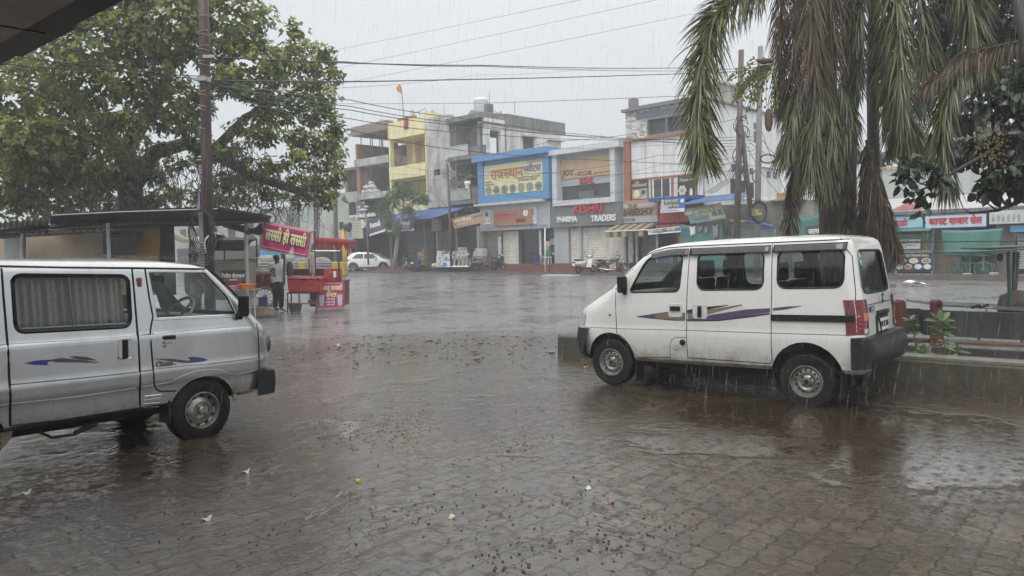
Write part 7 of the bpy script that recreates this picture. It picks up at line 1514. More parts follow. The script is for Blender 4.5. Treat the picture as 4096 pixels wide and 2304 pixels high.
# ------------------------------------------------------------------ road median behind the stalls
YBL = mat('yellow_block_paint', (.52, .36, .06), .6, var=.15, vs=3, stain=(.25, .17, .06))
for i, (x0, y0, x1, y1) in enumerate(((710, 842, 770, 905), (1030, 842, 1150, 950), (430, 848, 470, 905))):
    mb = MB(); mb.prism([z3p(x0, y1+20, 33), z3p(x1, y1+20, 33), z3p(x1, y0, 33), z3p(x0, y0, 33)], (0, .7, 0)); tag(mb.build('barrier_block', YBL, bev=.03), ['yellow concrete block behind the hung towel', 'wide yellow concrete block beside the yellow pole', 'yellow concrete block behind the man'][i], 'barrier')
rl = thing('median_railing', 'low grey metal railing along the road median behind the stalls', 'railing', P(1100, 1090, 33.2))
part('rails', lambda mb: [mb.tube([P(985, y, 33.2), P(1345, y-3, 33.2)], .035, 5) for y in (1053, 1064, 1075)], GFRAME, rl); part('posts', lambda mb: [mb.cyl(P(x, 1095, 33.2), P(x, 1052, 33.2), .05, .05, 6) for x in (990, 1075, 1180, 1260, 1340)], GFRAME, rl)
tag(part('sheet_fence', lambda mb: corr(mb, P(1040, 1000, 44), P(1235, 995, 44), P(1040, 1062, 44), P(1235, 1060, 44), 30, .04), mat('blue_fence_sheet', c8(95, 160, 205), .5), None, solid=.01), 'light blue corrugated sheet fence far behind the banner', 'fence')
tag(part('rubble_heap', lambda mb: [mb.ball(P(1010+i*28, 1062-8*(i % 3), 40), .5, .4, .35, 8, i, .2) for i in range(11)], mat('heap', (.22, .21, .2), .8, var=.5, vs=2), None, smooth=True), 'low grey heap of goods behind the median railing', 'heap')

# ------------------------------------------------------------------ right foreground: low wall, fence, handcart
WD = V((.778, -.628, 0)); WN = V((.628, .778, 0)); W0 = V((.69, 11.7, 0))
MOSS = mat('mossy_concrete', (.060, .053, .034), .6, var=.4, vs=2.2, bump=.35, bs=11, stain=(.03, .027, .022), stain_amt=.9, stretch=(2, 2, .5))
lw = thing('low_wall', 'long low mossy concrete wall behind the white van', 'wall', W0+WD*4)
part('wall', lambda mb: mb.obox(W0+V((0, 0, -.1)), WD*9.5, WN*.32, V((0, 0, .43))), MOSS, lw, bev=.03); part('cap_edge', lambda mb: mb.obox(W0+V((0, 0, .331))+WD*.4+WN*.02, WD*8.9, WN*.28, V((0, 0, .03))), mat('wet_cap', (.16, .145, .115), .3, var=.35, vs=4), lw)
soil = MB(); soil.obox(W0+WN*.33+V((0, 0, -.1)), WD*9.5, WN*3.0, V((0, 0, .30))); tag(soil.build('soil', mat('wet_soil', (.045, .038, .030), .5, var=.4, vs=5, bump=.4, bs=14)), kind='structure')
zr = lambda x, y, Y: P(3500+.3796*x, 1150+.3796*y, Y)
DRED = mat('dark_red_post', (.13, .028, .022), .5, var=.25, vs=6); SLAB = mat('wet_black_slab', (.045, .043, .041), .45, var=.4, vs=2.5, stain=(.11, .105, .10), stain_amt=.6)
fn = thing('slab_fence', 'dark concrete slab fence with two rounded red posts', 'fence', zr(700, 800, 10.5))
for x, Y in ((288, 10.4), (676, 10.2)): part('post', lambda mb: (mb.obox(zr(x-42, 640, Y), zr(x+42, 640, Y)-zr(x-42, 640, Y), V((0, .14, 0)), zr(x, 160, Y)-zr(x, 640, Y)), mb.cyl(zr(x, 165, Y)+V((0, 0, -.01)), zr(x, 165, Y)+V((0, .14, -.01)), .056, .056, 14)), DRED, fn, bev=.01)
part('slab', lambda mb: mb.prism([zr(335, 490, 10.6), zr(480, 490, 10.6), zr(480, 222, 10.6), zr(335, 222, 10.6)], (0, .07, 0)), SLAB, fn); part('slab', lambda mb: mb.prism([zr(505, 500, 10.5), zr(2000, 580, 9.4), zr(2000, 285, 9.4), zr(505, 235, 10.5)], (0, .07, 0)), SLAB, fn)
part('red_rail', lambda mb: (mb.tube([zr(330, 555, 10.6), zr(640, 560, 10.6)], .035, 6), mb.tube([zr(480, 310, 10.6), zr(510, 310, 10.6)], .02, 6)), DRED, fn)
part('lower_slab', lambda mb: mb.prism([zr(270, 800, 10.2), zr(2000, 860, 8.9), zr(2000, 700, 8.9), zr(270, 610, 10.2)], (0, .09, 0)), SLAB, fn)
part('wet_ledge', lambda mb: mb.hexa([zr(330, 612, 10.3), zr(2000, 690, 9.2), zr(2000, 640, 10.4), zr(330, 570, 11.4)], [zr(330, 606, 10.3), zr(2000, 684, 9.2), zr(2000, 634, 10.4), zr(330, 564, 11.4)]), mat('wet_ledge_stone', (.30, .30, .30), .12), fn)
part('rust_bar', lambda mb: mb.prism([zr(740, 590, 10.0), zr(2000, 650, 9.0), zr(2000, 630, 9.0), zr(740, 570, 10.0)], (0, .05, 0)), mat('rust_bar', (.16, .07, .03), .5), fn)
# green handcart frame
z8p = lambda x, y, Y: P(3400+.69*x, 600+.69*y, Y)
GRF = mat('green_frame_paint', (.03, .085, .05), .5, var=.3); hc = thing('handcart', 'empty handcart with thin green roof frame behind the slab fence', 'cart', z8p(960, 930, 13))
part('roof', lambda mb: (mb.prism([z8p(697, 590, 12.4), z8p(1120, 568, 12.4), z8p(1120, 576, 12.4), z8p(697, 598, 12.4)], (0, 1.1, 0)), mb.prism([z8p(825, 565, 12.8), z8p(1120, 552, 12.8), z8p(1120, 560, 12.8), z8p(825, 573, 12.8)], (0, .9, 0))), GRF, hc)
for x0, y0, x1, y1, Y, m_ in ((918, 590, 926, 935, 12.5, GRF), (952, 592, 946, 860, 13.3, STEELD), (975, 592, 955, 850, 13.5, STEELD)): part('post', lambda mb: mb.cyl(z8p(x0, y0, Y), z8p(x1, y1, Y), .030, .030, 8), m_, hc)
part('table', lambda mb: (mb.prism([z8p(545, 895, 12.5), z8p(1120, 925, 12.0), z8p(1120, 940, 12.0), z8p(545, 908, 12.5)], (0, 1.2, 0))), mat('wet_table', (.20, .20, .205), .12), hc)
part('lamp', lambda mb: (mb.ball(z8p(870, 622, 12.6), .05, .05, .07, 8), mb.tube([z8p(870, 600, 12.6), z8p(870, 618, 12.6)], .01, 4), mb.tube([z8p(780, 600, 12.6), z8p(830, 612, 12.6), z8p(900, 600, 12.6)], .008, 4)), STEELD, hc)
by = thing('bicycle', 'bicycle handlebar with black grips behind the slab fence', 'bicycle', V((z8p(780, 930, 12).x, 12.0, .0)))
part('handlebar', lambda mb: (mb.tube([z8p(715, 912, 11.8), z8p(745, 903, 11.8), z8p(790, 915, 12), z8p(825, 912, 12.2)], .012, 6), mb.tube([z8p(790, 915, 12), z8p(800, 990, 12)], .014, 6)), GALV, by)
for a_, b_ in (((705, 914), (752, 900)), ((755, 912), (800, 899))): part('grip', lambda mb: mb.cyl(z8p(*a_, 11.75), z8p(*b_, 11.75), .022, .02, 8), BLK, by)
part('frame', lambda mb: (mb.tube([z8p(800, 990, 12), z8p(810, 1060, 12), z8p(740, 1060, 12.1), z8p(800, 990, 12)], .016, 6), mb.tube([z8p(800, 930, 12)+V((.36*math.cos(k*math.pi/12)+.2, 0, .33*math.sin(k*math.pi/12)-.55)) for k in range(24)], .02, 6, closed=True)), STEELD, by)
tag(part('sack_pile', lambda mb: (mb.ball(z8p(985, 905, 12.9), .38, .3, .28, 12, 4, .10),), mat('brown_sack', (.10, .08, .06), .8, var=.3), None, smooth=True), 'brown sacking heap at the foot of the handcart posts', 'sacks')
mb = MB(); mb.grid(lambda u, v: P(3645+u*60, 1137-4*math.sin(u*5), 27)+V((0, v*.6, .05+.06*math.sin(u*7)*math.sin(v*3))), 10, 5); tag(mb.build('plastic_sheet', TXW, smooth=True, solid=.004), 'scrap of white plastic lying on the flooded road', 'litter')
# ------------------------------------------------------------------ vehicles and goods across the road
CARW = mat('white_car_paint', (.78, .79, .80), .2, coat=.7, var=.02); CLAD = mat('grey_cladding_plastic', (.07, .072, .075), .5); CGL = mat('car_glass', (.06, .066, .07), .06, var=.4, vs=2); ALLOY = mat('alloy', (.45, .46, .47), .3, metal=.7)
pb_ = P(1478, 1083, 60); base = V((P(1396, 1083, 61).x, 61.0, gz(0, 61)+.03)); base.z = P(1478, 1084, 61).z
stc = Stack([(.20, .05, 3.92, .74, .25, .35), (.34, .0, 3.99, .83, .25, .45), (.62, .0, 4.0, .845, .25, .5), (.80, .02, 3.92, .845, .25, .5), (.92, .04, 3.55, .83, .22, .45), (1.02, .06, 3.10, .80, .2, .3), (1.20, .14, 2.78, .74, .2, .2), (1.40, .34, 2.38, .67, .2, .2), (1.50, .55, 2.05, .60, .2, .25), (1.55, .75, 1.75, .5, .2, .25)])
cv = Van(stc, (base.x, base.y, base.z, rad(-8), 0, 0), -1)
car = thing('parked_car', 'white hatchback with grey wheel arch trim parked before the dark shops', 'car', cv.M @ V((2, 0, 0)))
body = stc.solid('body', CARW, [.2, .27, .34, .48, .62, .72, .80, .86, .92, .97, 1.02, 1.1, 1.2, 1.3, 1.40, 1.46, 1.50, 1.53, 1.55])
boolean(body, [cutter([(x+.36*math.cos(a*math.pi/12), s*.55, .33+.36*math.sin(a*math.pi/12)) for a in range(24)], (0, s*.5, 0), CLAD) for x in (.68, 3.18) for s in (1, -1)])
me = body.data; me.transform(cv.M); me.transform(Matrix.Translation(-ORG[car])); me.shade_smooth(); me.set_sharp_from_angle(angle=rad(30)); body.parent = car; ORG[body] = ORG[car]
def E(name, fn, m, parent=car, **k):
    mb = MB(); mb.T = cv.M; fn(mb); return mb.build(name, m, parent, **k)
for side in (1, -1):
    E('window', lambda mb: cv.patch(mb, rrect([(.55, 1.04), (1.50, 1.02), (1.50, 1.42), (.95, 1.42)], .05), .006, side), CGL); E('window', lambda mb: cv.patch(mb, rrect([(1.58, 1.02), (2.72, 1.02), (2.30, 1.40), (1.58, 1.43)], .05), .006, side), CGL)
    E('sill_trim', lambda mb: cv.strip(mb, [(1.05, .36), (2.8, .36)], [(1.05, .22), (2.8, .22)], .01, side), CLAD)
    E('side_mirror', lambda mb: mb.ball(cv.sp(2.55, 1.06, .1, side), .1, .09, .075, 8), CARW, smooth=True)
    for x in (.68, 3.18): E('arch_trim', lambda mb: mb.tube([cv.sp(x+.40*math.cos(a*math.pi/14), .33+.40*math.sin(a*math.pi/14), .0, side) for a in range(15)], .045, 6), CLAD)
E('seam', lambda mb: (cv.line(mb, [(1.54, 1.44), (1.54, .4)], .006), cv.line(mb, [(2.68, 1.0), (2.62, .4)], .006), cv.line(mb, [(.5, .92), (2.6, .86)], .006)), GFRAME)
E('windscreen', lambda mb: mb.grid(lambda u, v: (stc.lv(1.04+.42*v)[1]+.01-.10*((u-.5)*2)**2, (u-.5)*(1.36-.2*v), 1.04+.42*v), 8, 5), CGL); E('rear_window', lambda mb: mb.grid(lambda u, v: (stc.lv(1.05+.4*v)[0]-.008+.05*((u-.5)*2)**2, (u-.5)*(1.3-.2*v), 1.05+.4*v), 8, 5), CGL)
for side in (1, -1):
    E('headlight', lambda mb: cv.patch(mb, rrect([(3.50, .78), (3.80, .70), (3.78, .80), (3.50, .88)], .03), .008, side), CLR); E('tail_light', lambda mb: cv.patch(mb, rrect([(.03, .82), (.34, .86), (.30, 1.0), (.08, 1.0)], .03), .008, side), REDL)
    E('handle', lambda mb: (cv.line(mb, [(1.30, .92), (1.46, .92)], .014, .005, False, side),), CARW); E('handle', lambda mb: cv.line(mb, [(2.4, .88), (2.56, .88)], .014, .005, False, side), CARW)
E('antenna_fin', lambda mb: mb.prism([(.85, -.02, 1.54), (1.05, -.02, 1.54), (.9, -.02, 1.62)], (0, .04, 0)), CARW)
for x in (.68, 3.18):
    for s in (1, -1):
        c = V((x, s*.80, .31)); ax = V((0, s, 0))
        ty = E('wheel', lambda mb: mb.lathe(c-ax*.2, ax, [(.2, 0), (.30, .0), (.32, .05), (.32, .15), (.30, .2), (.21, .2), (.2, .17)], 24), TYRE, smooth=True)
        E('rim', lambda mb: [mb.prism([c+V((math.cos(a)*r_, s*.0, math.sin(a)*r_)) for a, r_ in ((th-.35, .05), (th-.14, .2), (th+.14, .2), (th+.35, .05))], ax*.012) for th in [k*2*math.pi/5+.3 for k in range(5)]] + [mb.tube([c+V((math.cos(k*.2618)*.2, 0, math.sin(k*.2618)*.2)) for k in range(24)], .012, 5, closed=True)], ALLOY, ty)
# two-wheelers ------------------------------------------------------------------------------------
def bike(kind, label, base, yaw, col, seatm=BLK, plate=True, steer=.25):
    t = thing(kind, label, kind, V((0, 0, 0))); CH = mat('chrome', (.5, .5, .5), .2, metal=.9)
    def E(name, fn, m, parent=t, **k): return part(name, fn, m, parent, **k)
    def wh(x, r, w, y=0):
        o = E('wheel', lambda mb: mb.tube([V((x+(r-w/2)*math.cos(k*math.pi/12), y, r+(r-w/2)*math.sin(k*math.pi/12))) for k in range(24)], w/2, 8, closed=True), TYRE, smooth=True)
        E('rim', lambda mb: (mb.tube([V((x+(r-w)*math.cos(k*math.pi/10), y, r+(r-w)*math.sin(k*math.pi/10))) for k in range(20)], .014, 5, closed=True), [mb.cyl((x, y, r), (x+(r-w)*math.cos(k*math.pi/4), y, r+(r-w)*math.sin(k*math.pi/4)), .014, .01, 5) for k in range(8)], mb.cyl((x, y-.06, r), (x, y+.06, r), .05, .05, 10)), GALV if kind == 'scooter' else ALLOY, o)
    if kind == 'scooter':
        wh(.22, .235, .10); wh(1.46, .235, .10)
        def tail(mb):
            for s in (1, -1):
                mb.grid(lambda u, v: V((-.08+.78*u, s*(.06+.15*math.sin(math.pi*min(1, .12+v*.75))*(.55+.45*math.sin(math.pi*(.1+.8*u)))), .36+.40*v*(1-.25*(1-u))+.10*(1-u)*(1-v))), 14, 8)
            mb.ball((.30, 0, .58), .42, .16, .16, 12)
        E('body', tail, col, smooth=True)
        E('seat', lambda mb: mb.hexa([(.02, -.13, .76), (.72, -.11, .74), (.72, .11, .74), (.02, .13, .76)], [(-.02, -.12, .86), (.66, -.10, .80), (.66, .10, .80), (-.02, .12, .86)]), seatm, bev=.03)
        E('footboard', lambda mb: mb.box((.92, 0, .29), (.55, .28, .07)), BLK, bev=.02)
        E('leg_shield', lambda mb: mb.grid(lambda u, v: V((1.12+.16*v-.05*math.cos((u-.5)*3), (u-.5)*(.44-.10*v), .30+.58*v)), 8, 8), col, smooth=True, solid=.03)
        E('front_mudguard', lambda mb: mb.tube([(1.46+.27*math.cos(a*.35), 0, .235+.27*math.sin(a*.35)) for a in range(1, 8)], .07, 6), col, smooth=True)
        E('handlebar', lambda mb: (mb.tube([(1.16, -.34, 1.0), (1.20, -.15, .98), (1.20, .15, .98), (1.16, .34, 1.0)], .022, 6), mb.tube([(1.27, 0, .8), (1.20, 0, .98)], .04, 6), mb.tube([(1.40, 0, .24), (1.28, 0, .80)], .025, 6)), BLK)
        E('headset', lambda mb: mb.ball((1.23, 0, .97), .12, .13, .10, 10), col, smooth=True); E('headlight', lambda mb: mb.ball((1.325, 0, .96), .03, .08, .05, 8), CLR)
        E('tail_light', lambda mb: mb.box((-.09, 0, .66), (.05, .16, .09)), REDL, bev=.015); E('grab_rail', lambda mb: mb.tube([(.12, -.16, .82), (-.12, -.12, .84), (-.12, .12, .84), (.12, .16, .82)], .014, 5), GALV)
        E('engine', lambda mb: (mb.box((.35, .10, .26), (.5, .12, .16)), mb.tube([(.5, -.12, .2), (.0, -.14, .3)], .05, 8)), STEELD, bev=.02)
        mz, mx_ = 1.0, 1.16
    else:
        wh(.30, .30, .10); wh(1.58, .30, .085)
        E('tank', lambda mb: (mb.ball((.98, 0, .80), .28, .145, .13, 14)), col, smooth=True)
        E('seat', lambda mb: mb.hexa([(.0, -.11, .78), (.78, -.09, .72), (.78, .09, .72), (.0, .11, .78)], [(-.02, -.10, .86), (.74, -.08, .79), (.74, .08, .79), (-.02, .10, .86)]), seatm, bev=.03)
        E('tail_cowl', lambda mb: mb.hexa([(-.15, -.06, .74), (.5, -.10, .62), (.5, .10, .62), (-.15, .06, .74)], [(-.2, -.05, .84), (.5, -.11, .76), (.5, .11, .76), (-.2, .05, .84)]), col, bev=.02)
        E('frame', lambda mb: (mb.tube([(1.22, 0, .88), (1.0, 0, .45), (.62, 0, .32), (.5, 0, .62), (1.15, 0, .80)], .025, 6), mb.tube([(.30, .10, .30), (.68, .1, .36)], .025, 6), mb.tube([(.30, -.10, .30), (.68, -.1, .36)], .025, 6), mb.tube([(.30, .11, .32), (.20, .11, .72)], .03, 6), mb.tube([(.30, -.11, .32), (.20, -.11, .72)], .03, 6)), STEELD)
        E('engine', lambda mb: (mb.box((.86, 0, .40), (.34, .24, .26)), mb.box((.98, 0, .56), (.14, .16, .2)), mb.lathe((.80, -.16, .36), (0, 1, 0), [(.10, 0), (.10, .32)], 14)), GALV, bev=.02)
        E('exhaust', lambda mb: mb.tube([(1.05, -.12, .48), (1.0, -.14, .26), (.55, -.15, .25), (.05, -.16, .34)], [.02, .025, .04, .05], 8), CH, smooth=True)
        E('fork', lambda mb: [mb.tube([(1.58, s*.08, .30), (1.30, s*.08, .92)], .025, 6) for s in (1, -1)], CH)
        E('front_mudguard', lambda mb: mb.tube([(1.58+.33*math.cos(a*.3), 0, .30+.33*math.sin(a*.3)) for a in range(2, 9)], .05, 6), col, smooth=True); E('rear_mudguard', lambda mb: mb.tube([(.30+.33*math.cos(a*.3), 0, .30+.33*math.sin(a*.3)) for a in range(4, 11)], .06, 6), BLK, smooth=True)
        E('headlight', lambda mb: (mb.lathe((1.36, 0, .88), (1, 0, -.1), [(.05, -.1), (.10, 0), (.095, .03), (.02, .05)], 14)), CLR, smooth=True); E('headlight_cowl', lambda mb: mb.hexa([(1.28, -.11, .80), (1.40, -.09, .78), (1.40, .09, .78), (1.28, .11, .80)], [(1.22, -.09, 1.02), (1.30, -.07, 1.04), (1.30, .07, 1.04), (1.22, .09, 1.02)]), col, bev=.02)
        E('handlebar', lambda mb: mb.tube([(1.12, -.36, 1.06), (1.24, -.2, 1.05), (1.28, 0, .97), (1.24, .2, 1.05), (1.12, .36, 1.06)], .018, 6), BLK)
        E('tail_light', lambda mb: mb.box((-.20, 0, .76), (.05, .12, .07)), REDL, bev=.015)
        mz, mx_ = 1.06, 1.14
    for s in (1, -1): E('mirror', lambda mb: (mb.tube([(mx_, s*.26, mz), (mx_+.02, s*.34, mz+.17)], .008, 4), mb.ball((mx_+.01, s*.36, mz+.20), .02, .055, .04, 8)), BLK)
    if plate: E('number_plate', lambda mb: mb.box((-.16 if kind == 'scooter' else -.20, 0, .52), (.012, .20, .13)), TXW)
    E('stand', lambda mb: mb.tube([(.72, .1, .30), (.62, .22, .0)], .014, 5), STEELD)
    t.location = base; t.rotation_euler = (rad(-6) if False else 0, 0, yaw); return t
def gp(px, py, zz): d = ray(px, py); k = (zz-CAM.z)/d.z; return CAM+d*k
MBLK = mat('black_bike_paint', (.02, .02, .023), .25, coat=.6); MWHT = mat('white_scooter_paint', (.72, .72, .71), .25, coat=.5); MGRY = mat('grey_bike_paint', (.10, .10, .105), .3, metal=.5)
def at(px, py, s=1): d = ray(px, py); d = d*(s/1); return d
def place(px, py, Y): p = P(px, py, Y); return V((p.x, p.y, max(gz(p.x, p.y), p.z)))
bike('scooter', 'white scooter parked in front of the wide cream shutter', place(2302, 1094, 43.8), rad(40), MWHT)
bike('motorcycle', 'grey motorcycle with black seat parked right of the white scooter', place(2392, 1096, 43.3), rad(-14), MGRY)
bike('scooter', 'black scooter with silver trim parked left of the sweet shop', place(1892, 1085, 49.5), rad(14), MBLK)
bike('scooter', 'dark scooter facing the road beside the stained pillar', place(1972, 1080, 49.6), rad(-60), MGRY, plate=False)
bike('motorcycle', 'black motorcycle with white number plate seen from behind near the grey shutter', place(1645, 1080, 55), rad(118), MBLK)
# goods in front of the appliance shop --------------------------------------------------------------
zg = lambda x, y: (1600+.1941*x, 860+.1941*y)
BOXW = mat('white_carton', (.62, .62, .62), .6); BOXB = mat('blue_print', (.05, .14, .42), .5); BOXP = mat('brown_carton', (.36, .25, .15), .7, var=.12); BOXR = mat('pinkish_carton', (.50, .45, .47), .6)
def gbox(x0, y0, x1, y1, n, m, label, pm=None):
    t0, z0 = ft(*zg(x0, y1), n); t1, z1 = ft(*zg(x1, y0), n); mb = MB(); mb.mi = 0; fb(mb, t0, t1, z0, z1, n-.45, n)
    if pm is not None:
        w_, h_ = t1-t0, z1-z0
        if pm == 1: mb.mi = 1; fb(mb, t0+.05*w_, t0+w_*.98, z0+h_*.12, z0+h_*.30, n, n+.006); fb(mb, t0+.25*w_, t0+w_*.6, z0+h_*.30, z0+h_*.75, n, n+.005)
        elif pm == 2: mb.mi = 2; fb(mb, t0+.55*w_, t0+w_*.85, z0+h_*.35, z0+h_*.8, n, n+.006); fb(mb, t0+.6*w_, t0+w_*.85, z0+h_*.1, z0+h_*.2, n, n+.006)
        else:
            mb.mi = 2
            for k in range(3): fb(mb, t0+w_*(.15+.28*k), t0+w_*(.30+.28*k), z0+h_*.3, z0+h_*.65, n, n+.006)
    tag(mb.build('carton', [m, BOXB, GFRAME], bev=.008), label, 'carton', 'cartons outside the appliance shop')
gbox(750, 965, 828, 1072, 2.0, BOXW, 'white carton at the bottom left of the blue printed stack', 2); gbox(748, 852, 826, 960, 2.0, BOXW, 'white carton second from the ground in the left column of the blue printed stack', 2); gbox(768, 740, 842, 848, 1.9, BOXW, 'white carton on top of the left column of the blue printed stack', 2)
gbox(845, 955, 1030, 1072, 2.1, BOXW, 'wide white carton with a blue band on the ground beside the pole', 1); gbox(905, 830, 1020, 948, 2.1, BOXW, 'white and blue carton standing on the wide carton by the pole', 1); gbox(848, 852, 905, 950, 1.9, BOXW, 'narrow white carton behind the blue banded carton', 2); gbox(890, 806, 990, 830, 1.9, BOXW, 'flat white carton lying on top of the blue printed stack'); gbox(850, 770, 880, 850, 1.8, BOXP, 'small brown carton standing behind the top of the white stack')
gbox(1200, 905, 1235, 1055, 1.4, BOXP, 'narrow brown carton behind the fan stands'); gbox(1240, 908, 1300, 1055, 1.5, BOXP, 'brown carton behind the middle fan stands'); gbox(1303, 915, 1355, 1055, 1.5, BOXP, 'brown carton behind the right hand fan stand'); gbox(1195, 665, 1285, 770, 1.2, BOXR, 'grey white carton high up behind the fans', 2)
gbox(1505, 792, 1700, 850, 1.6, BOXR, 'lowest long pink white carton of the stack near the stained pillar', 3); gbox(1515, 745, 1560, 790, 1.6, BOXR, 'small pink white carton left in the second row of the pillar stack', 2); gbox(1562, 712, 1700, 788, 1.6, BOXR, 'long pink white carton in the second row of the pillar stack', 3); gbox(1525, 690, 1690, 712, 1.5, BOXR, 'flat pale carton on top of the pillar stack'); gbox(1540, 862, 1608, 948, 1.6, BOXP, 'left brown carton under the pink white stack'); gbox(1615, 862, 1685, 948, 1.6, BOXP, 'right brown carton under the pink white stack'); gbox(1490, 850, 1538, 935, 1.7, BOXB, 'blue and white carton at the left foot of the pillar stack')
FANW = mat('fan_white', (.60, .61, .60), .4)
for i, x in enumerate((1022, 1125, 1205, 1285, 1365)):
    fx = (1022, 1125, 1205, 1285, 1365)[i]; c = fp(*zg(fx, 830 if i != 4 else 815), 2.0); g0 = fp(*zg(fx, 1068), 2.0)
    t = thing('pedestal_fan', ['white pedestal fan at the left end of the row behind the pole', 'white pedestal fan with dark hub right of the pole', 'white pedestal fan in the middle of the row', 'white pedestal fan fourth along the row', 'white pedestal fan standing apart at the right end of the row'][i], 'fan', g0, 'pedestal fans outside the appliance shop')
    part('guard', lambda mb: [mb.tube([c+FT*(r*math.cos(k*math.pi/10))+V((0, 0, r*math.sin(k*math.pi/10)))+FN*(.06 if r < .25 else 0) for k in range(20)], .012, 4, closed=True) for r in (.29, .2, .1)], FANW, t)
    part('blades', lambda mb: [mb.prism([c+FT*(math.cos(a)*r_)+V((0, 0, math.sin(a)*r_)) for a, r_ in ((th-.2, .05), (th-.5, .24), (th+.3, .25), (th+.4, .05))], FN*.015) for th in (0, 2.1, 4.2)], mat('fan_blade', (.42, .46, .46), .3), t)
    part('hub', lambda mb: mb.lathe(c-FN*.14, FN, [(.06, 0), (.08, .1), (.06, .2)], 12), BLK if i == 1 else FANW, t)
    part('stem', lambda mb: (mb.cyl(g0, c-FN*.1, .03, .025, 8)), FANW, t); part('foot', lambda mb: mb.lathe(g0, (0, 0, 1), [(.24, 0), (.22, .05), (.05, .09)], 16), FANW, t)
def simple(name, label, cat, fn, m, **k): tag(part(name, fn, m, None, **k), label, cat)
rk = thing('snack_rack', 'wire rack hung with snack packets before the grey shutter', 'rack', fp(*zg(470, 1030), 1.6))
part('frame', lambda mb: [mb.tube([fp(*zg(x, 1030), 1.6), fp(*zg(x, 770 if x < 480 else 660), 1.6)], .02, 5) for x in (368, 475, 545)] + [mb.tube([fp(*zg(368, y), 1.6), fp(*zg(475, y), 1.6)], .015, 5) for y in (840, 930)], GFRAME, rk)
for i in range(12): part('packet', lambda mb: mb.box(fp(*zg(500+30*math.sin(i*2.1), 690+27*i), 1.65), (.22, .08, .20), i*.4), mat(('packet_brown', 'packet_maroon', 'packet_cream')[i % 3], ((.20, .13, .09), (.22, .06, .05), (.45, .38, .28))[i % 3], .4), rk)
for i in range(5): part('bright_packet', lambda mb: mb.box(fp(*zg(390+18*i, 800+12*(i % 2)), 1.65), (.16, .06, .26), i*.5), mat(('pk_orange', 'pk_green', 'pk_yellow')[i % 3], ((.50, .14, .03), (.10, .28, .08), (.55, .40, .06))[i % 3], .35), rk)
for i in range(4): part('teal_packet', lambda mb: mb.box(fp(*zg(390+20*i, 888), 1.65), (.16, .06, .22), i*.4), mat('pk_teal', (.08, .28, .26), .35), rk)
simple('bucket', 'blue bucket on the step by the snack rack', 'bucket', lambda mb: mb.lathe(fp(*zg(350, 1080), 1.8), (0, 0, 1), [(.16, 0), (.22, .42), (.23, .44), (.19, .42), (.14, .04)], 14), mat('blue_bucket', (.05, .08, .30), .4))
simple('sack', 'pale yellow sack slumped left of the white cartons', 'sack', lambda mb: mb.ball(fp(*zg(715, 1045), 1.8), .28, .25, .2, 10, 3, .12), mat('yellow_sack', (.50, .46, .33), .8), smooth=True)
simple('display_counter', 'small white display counter behind the trunk of the street tree', 'counter', lambda mb: (mb.box(fp(1492, 1062, 1.0), (.9, .5, .9), -.76), mb.box(fp(1492, 1018, 1.0), (1.2, .6, .1), -.76)), BAND)
simple('dustbin', 'dark blue bin in front of the sweet shop door', 'bin', lambda mb: mb.lathe(W(-3.45, .4, .68), (0, 0, 1), [(.2, 0), (.25, .62), (.26, .64), (.22, .6)], 14), mat('navy_bin', (.04, .06, .17), .5))
t = thing('water_dispenser', 'green topped water can standing on a white stool by the glass door', 'water can', W(-2.55, .3, .68))
part('stool', lambda mb: [mb.cyl(W(-2.78+.4*i, .1+.3*j, .68), W(-2.72+.3*i, .15+.2*j, 1.12), .03, .03, 6) for i in (0, 1) for j in (0, 1)] + [fb(mb, -2.80, -2.36, 1.12, 1.18, .05, .48)], TXW, t); part('can', lambda mb: mb.lathe(W(-2.57, .26, 1.18), (0, 0, 1), [(.17, 0), (.19, .05), (.19, .36), (.14, .42)], 14), mat('green_can', (.05, .22, .14), .4), t); part('bottle', lambda mb: mb.lathe(W(-2.57, .26, 1.6), (0, 0, 1), [(.10, 0), (.16, .08), (.16, .30), (.02, .34)], 14), mat('water_bottle', (.40, .36, .33), .2), t)
simple('manhole_slab', 'thin pale slab lying on the wet road before the motorcycles', 'slab', lambda mb: fb(mb, 1.0, 3.2, gz(0, 45)+.02, gz(0, 45)+.10, 4.2, 4.9), BAND)
# ------------------------------------------------------------------ trees, palms and plants
def leafmat(name, cols, rough=.35, trans=.3):
    m, nt, b, N, L = nodes(name); a = N('ShaderNodeAttribute'); a.attribute_name = 'tone'; r = N('ShaderNodeValToRGB'); e = r.color_ramp.elements
    e[0].position = 0; e[0].color = (*cols[0], 1); e[1].position = 1; e[1].color = (*cols[-1], 1)
    for i, c in enumerate(cols[1:-1]): k = e.new((i+1)/(len(cols)-1)); k.color = (*c, 1)
    L(a.outputs['Fac'], r.inputs['Fac']); L(r.outputs['Color'], b.inputs['Base Color']); b.inputs['Roughness'].default_value = rough
    t = N('ShaderNodeBsdfTranslucent'); L(r.outputs['Color'], t.inputs['Color']); mx = N('ShaderNodeMixShader'); mx.inputs[0].default_value = trans
    L(b.outputs[0], mx.inputs[1]); L(t.outputs[0], mx.inputs[2]); L(mx.outputs[0], nt.nodes['Material Output'].inputs['Surface']); return m
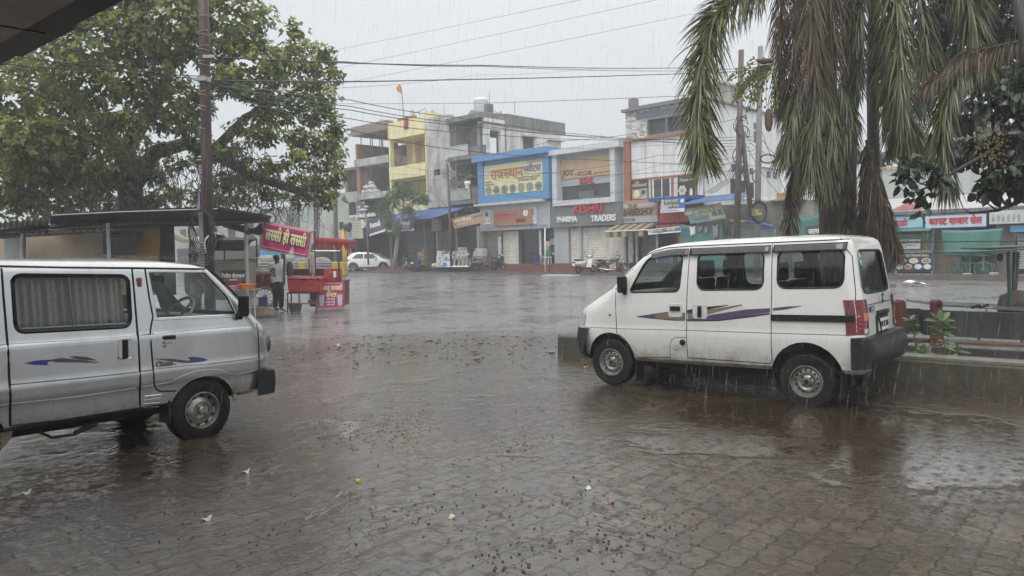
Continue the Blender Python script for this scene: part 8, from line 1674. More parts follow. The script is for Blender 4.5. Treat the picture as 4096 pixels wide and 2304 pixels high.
class Leaves:
    def __init__(s): s.v = []; s.f = []; s.t = []
    def leaf(s, p, d, n, L_, w, tone, fold=.25, droop=.15):
        d = d.normalized(); sd = d.cross(n)
        if sd.length < 1e-3: sd = d.orthogonal()
        sd.normalize(); n = sd.cross(d); i = len(s.v)
        s.v += [p, p+d*(L_*.35)+sd*(w*.5)+n*(w*fold), p+d*(L_*.72)+sd*(w*.38)+n*(w*fold*.6)-V((0, 0, L_*droop*.5)), p+d*L_-V((0, 0, L_*droop)), p+d*(L_*.72)-sd*(w*.38)+n*(w*fold*.6)-V((0, 0, L_*droop*.5)), p+d*(L_*.35)-sd*(w*.5)+n*(w*fold), p+d*(L_*.5)-V((0, 0, L_*droop*.3))]
        s.f += [(i, i+1, i+6), (i+1, i+2, i+6), (i+2, i+3, i+6), (i+3, i+4, i+6), (i+4, i+5, i+6), (i+5, i, i+6)]; s.t += [tone]*7
    def strip(s, pts, w, tone):
        """long narrow leaflet along pts"""
        i = len(s.v); k = len(pts)
        for j, p in enumerate(pts):
            d = (pts[min(j+1, k-1)]-pts[max(j-1, 0)]); sd = d.cross(V((.3, .8, .5)));
            if sd.length < 1e-4: sd = V((1, 0, 0))
            sd.normalize(); ww = w*(1-(j/(k-1))**2*.92)*.5; s.v += [p-sd*ww, p+sd*ww]; s.t += [tone]*2
        for j in range(k-1): s.f.append((i+2*j, i+2*j+1, i+2*j+3, i+2*j+2))
    def build(s, name, m, parent):
        o0 = ORG[parent]; me = bpy.data.meshes.new(name); me.from_pydata([tuple(v-o0) for v in s.v], [], s.f); me.materials.append(m)
        a = me.attributes.new('tone', 'FLOAT', 'POINT'); a.data.foreach_set('value', s.t); me.shade_smooth()
        o = bpy.data.objects.new(name, me); COL.objects.link(o); o.parent = parent; ORG[o] = o0; return o
def rdir(r): 
    z = r.uniform(-1, 1); a = r.uniform(0, 6.283); q = math.sqrt(1-z*z); return V((q*math.cos(a), q*math.sin(a), z))
def crown(lv, blobs, n_per, L_, w, r, tone0=0.0, k=6, shell=.55, tonef=None):
    for (cx, cy, rx, ry, Y) in blobs:
        c = P(cx, cy, Y); s = Y/FPX; A, B, D = rx*s, ry*s, (rx+ry)*.5*s*.8
        n = int(n_per*rx*ry/10000)
        for i in range(n):
            d = rdir(r); q = (shell+(1-shell)*r.random())*(.82+.34*math.sin(d.x*5+cx)*math.cos(d.z*6+cy)*.6+.12*r.random())
            p = c+V((d.x*A*q, d.y*D*q, d.z*B*q)); out = (d+V((0, 0, .45))+rdir(r)*.5).normalized()
            ct = r.random()
            for j in range(k):
                a = 6.283*j/k+r.random(); e1 = out.orthogonal().normalized(); e2 = out.cross(e1); ld = (e1*math.cos(a)+e2*math.sin(a))+out*r.uniform(.1, .9)
                t = min(1, max(0, tone0+.30*ct+.35*r.random()+(.25*(q-.6)) + .12*d.z)); f = r.uniform(.7, 1.25)  # sunlit top and shaded core of each clump put into leaf colour
                lv.leaf(p+rdir(r)*.06, ld, out, L_*f, w*f, t, .2, r.uniform(.05, .35))
BARK = mat('dark_wet_bark', (.035, .029, .024), .6, var=.4, vs=6, bump=.4, bs=16)
r = random.Random(11)
bt = thing('shade_tree', 'huge leafy fig tree spreading over the snack stalls behind the brown pole', 'tree', V((P(530, 1000, 24).x, 24, 0)))
part('trunk', lambda mb: (mb.tube([V((P(530, 1100, 24).x, 24, 0)), P(528, 900, 24), P(520, 740, 24), P(500, 600, 24)], [.5, .42, .36, .32], 12),
    mb.tube([P(520, 760, 24), P(620, 610, 23.6), P(740, 575, 23.4), P(850, 610, 23.2), P(1010, 700, 23), P(1180, 760, 22.8), P(1260, 800, 22.6)], [.30, .24, .20, .19, .16, .12, .05], 10),
    mb.tube([P(500, 620, 24), P(380, 460, 24), P(200, 320, 24), P(60, 160, 24)], [.28, .2, .13, .06], 8), mb.tube([P(505, 600, 24), P(640, 380, 24), P(720, 180, 24), P(760, -60, 24)], [.26, .2, .13, .06], 8), mb.tube([P(850, 610, 23.2), P(980, 470, 23.5), P(1150, 380, 24), P(1290, 300, 24)], [.18, .12, .08, .04], 7), mb.tube([P(1010, 700, 23), P(1200, 640, 23.3), P(1330, 560, 23.6)], [.12, .07, .03], 6), mb.tube([P(510, 700, 24), P(330, 660, 24), P(120, 640, 23.5)], [.2, .13, .06], 7), mb.tube([P(900, 895, 23), P(1000, 925, 22), P(1060, 930, 21)], [.12, .10, .04], 6)), BARK, bt, smooth=True)
def twigs(mb):
    for i in range(330):
        x = r.choice([r.uniform(820, 1300), r.uniform(200, 1000), r.uniform(900, 1250)]); y = r.uniform(560, 800)+ (60 if x > 1000 else 0); Y = r.uniform(21.5, 24); p = P(x, y, Y); pts = [p]
        d = V((r.uniform(-1, 1), r.uniform(-.5, .5), r.uniform(-1, .1)))
        for j in range(5): d = (d+rdir(r)*.8+V((0, 0, -.25))).normalized(); pts.append(pts[-1]+d*r.uniform(.18, .34))
        mb.tube(pts, [.018, .014, .011, .009, .007, .004], 3, cap=False)
    for i in range(90):
        x = r.uniform(250, 1080); p = P(x, r.uniform(560, 700), r.uniform(22.6, 23.6)); pts = [p+V((r.uniform(-.1, .1), 0, -j*r.uniform(.2, .34))) for j in range(5)]; mb.tube(pts, .012, 3, cap=False)
part('twigs', twigs, BARK, bt)
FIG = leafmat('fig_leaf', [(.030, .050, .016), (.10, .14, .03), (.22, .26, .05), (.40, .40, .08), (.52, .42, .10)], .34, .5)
lv = Leaves()
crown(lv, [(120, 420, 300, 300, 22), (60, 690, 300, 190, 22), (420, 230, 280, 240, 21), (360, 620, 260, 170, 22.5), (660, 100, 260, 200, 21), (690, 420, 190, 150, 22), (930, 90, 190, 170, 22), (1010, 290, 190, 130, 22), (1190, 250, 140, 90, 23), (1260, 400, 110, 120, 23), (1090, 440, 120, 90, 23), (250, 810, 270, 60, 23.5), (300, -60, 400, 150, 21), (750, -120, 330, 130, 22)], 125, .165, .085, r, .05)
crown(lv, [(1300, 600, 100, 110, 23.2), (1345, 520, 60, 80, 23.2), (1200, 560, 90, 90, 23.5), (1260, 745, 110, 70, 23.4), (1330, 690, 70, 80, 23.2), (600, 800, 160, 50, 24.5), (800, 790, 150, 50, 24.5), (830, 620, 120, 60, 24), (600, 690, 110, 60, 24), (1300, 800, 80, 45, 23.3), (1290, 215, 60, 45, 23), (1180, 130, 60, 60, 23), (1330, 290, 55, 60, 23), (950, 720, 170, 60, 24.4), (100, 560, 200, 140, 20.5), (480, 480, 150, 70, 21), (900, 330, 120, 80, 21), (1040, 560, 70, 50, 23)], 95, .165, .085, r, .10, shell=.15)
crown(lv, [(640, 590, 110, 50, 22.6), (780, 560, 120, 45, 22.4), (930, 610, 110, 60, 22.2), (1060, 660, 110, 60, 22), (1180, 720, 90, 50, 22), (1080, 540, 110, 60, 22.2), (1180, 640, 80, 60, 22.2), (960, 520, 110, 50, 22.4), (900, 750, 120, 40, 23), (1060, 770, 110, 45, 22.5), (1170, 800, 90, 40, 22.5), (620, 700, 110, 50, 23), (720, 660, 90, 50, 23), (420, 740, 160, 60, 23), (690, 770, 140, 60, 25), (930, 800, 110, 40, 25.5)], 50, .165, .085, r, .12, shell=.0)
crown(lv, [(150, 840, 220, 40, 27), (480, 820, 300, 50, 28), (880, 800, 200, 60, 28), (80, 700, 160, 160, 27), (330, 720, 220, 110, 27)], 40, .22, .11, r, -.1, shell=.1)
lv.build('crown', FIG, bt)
# street tree
nt_ = thing('street_tree', 'small feathery green street tree with pale leaning trunk before the yellow house', 'tree', fp(1576, 1075, 3))
part('trunk', lambda mb: (mb.tube([fp(1572, 1076, 3), fp(1585, 1000, 3), fp(1592, 930, 3), fp(1612, 850, 3), fp(1612, 800, 3)], [.16, .15, .13, .10, .05], 8), mb.tube([fp(1612, 850, 3), fp(1650, 800, 3), fp(1690, 775, 3)], [.06, .04, .02], 5), mb.tube([fp(1608, 860, 3), fp(1570, 800, 3), fp(1545, 780, 3)], [.05, .03, .02], 5)), mat('pale_bark', (.30, .26, .20), .8, var=.3, vs=5), nt_, smooth=True)
lv = Leaves()
Yt = fp(1612, 800, 3).y
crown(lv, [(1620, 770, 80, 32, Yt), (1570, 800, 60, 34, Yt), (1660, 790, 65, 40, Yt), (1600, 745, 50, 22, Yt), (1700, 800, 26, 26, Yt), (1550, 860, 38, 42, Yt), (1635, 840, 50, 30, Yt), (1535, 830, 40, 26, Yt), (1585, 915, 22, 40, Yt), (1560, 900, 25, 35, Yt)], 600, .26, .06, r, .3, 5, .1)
lv.build('crown', leafmat('neem_leaf', [(.03, .06, .022), (.055, .11, .03), (.10, .17, .05), (.15, .21, .07)], .5, .3), nt_)
# palms ---------------------------------------------------------------------------------------------
PGR = leafmat('palm_green', [(.010, .018, .009), (.028, .044, .016), (.075, .10, .032), (.19, .19, .06), (.32, .27, .09)], .35, .22); PBR = leafmat('palm_dry', [(.018, .013, .010), (.05, .034, .022), (.11, .076, .046), (.25, .18, .11)], .6, .2)
PALMBARK = mat('palm_bark', (.050, .043, .036), .75, var=.4, vs=5, bump=.3, bs=20, stain=(.12, .11, .09), stain_amt=.4)
def poly(pts, n):
    """smooth resample"""
    out = []; k = len(pts)
    for i in range(n):
        u = i/(n-1)*(k-1); j = min(int(u), k-2); f = u-j; p0, p1, p2, p3 = pts[max(j-1, 0)], pts[j], pts[j+1], pts[min(j+2, k-1)]
        out.append(.5*((2*p1)+(p2-p0)*f+(2*p0-5*p1+4*p2-p3)*f*f+(3*p1-p0-3*p2+p3)*f**3))
    return out
def frond(parent, pts, m, n=190, L_=.62, w=.032, t0=.1, t1=.8, droop=.8, taper=.5, stem=True, wild=.35, start=.05, fwd=.8):
    q = poly([V(p) for p in pts], 60); lv = Leaves()
    for i in range(n):
        u = start+(1-start)*i/n; j = min(58, int(u*59)); p = q[j].lerp(q[j+1], u*59-j); d = (q[j+1]-q[j]).normalized()
        a = r.uniform(0, 6.283); e1 = d.orthogonal().normalized(); e2 = d.cross(e1); sd = e1*math.cos(a)+e2*math.sin(a)
        L2 = L_*(.35+.65*math.sin(math.pi*min(1, .18+u*taper*1.2)))*r.uniform(.8, 1.15); v = (sd+d*fwd+rdir(r)*wild).normalized(); pp = [p]
        for k in range(4): v = (v+V((0, 0, -droop*.34))).normalized(); pp.append(pp[-1]+v*L2/4)
        lv.strip(pp, w, r.uniform(t0, t1))
    o = lv.build('frond', m, parent)
    if stem:
        mb = MB(); mb.tube(q[::3], [.035*(1-.8*i/19) for i in range(20)], 5); mb.build('rachis', PALMBARK if m is PBR else mat('green_rachis', (.07, .085, .035), .5), o, smooth=True)
    return o
p1 = thing('palm_tree', 'tall palm with a shaggy skirt of dry brown fronds behind the white van', 'palm', V((P(3320, 1000, 11.3).x, 11.3, .1)))
part('trunk', lambda mb: mb.tube([V((P(3318, 1000, 11.3).x, 11.3, .1)), P(3318, 900, 11.3), P(3312, 600, 11.3), P(3305, 200, 11.3), P(3300, -250, 11.3)], [.17, .15, .145, .14, .13], 14), PALMBARK, p1, smooth=True)
for pts, n_, L2 in (((3300, -330, 11.2), (3230, -180, 11.0), (3190, 60, 10.9), (3185, 330, 10.8), (3190, 520, 10.8)), 560, .6), (((3320, -320, 11.2), (3330, -120, 10.8), (3330, 120, 10.7), (3310, 380, 10.7), (3300, 560, 10.7)), 620, .6), (((3280, -300, 11.3), (3150, -150, 11.2), (3125, 60, 11.2), (3130, 300, 11.1), (3140, 420, 11.1)), 420, .55), (((3310, -300, 11.4), (3390, -150, 11.3), (3390, 100, 11.2), (3380, 380, 11.2), (3365, 540, 11.2)), 420, .42), (((3200, 600, 10.9), (3175, 700, 10.9), (3165, 830, 10.9), (3160, 930, 10.9)), 330, .36), (((3380, 560, 11.6), (3385, 700, 11.6), (3388, 860, 11.6), (3390, 960, 11.6)), 260, .33), (((3260, -200, 10.8), (3250, 0, 10.5), (3255, 220, 10.5), (3260, 420, 10.5)), 520, .62):
    frond(p1, [P(*k) for k in pts], PBR, n_, L2, .017, .05, 1.0, 1.25, wild=.55, fwd=1.1, stem=n_ > 400)
for pts, n_, L2 in (((3200, 330, 10.7), (3180, 430, 10.6), (3165, 540, 10.6), (3150, 600, 10.6)), 330, .5), (((3290, 340, 10.5), (3270, 460, 10.4), (3250, 580, 10.4), (3240, 690, 10.4)), 360, .6), (((3360, 320, 10.6), (3390, 440, 10.6), (3380, 560, 10.6), (3360, 650, 10.6)), 330, .5), (((3330, 380, 10.5), (3330, 520, 10.4), (3310, 640, 10.4), (3300, 740, 10.4)), 330, .5), (((3330, 0, 10.9), (3420, 90, 10.9), (3440, 250, 10.9), (3420, 380, 10.9)), 170, .4):
    frond(p1, [P(*k) for k in pts], PGR, n_, L2, .020, .0, .72, 1.15, wild=.5, fwd=1.0, stem=False)
frond(p1, [P(*k) for k in ((3270, -330, 11), (3120, -120, 10.6), (2960, -10, 10.4), (2860, 80, 10.2), (2815, 230, 10.1), (2795, 430, 10.1), (2800, 560, 10.1), (2815, 640, 10.1))], PGR, 760, .62, .020, .05, .95, .75, .55, wild=.4, start=.1)
part('spathe', lambda mb: (mb.ball(P(3075, 480, 10.7), .06, .05, .17, 8, 3, .1), mb.ball(P(3062, 245, 10.8), .12, .05, .04, 8, 3, .1)), mat('dry_spathe', (.13, .085, .055), .7, var=.3), p1, smooth=True)
FRU = mat('palm_fruit', (.20, .20, .06), .5, var=.3)
def fruit(mb):
    for i in range(46):
        p = P(r.uniform(3060, 3110), r.uniform(250, 300), 10.9); d = V((r.uniform(-1, -.1), r.uniform(-.3, .3), r.uniform(-.5, .4))); pts = [p]
        for j in range(6): d = (d+V((0, 0, -.22))+rdir(r)*.2).normalized(); pts.append(pts[-1]+d*.11)
        mb.tube(pts, .006, 3, cap=False)
        for q_ in pts[2:]: mb.ball(q_+rdir(r)*.03, .018, .018, .022, 4)
part('fruit_cluster', fruit, FRU, p1)
p2 = thing('palm_tree', 'slimmer dark palm trunk just right of the shaggy palm', 'palm', V((P(3395, 1000, 12.3).x, 12.3, .1)))
part('trunk', lambda mb: mb.tube([V((P(3392, 1000, 12.3).x, 12.3, .1)), P(3392, 700, 12.3), P(3400, 300, 12.3), P(3420, -250, 12.3)], [.15, .13, .12, .11], 12), PALMBARK, p2, smooth=True)
p3 = thing('palm_tree', 'palm with long green drooping fronds above a bundle of dead brown ones', 'palm', V((P(3490, 1000, 11.0).x, 11.0, .1)))
part('trunk', lambda mb: mb.tube([V((P(3500, 1000, 11.6).x, 11.6, .1)), P(3495, 700, 11.6), P(3490, 300, 11.6), P(3500, -260, 11.6)], [.10, .09, .085, .08], 10), PALMBARK, p3, smooth=True)
for pts, n_, L2 in (((3500, -330, 11.2), (3560, -200, 10.4), (3590, 50, 10.1), (3600, 300, 10.0), (3610, 480, 10.0), (3640, 600, 10.0)), 760, .60), (((3520, -330, 11.2), (3640, -220, 10.7), (3690, 50, 10.6), (3700, 260, 10.6), (3690, 420, 10.6)), 460, .5), (((3560, -260, 11), (3540, 0, 10.6), (3530, 250, 10.5), (3560, 430, 10.5), (3580, 560, 10.5)), 400, .5), (((3900, 260, 9.6), (3830, 300, 9.5), (3785, 420, 9.4), (3770, 560, 9.4), (3785, 740, 9.4)), 460, .5), (((3500, -250, 11.2), (3450, -120, 11), (3440, 60, 10.9), (3420, 130, 10.9)), 260, .6), (((3600, -300, 11), (3760, -200, 10.6), (3850, -60, 10.4), (3900, 120, 10.3), (3920, 240, 10.3)), 520, .7):
    frond(p3, [P(*k) for k in pts], PGR, n_, L2, .021, .0, .8, 1.05, wild=.42, fwd=1.0)
for pts, n_, L2 in (((4200, 150, 9.6), (4040, 175, 9.5), (3880, 215, 9.5), (3790, 270, 9.5), (3720, 340, 9.5)), 520, .40), (((3470, 560, 11.0), (3480, 680, 10.9), (3510, 840, 10.8), (3540, 960, 10.8)), 620, .42), (((3480, 600, 10.9), (3520, 760, 10.7), (3560, 900, 10.7), (3590, 1010, 10.7)), 460, .38), (((3460, 640, 11.4), (3455, 760, 11.4), (3450, 860, 11.4), (3440, 930, 11.4)), 260, .36):
    frond(p3, [P(*k) for k in pts], PBR, n_, L2, .015, .15, 1.0, 1.35, wild=.5, fwd=1.2)
for t_, hub, n_ in ((p1, P(3300, -330, 11.3), 9), (p3, P(3500, -330, 11.3), 8), (p2, P(3420, -280, 12.3), 7)):       # living crowns above, unseen, added to shade and darken the wet ground
    for i in range(n_):
        a = 6.283*i/n_+.4; d = V((math.cos(a), math.sin(a), 0)); frond(t_, [hub, hub+d*.7+V((0, 0, .7)), hub+d*1.7+V((0, 0, .8)), hub+d*2.3+V((0, 0, .5)), hub+d*2.7+V((0, 0, .1))], PGR, 130, .6, .03, .1, .8, .8, wild=.3)
# broad-leaved tree at the right edge
LEAF2 = leafmat('broad_leaf', [(.012, .020, .011), (.022, .036, .017), (.04, .06, .025), (.09, .105, .035), (.16, .15, .045)], .22, .18)
b2t = thing('broadleaf_tree', 'dark tree with large rounded leaves and ochre flowers hanging over the handcart', 'tree', V((6.4, 9.2, .1)))
part('trunk', lambda mb: (mb.tube([V((6.9, 9.4, 0)), V((6.85, 9.4, 2)), V((6.6, 9.3, 3.4)), V((6.2, 9.2, 4.6))], [.16, .14, .11, .06], 8), mb.tube([V((6.8, 9.4, 2.4)), P(4090, 800, 9), P(3990, 842, 9), P(3880, 852, 9), P(3858, 835, 9)], [.05, .03, .02, .012, .006], 6), mb.tube([V((6.7, 9.3, 3.0)), P(4050, 560, 9), P(3900, 640, 9), P(3720, 745, 9), P(3640, 720, 9)], [.06, .035, .025, .012, .006], 6), mb.tube([V((6.7, 9.3, 3.2)), P(4060, 420, 9), P(3940, 400, 9)], [.06, .03, .01], 6), mb.tube([P(3720, 745, 9), P(3630, 780, 9), P(3590, 740, 9)], [.012, .008, .005], 5), mb.tube([P(3990, 842, 9), P(3930, 800, 9), P(3890, 770, 9)], [.012, .008, .005], 5)), BARK, b2t, smooth=True)
lv = Leaves()
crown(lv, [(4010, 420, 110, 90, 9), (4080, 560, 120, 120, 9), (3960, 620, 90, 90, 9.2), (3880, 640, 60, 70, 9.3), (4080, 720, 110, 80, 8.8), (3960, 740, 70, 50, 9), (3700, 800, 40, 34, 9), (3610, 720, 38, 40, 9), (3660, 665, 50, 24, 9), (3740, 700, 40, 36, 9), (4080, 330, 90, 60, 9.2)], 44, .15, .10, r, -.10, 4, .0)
crown(lv, [(3850, 60, 220, 130, 15), (4050, 150, 160, 190, 15), (3950, -60, 250, 100, 14), (4130, 330, 120, 120, 14.5), (3720, 180, 60, 120, 15.5), (4180, 480, 140, 200, 10.5), (4420, 200, 260, 300, 9.5), (4300, -350, 330, 280, 10), (3800, -420, 330, 200, 13), (3860, 470, 90, 80, 13.5), (3960, 330, 110, 90, 13.5), (3800, 250, 60, 90, 15)], 60, .19, .11, r, -.1, 5, .3)  # outermost blobs lie out of view, added to block sky over the yard
lv.build('crown', LEAF2, b2t)
part('flower_cluster', lambda mb: [mb.ball(P(3990+70*r.gauss(0, .7), 580+70*r.gauss(0, 1), 8.9), .012, .012, .014, 4) for i in range(190)], mat('ochre_flowers', (.17, .12, .04), .6), b2t)
# distant foliage behind the market row and buildings
far = thing('woodland', 'hazy belt of trees behind the market row', 'trees', W(24, -14, 0)); far['kind'] = 'stuff'
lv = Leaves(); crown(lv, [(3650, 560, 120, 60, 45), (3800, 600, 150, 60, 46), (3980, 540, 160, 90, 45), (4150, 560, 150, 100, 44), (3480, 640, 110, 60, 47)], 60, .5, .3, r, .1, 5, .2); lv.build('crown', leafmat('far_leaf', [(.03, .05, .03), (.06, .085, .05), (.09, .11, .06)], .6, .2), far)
# young plants on the low wall
PL2 = leafmat('plant_leaf', [(.022, .055, .016), (.045, .10, .028), (.08, .15, .045), (.16, .22, .10)], .28, .2)
def plant(label, base, stems):
    t = thing('young_plant', label, 'plant', base[0]); lv = Leaves()
    part('stem', lambda mb: [mb.tube([zr(*p) for p in s], .008, 5) for s, _ in stems], mat('plant_stem', (.08, .10, .04), .6), t)
    for s, wh in stems:
        for (x, y, dx, dy, L2, w2) in wh:
            Y = s[0][2]; p = zr(x, y, Y); e = zr(x+dx, y+dy, Y-.05*r.uniform(-1, 1)); d = e-p; lv.leaf(p, d, V((r.uniform(-.3, .3), -.5, .9)), d.length, w2*.3796*Y/FPX, r.uniform(.2, .95), .12, .12)
    lv.build('leaves', PL2, t); return t
def whorl(x, y, n, L2, w2, flat=.4, up=-.25): return [(x, y, L2*math.cos(a)*r.uniform(.85, 1.1), L2*(flat*math.sin(a)+up), 0, w2) for a in [6.283*(i+.3*r.random())/n for i in range(n)]]
plant('tall young plant with spaced leaf whorls left of the second red post', [zr(440, 740, 9.3)], [(((450, 760, 9.3), (430, 600, 9.3), (400, 450, 9.3), (365, 340, 9.3)), whorl(365, 345, 6, 95, 48, .5, -.35)+whorl(400, 400, 5, 90, 40)+whorl(430, 490, 5, 95, 38, .3, -.1)+whorl(445, 590, 4, 80, 38, .3, -.1))])
plant('tall young plant with long leaves in front of the second red post', [zr(740, 750, 9.2)], [(((745, 760, 9.2), (725, 560, 9.2), (705, 440, 9.2), (690, 350, 9.2)), whorl(690, 355, 7, 170, 74, .55, -.3)+whorl(705, 410, 6, 160, 50, .2, -.05)+whorl(715, 490, 6, 150, 60, .3, 0)+whorl(735, 580, 5, 130, 50, .3, -.05))])
plant('low young plant with broad round leaves on the wall edge', [zr(515, 760, 8.9)], [(((520, 770, 8.9), (515, 700, 8.9)), whorl(515, 700, 6, 150, 80, .7, 0)+[(505, 720, -20, 130, 0, 75), (500, 690, 20, -110, 0, 70)])])
plant('low young plant with three pale leaves at the right of the group', [zr(860, 760, 9.0)], [(((850, 770, 9.0), (860, 680, 9.0)), whorl(865, 680, 5, 160, 56, .35, -.12)+[(860, 680, 0, -115, 0, 50), (855, 690, -20, 90, 0, 60)])])
plant('tiny plant by the rear bumper of the white van', [zr(300, 750, 8.9)], [(((310, 760, 8.9), (315, 720, 8.9)), whorl(315, 725, 5, 70, 40, .5, -.1))])

# ------------------------------------------------------------------ rain and litter
r = random.Random(5)
rm = bpy.data.materials.new('rain_water'); rm.use_nodes = True; nt = rm.node_tree; nt.nodes.clear(); o = nt.nodes.new('ShaderNodeOutputMaterial'); mx = nt.nodes.new('ShaderNodeMixShader'); tr = nt.nodes.new('ShaderNodeBsdfTransparent'); gl = nt.nodes.new('ShaderNodeBsdfTranslucent'); gl.inputs['Color'].default_value = (.9, .93, .96, 1); mx.inputs[0].default_value = .15
nt.links.new(tr.outputs[0], mx.inputs[1]); nt.links.new(gl.outputs[0], mx.inputs[2]); nt.links.new(mx.outputs[0], o.inputs['Surface'])
vs_r = []; fs_r = []
for i in range(17000):
    Y = 2.6+24*r.random()**1.3; px, py = r.uniform(-200, 4300), r.uniform(-200, 1700); p = P(px, py, Y)
    if p.z < gz(p.x, p.y)+.2: continue
    n_ = (p-pa).dot(nn)
    if n_ > 0 and p.z < 3.2: continue
    L2 = r.uniform(.05, .16)*(.8+.03*Y); wd = r.uniform(.0005, .0011)*(.8+.05*Y); d = V((.10+r.gauss(0, .03), 0, 1)).normalized(); k = len(vs_r)
    for a in range(3): vs_r.append(p+V((math.cos(a*2.094), math.sin(a*2.094), 0))*wd)
    vs_r += [p+d*L2*.6, p-d*L2*.4]
    fs_r += [(k, k+1, k+3), (k+1, k+2, k+3), (k+2, k, k+3), (k+1, k, k+4), (k+2, k+1, k+4), (k, k+2, k+4)]
me = bpy.data.meshes.new('rain'); me.from_pydata([tuple(v) for v in vs_r], [], fs_r); me.materials.append(rm); o = bpy.data.objects.new('rain', me); COL.objects.link(o); tag(o, 'falling raindrops across the whole yard', 'rain', kind='stuff')
mb = MB(); WET = mat('splash_water', (.075, .060, .042), .1, var=.4)
CLS = [(1480, 1720, 150, 45, 300), (1650, 1690, 60, 40, 60), (2080, 1780, 70, 25, 90), (1620, 2060, 110, 35, 50), (2000, 2010, 150, 45, 70), (2020, 2240, 110, 50, 80), (2420, 2150, 170, 50, 110), (2720, 2080, 130, 50, 60), (1900, 1600, 420, 110, 260), (2100, 1950, 500, 150, 150), (700, 2050, 350, 120, 90), (3300, 1900, 350, 150, 120)]
for X_, Y_, sx_, sy_, n_ in CLS:
  for i in range(int(n_*.6)):
    c = G(r.gauss(X_, sx_), min(2330, r.gauss(Y_, sy_))); x, y = c.x, c.y
    if y < 2.6 or y > 15 or abs(x) > 8: continue
    z = gz(x, y)+.001; R_ = r.uniform(.003, .009); h = r.uniform(.002, .006)
    rings = [[mb.v((x+R_*q*math.cos(a*1.0472), y+R_*q*math.sin(a*1.0472), z+h*e*(1 if e == 0 else r.uniform(.6, 1.3)))) for a in range(6)] for q, e in ((1, 0), (1.12, 1), (.82, .85), (.75, 0))]
    for A_, B_ in zip(rings, rings[1:]):
        for a in range(6): mb._f([A_[a], A_[(a+1) % 6], B_[(a+1) % 6], B_[a]])
mb.build('splashes', WET, None, smooth=True, norm=False, org=(0, 0, 0)); tag(bpy.data.objects['splashes'], 'small rain splashes dotted over the wet paving', 'splashes', kind='stuff')
mb = MB()
for i in range(900):
    u = r.uniform(.1, 3.0); v = r.uniform(-.5, .5); p = ov.M @ V((u, v, 1.60+abs(r.gauss(0, .02))))
    mb.ball(p, .002, .002, .003, 4)
for i in range(500):
    u = r.uniform(.3, 2.2); v = r.uniform(-.4, .5); p = ev.M @ V((u, v, 1.765+abs(r.gauss(0, .025)))); mb.ball(p, .002, .002, .003, 4)
tag(mb.build('spray', rm, None, org=(0, 0, 0)), 'fine spray of rain bouncing off the van roofs', 'spray', kind='stuff')
PAPER = mat('wet_paper', (.48, .46, .43), .6, var=.15, vs=40)
for i, (x, y, s, m, lab) in enumerate(((983, 1890, .05, PAPER, 'white paper scrap left of centre on the wet paving'), (828, 2080, .05, PAPER, 'curled white paper scrap lying nearest the lower left corner'), (2352, 1957, .04, mat('printed_wrapper', (.45, .45, .5), .4, var=.5, vs=60), 'pale printed wrapper on the paving right of centre'), (1808, 2072, .04, mat('cream_wrapper', (.55, .46, .32), .5, var=.3, vs=50), 'cream and white torn wrapper in the bottom middle of the paving'), (2445, 2012, .04, mat('red_wrapper', (.24, .10, .08), .5), 'small red scrap near the pale printed wrapper'), (2343, 1470, .05, mat('yellow_leaf', (.55, .45, .05), .5), 'fallen yellow leaf beside the front wheel of the white van'), (2260, 1556, .04, mat('brown_leaf', (.30, .15, .05), .5), 'small brown leaf on the paving before the white van'), (105, 1975, .05, PAPER, 'flat pale scrap by the lower left edge'), (1352, 1380, .06, PAPER, 'white scrap on the muddy strip right of the silver van'), (1306, 1278, .06, PAPER, 'white scrap on the ground in front of the magenta stall sign'))):
    c = G(x, y); mb = MB(); mb.grid(lambda u, v: c+V(((u-.5)*1.0*s, (v-.5)*.8*s, .006+.010*math.sin(u*5+i)*math.sin(v*4+1)+.012*u*v)), 5, 4); tag(mb.build('fallen_leaf' if 'leaf' in lab else 'wrapper' if 'wrapper' in lab else 'paper_scrap', m, smooth=True, solid=.001), lab, 'leaf' if 'leaf' in lab else 'litter')
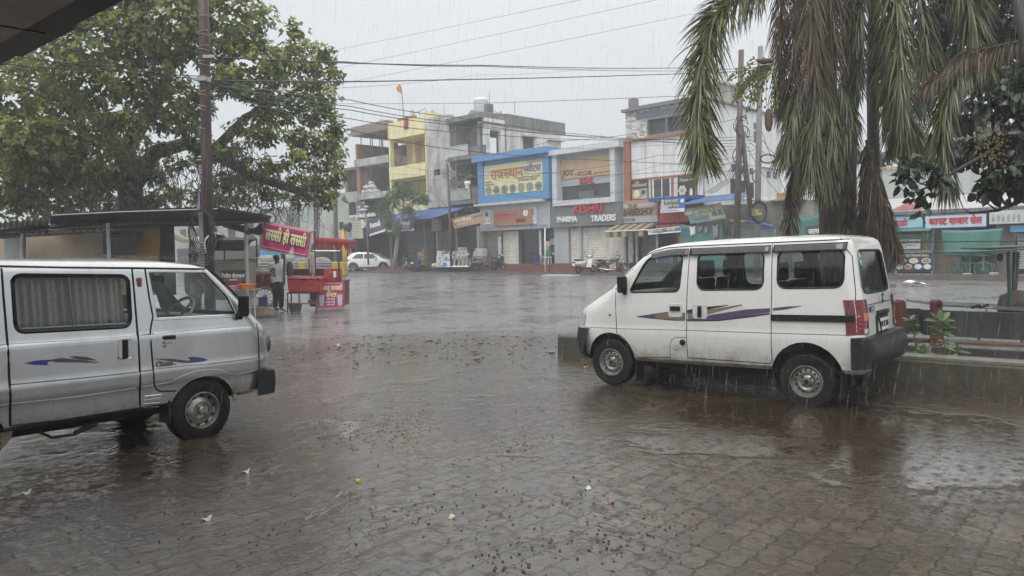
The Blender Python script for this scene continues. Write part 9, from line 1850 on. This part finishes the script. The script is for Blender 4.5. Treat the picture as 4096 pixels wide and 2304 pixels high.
c = G(1432, 1927); mb = MB(); mb.lathe(c, (0, 0, 1), [(.017, 0), (.017, .014), (.014, .016), (.012, .012)], 16); tag(mb.build('bottle_cap', mat('yellow_cap', (.55, .48, .04), .35), smooth=True, auto=40), 'yellow bottle cap on the paving', 'cap')
# stones and mud along the road edge
mb = MB(); 
for i in range(420):
    x, y = r.uniform(-4, 4), r.gauss(13.2, 1.1); s = r.uniform(.008, .03)*(1 if r.random() < .93 else 1.8); mb.ball((x, y, gz(x, y)+s*.2), s*1.3, s, s*.6, 5, i, .25)
tag(mb.build('gravel', mat('wet_gravel', (.10, .085, .065), .35, var=.5, vs=30), None, org=(0, 0, 0)), 'scattered wet stones and mud lumps along the road edge', 'gravel', kind='stuff')

# ------------------------------------------------------------------ every post, column, slab piece as an object of its own
def split(o):
    bm = bmesh.new(); bm.from_mesh(o.data); bm.verts.ensure_lookup_table(); seen = set(); isl = []
    for v in bm.verts:
        if v.index in seen: continue
        st_k = [v]; seen.add(v.index); g = []
        while st_k:
            a = st_k.pop(); g.append(a.index)
            for e in a.link_edges:
                b = e.other_vert(a)
                if b.index not in seen: seen.add(b.index); st_k.append(b)
        isl.append(g)
    bm.free()
    if not 2 <= len(isl) <= 40: return
    base = o.name.split('.')[0]
    for g in isl:
        k = bmesh.new(); k.from_mesh(o.data); k.verts.ensure_lookup_table(); keep = set(g)
        bmesh.ops.delete(k, geom=[v for v in k.verts if v.index not in keep], context='VERTS')
        c = o.copy(); c.data = o.data.copy(); k.to_mesh(c.data); k.free(); c.name = base; COL.objects.link(c); c.parent = o.parent
    bpy.data.objects.remove(o)
for o in list(bpy.data.objects):
    if o.type == 'MESH' and o.parent and not o.children and o.name.split('.')[0] in ('post', 'posts', 'balcony_parapet', 'door_post', 'opening', 'ceiling', 'side_wall', 'floor_slab', 'slab', 'column', 'prop', 'brick_wall', 'side_pier', 'side_ledge', 'counter', 'stand_leg', 'balustrade', 'rails', 'mud_flap', 'door_frame', 'clamp', 'panel_joint'): split(o)
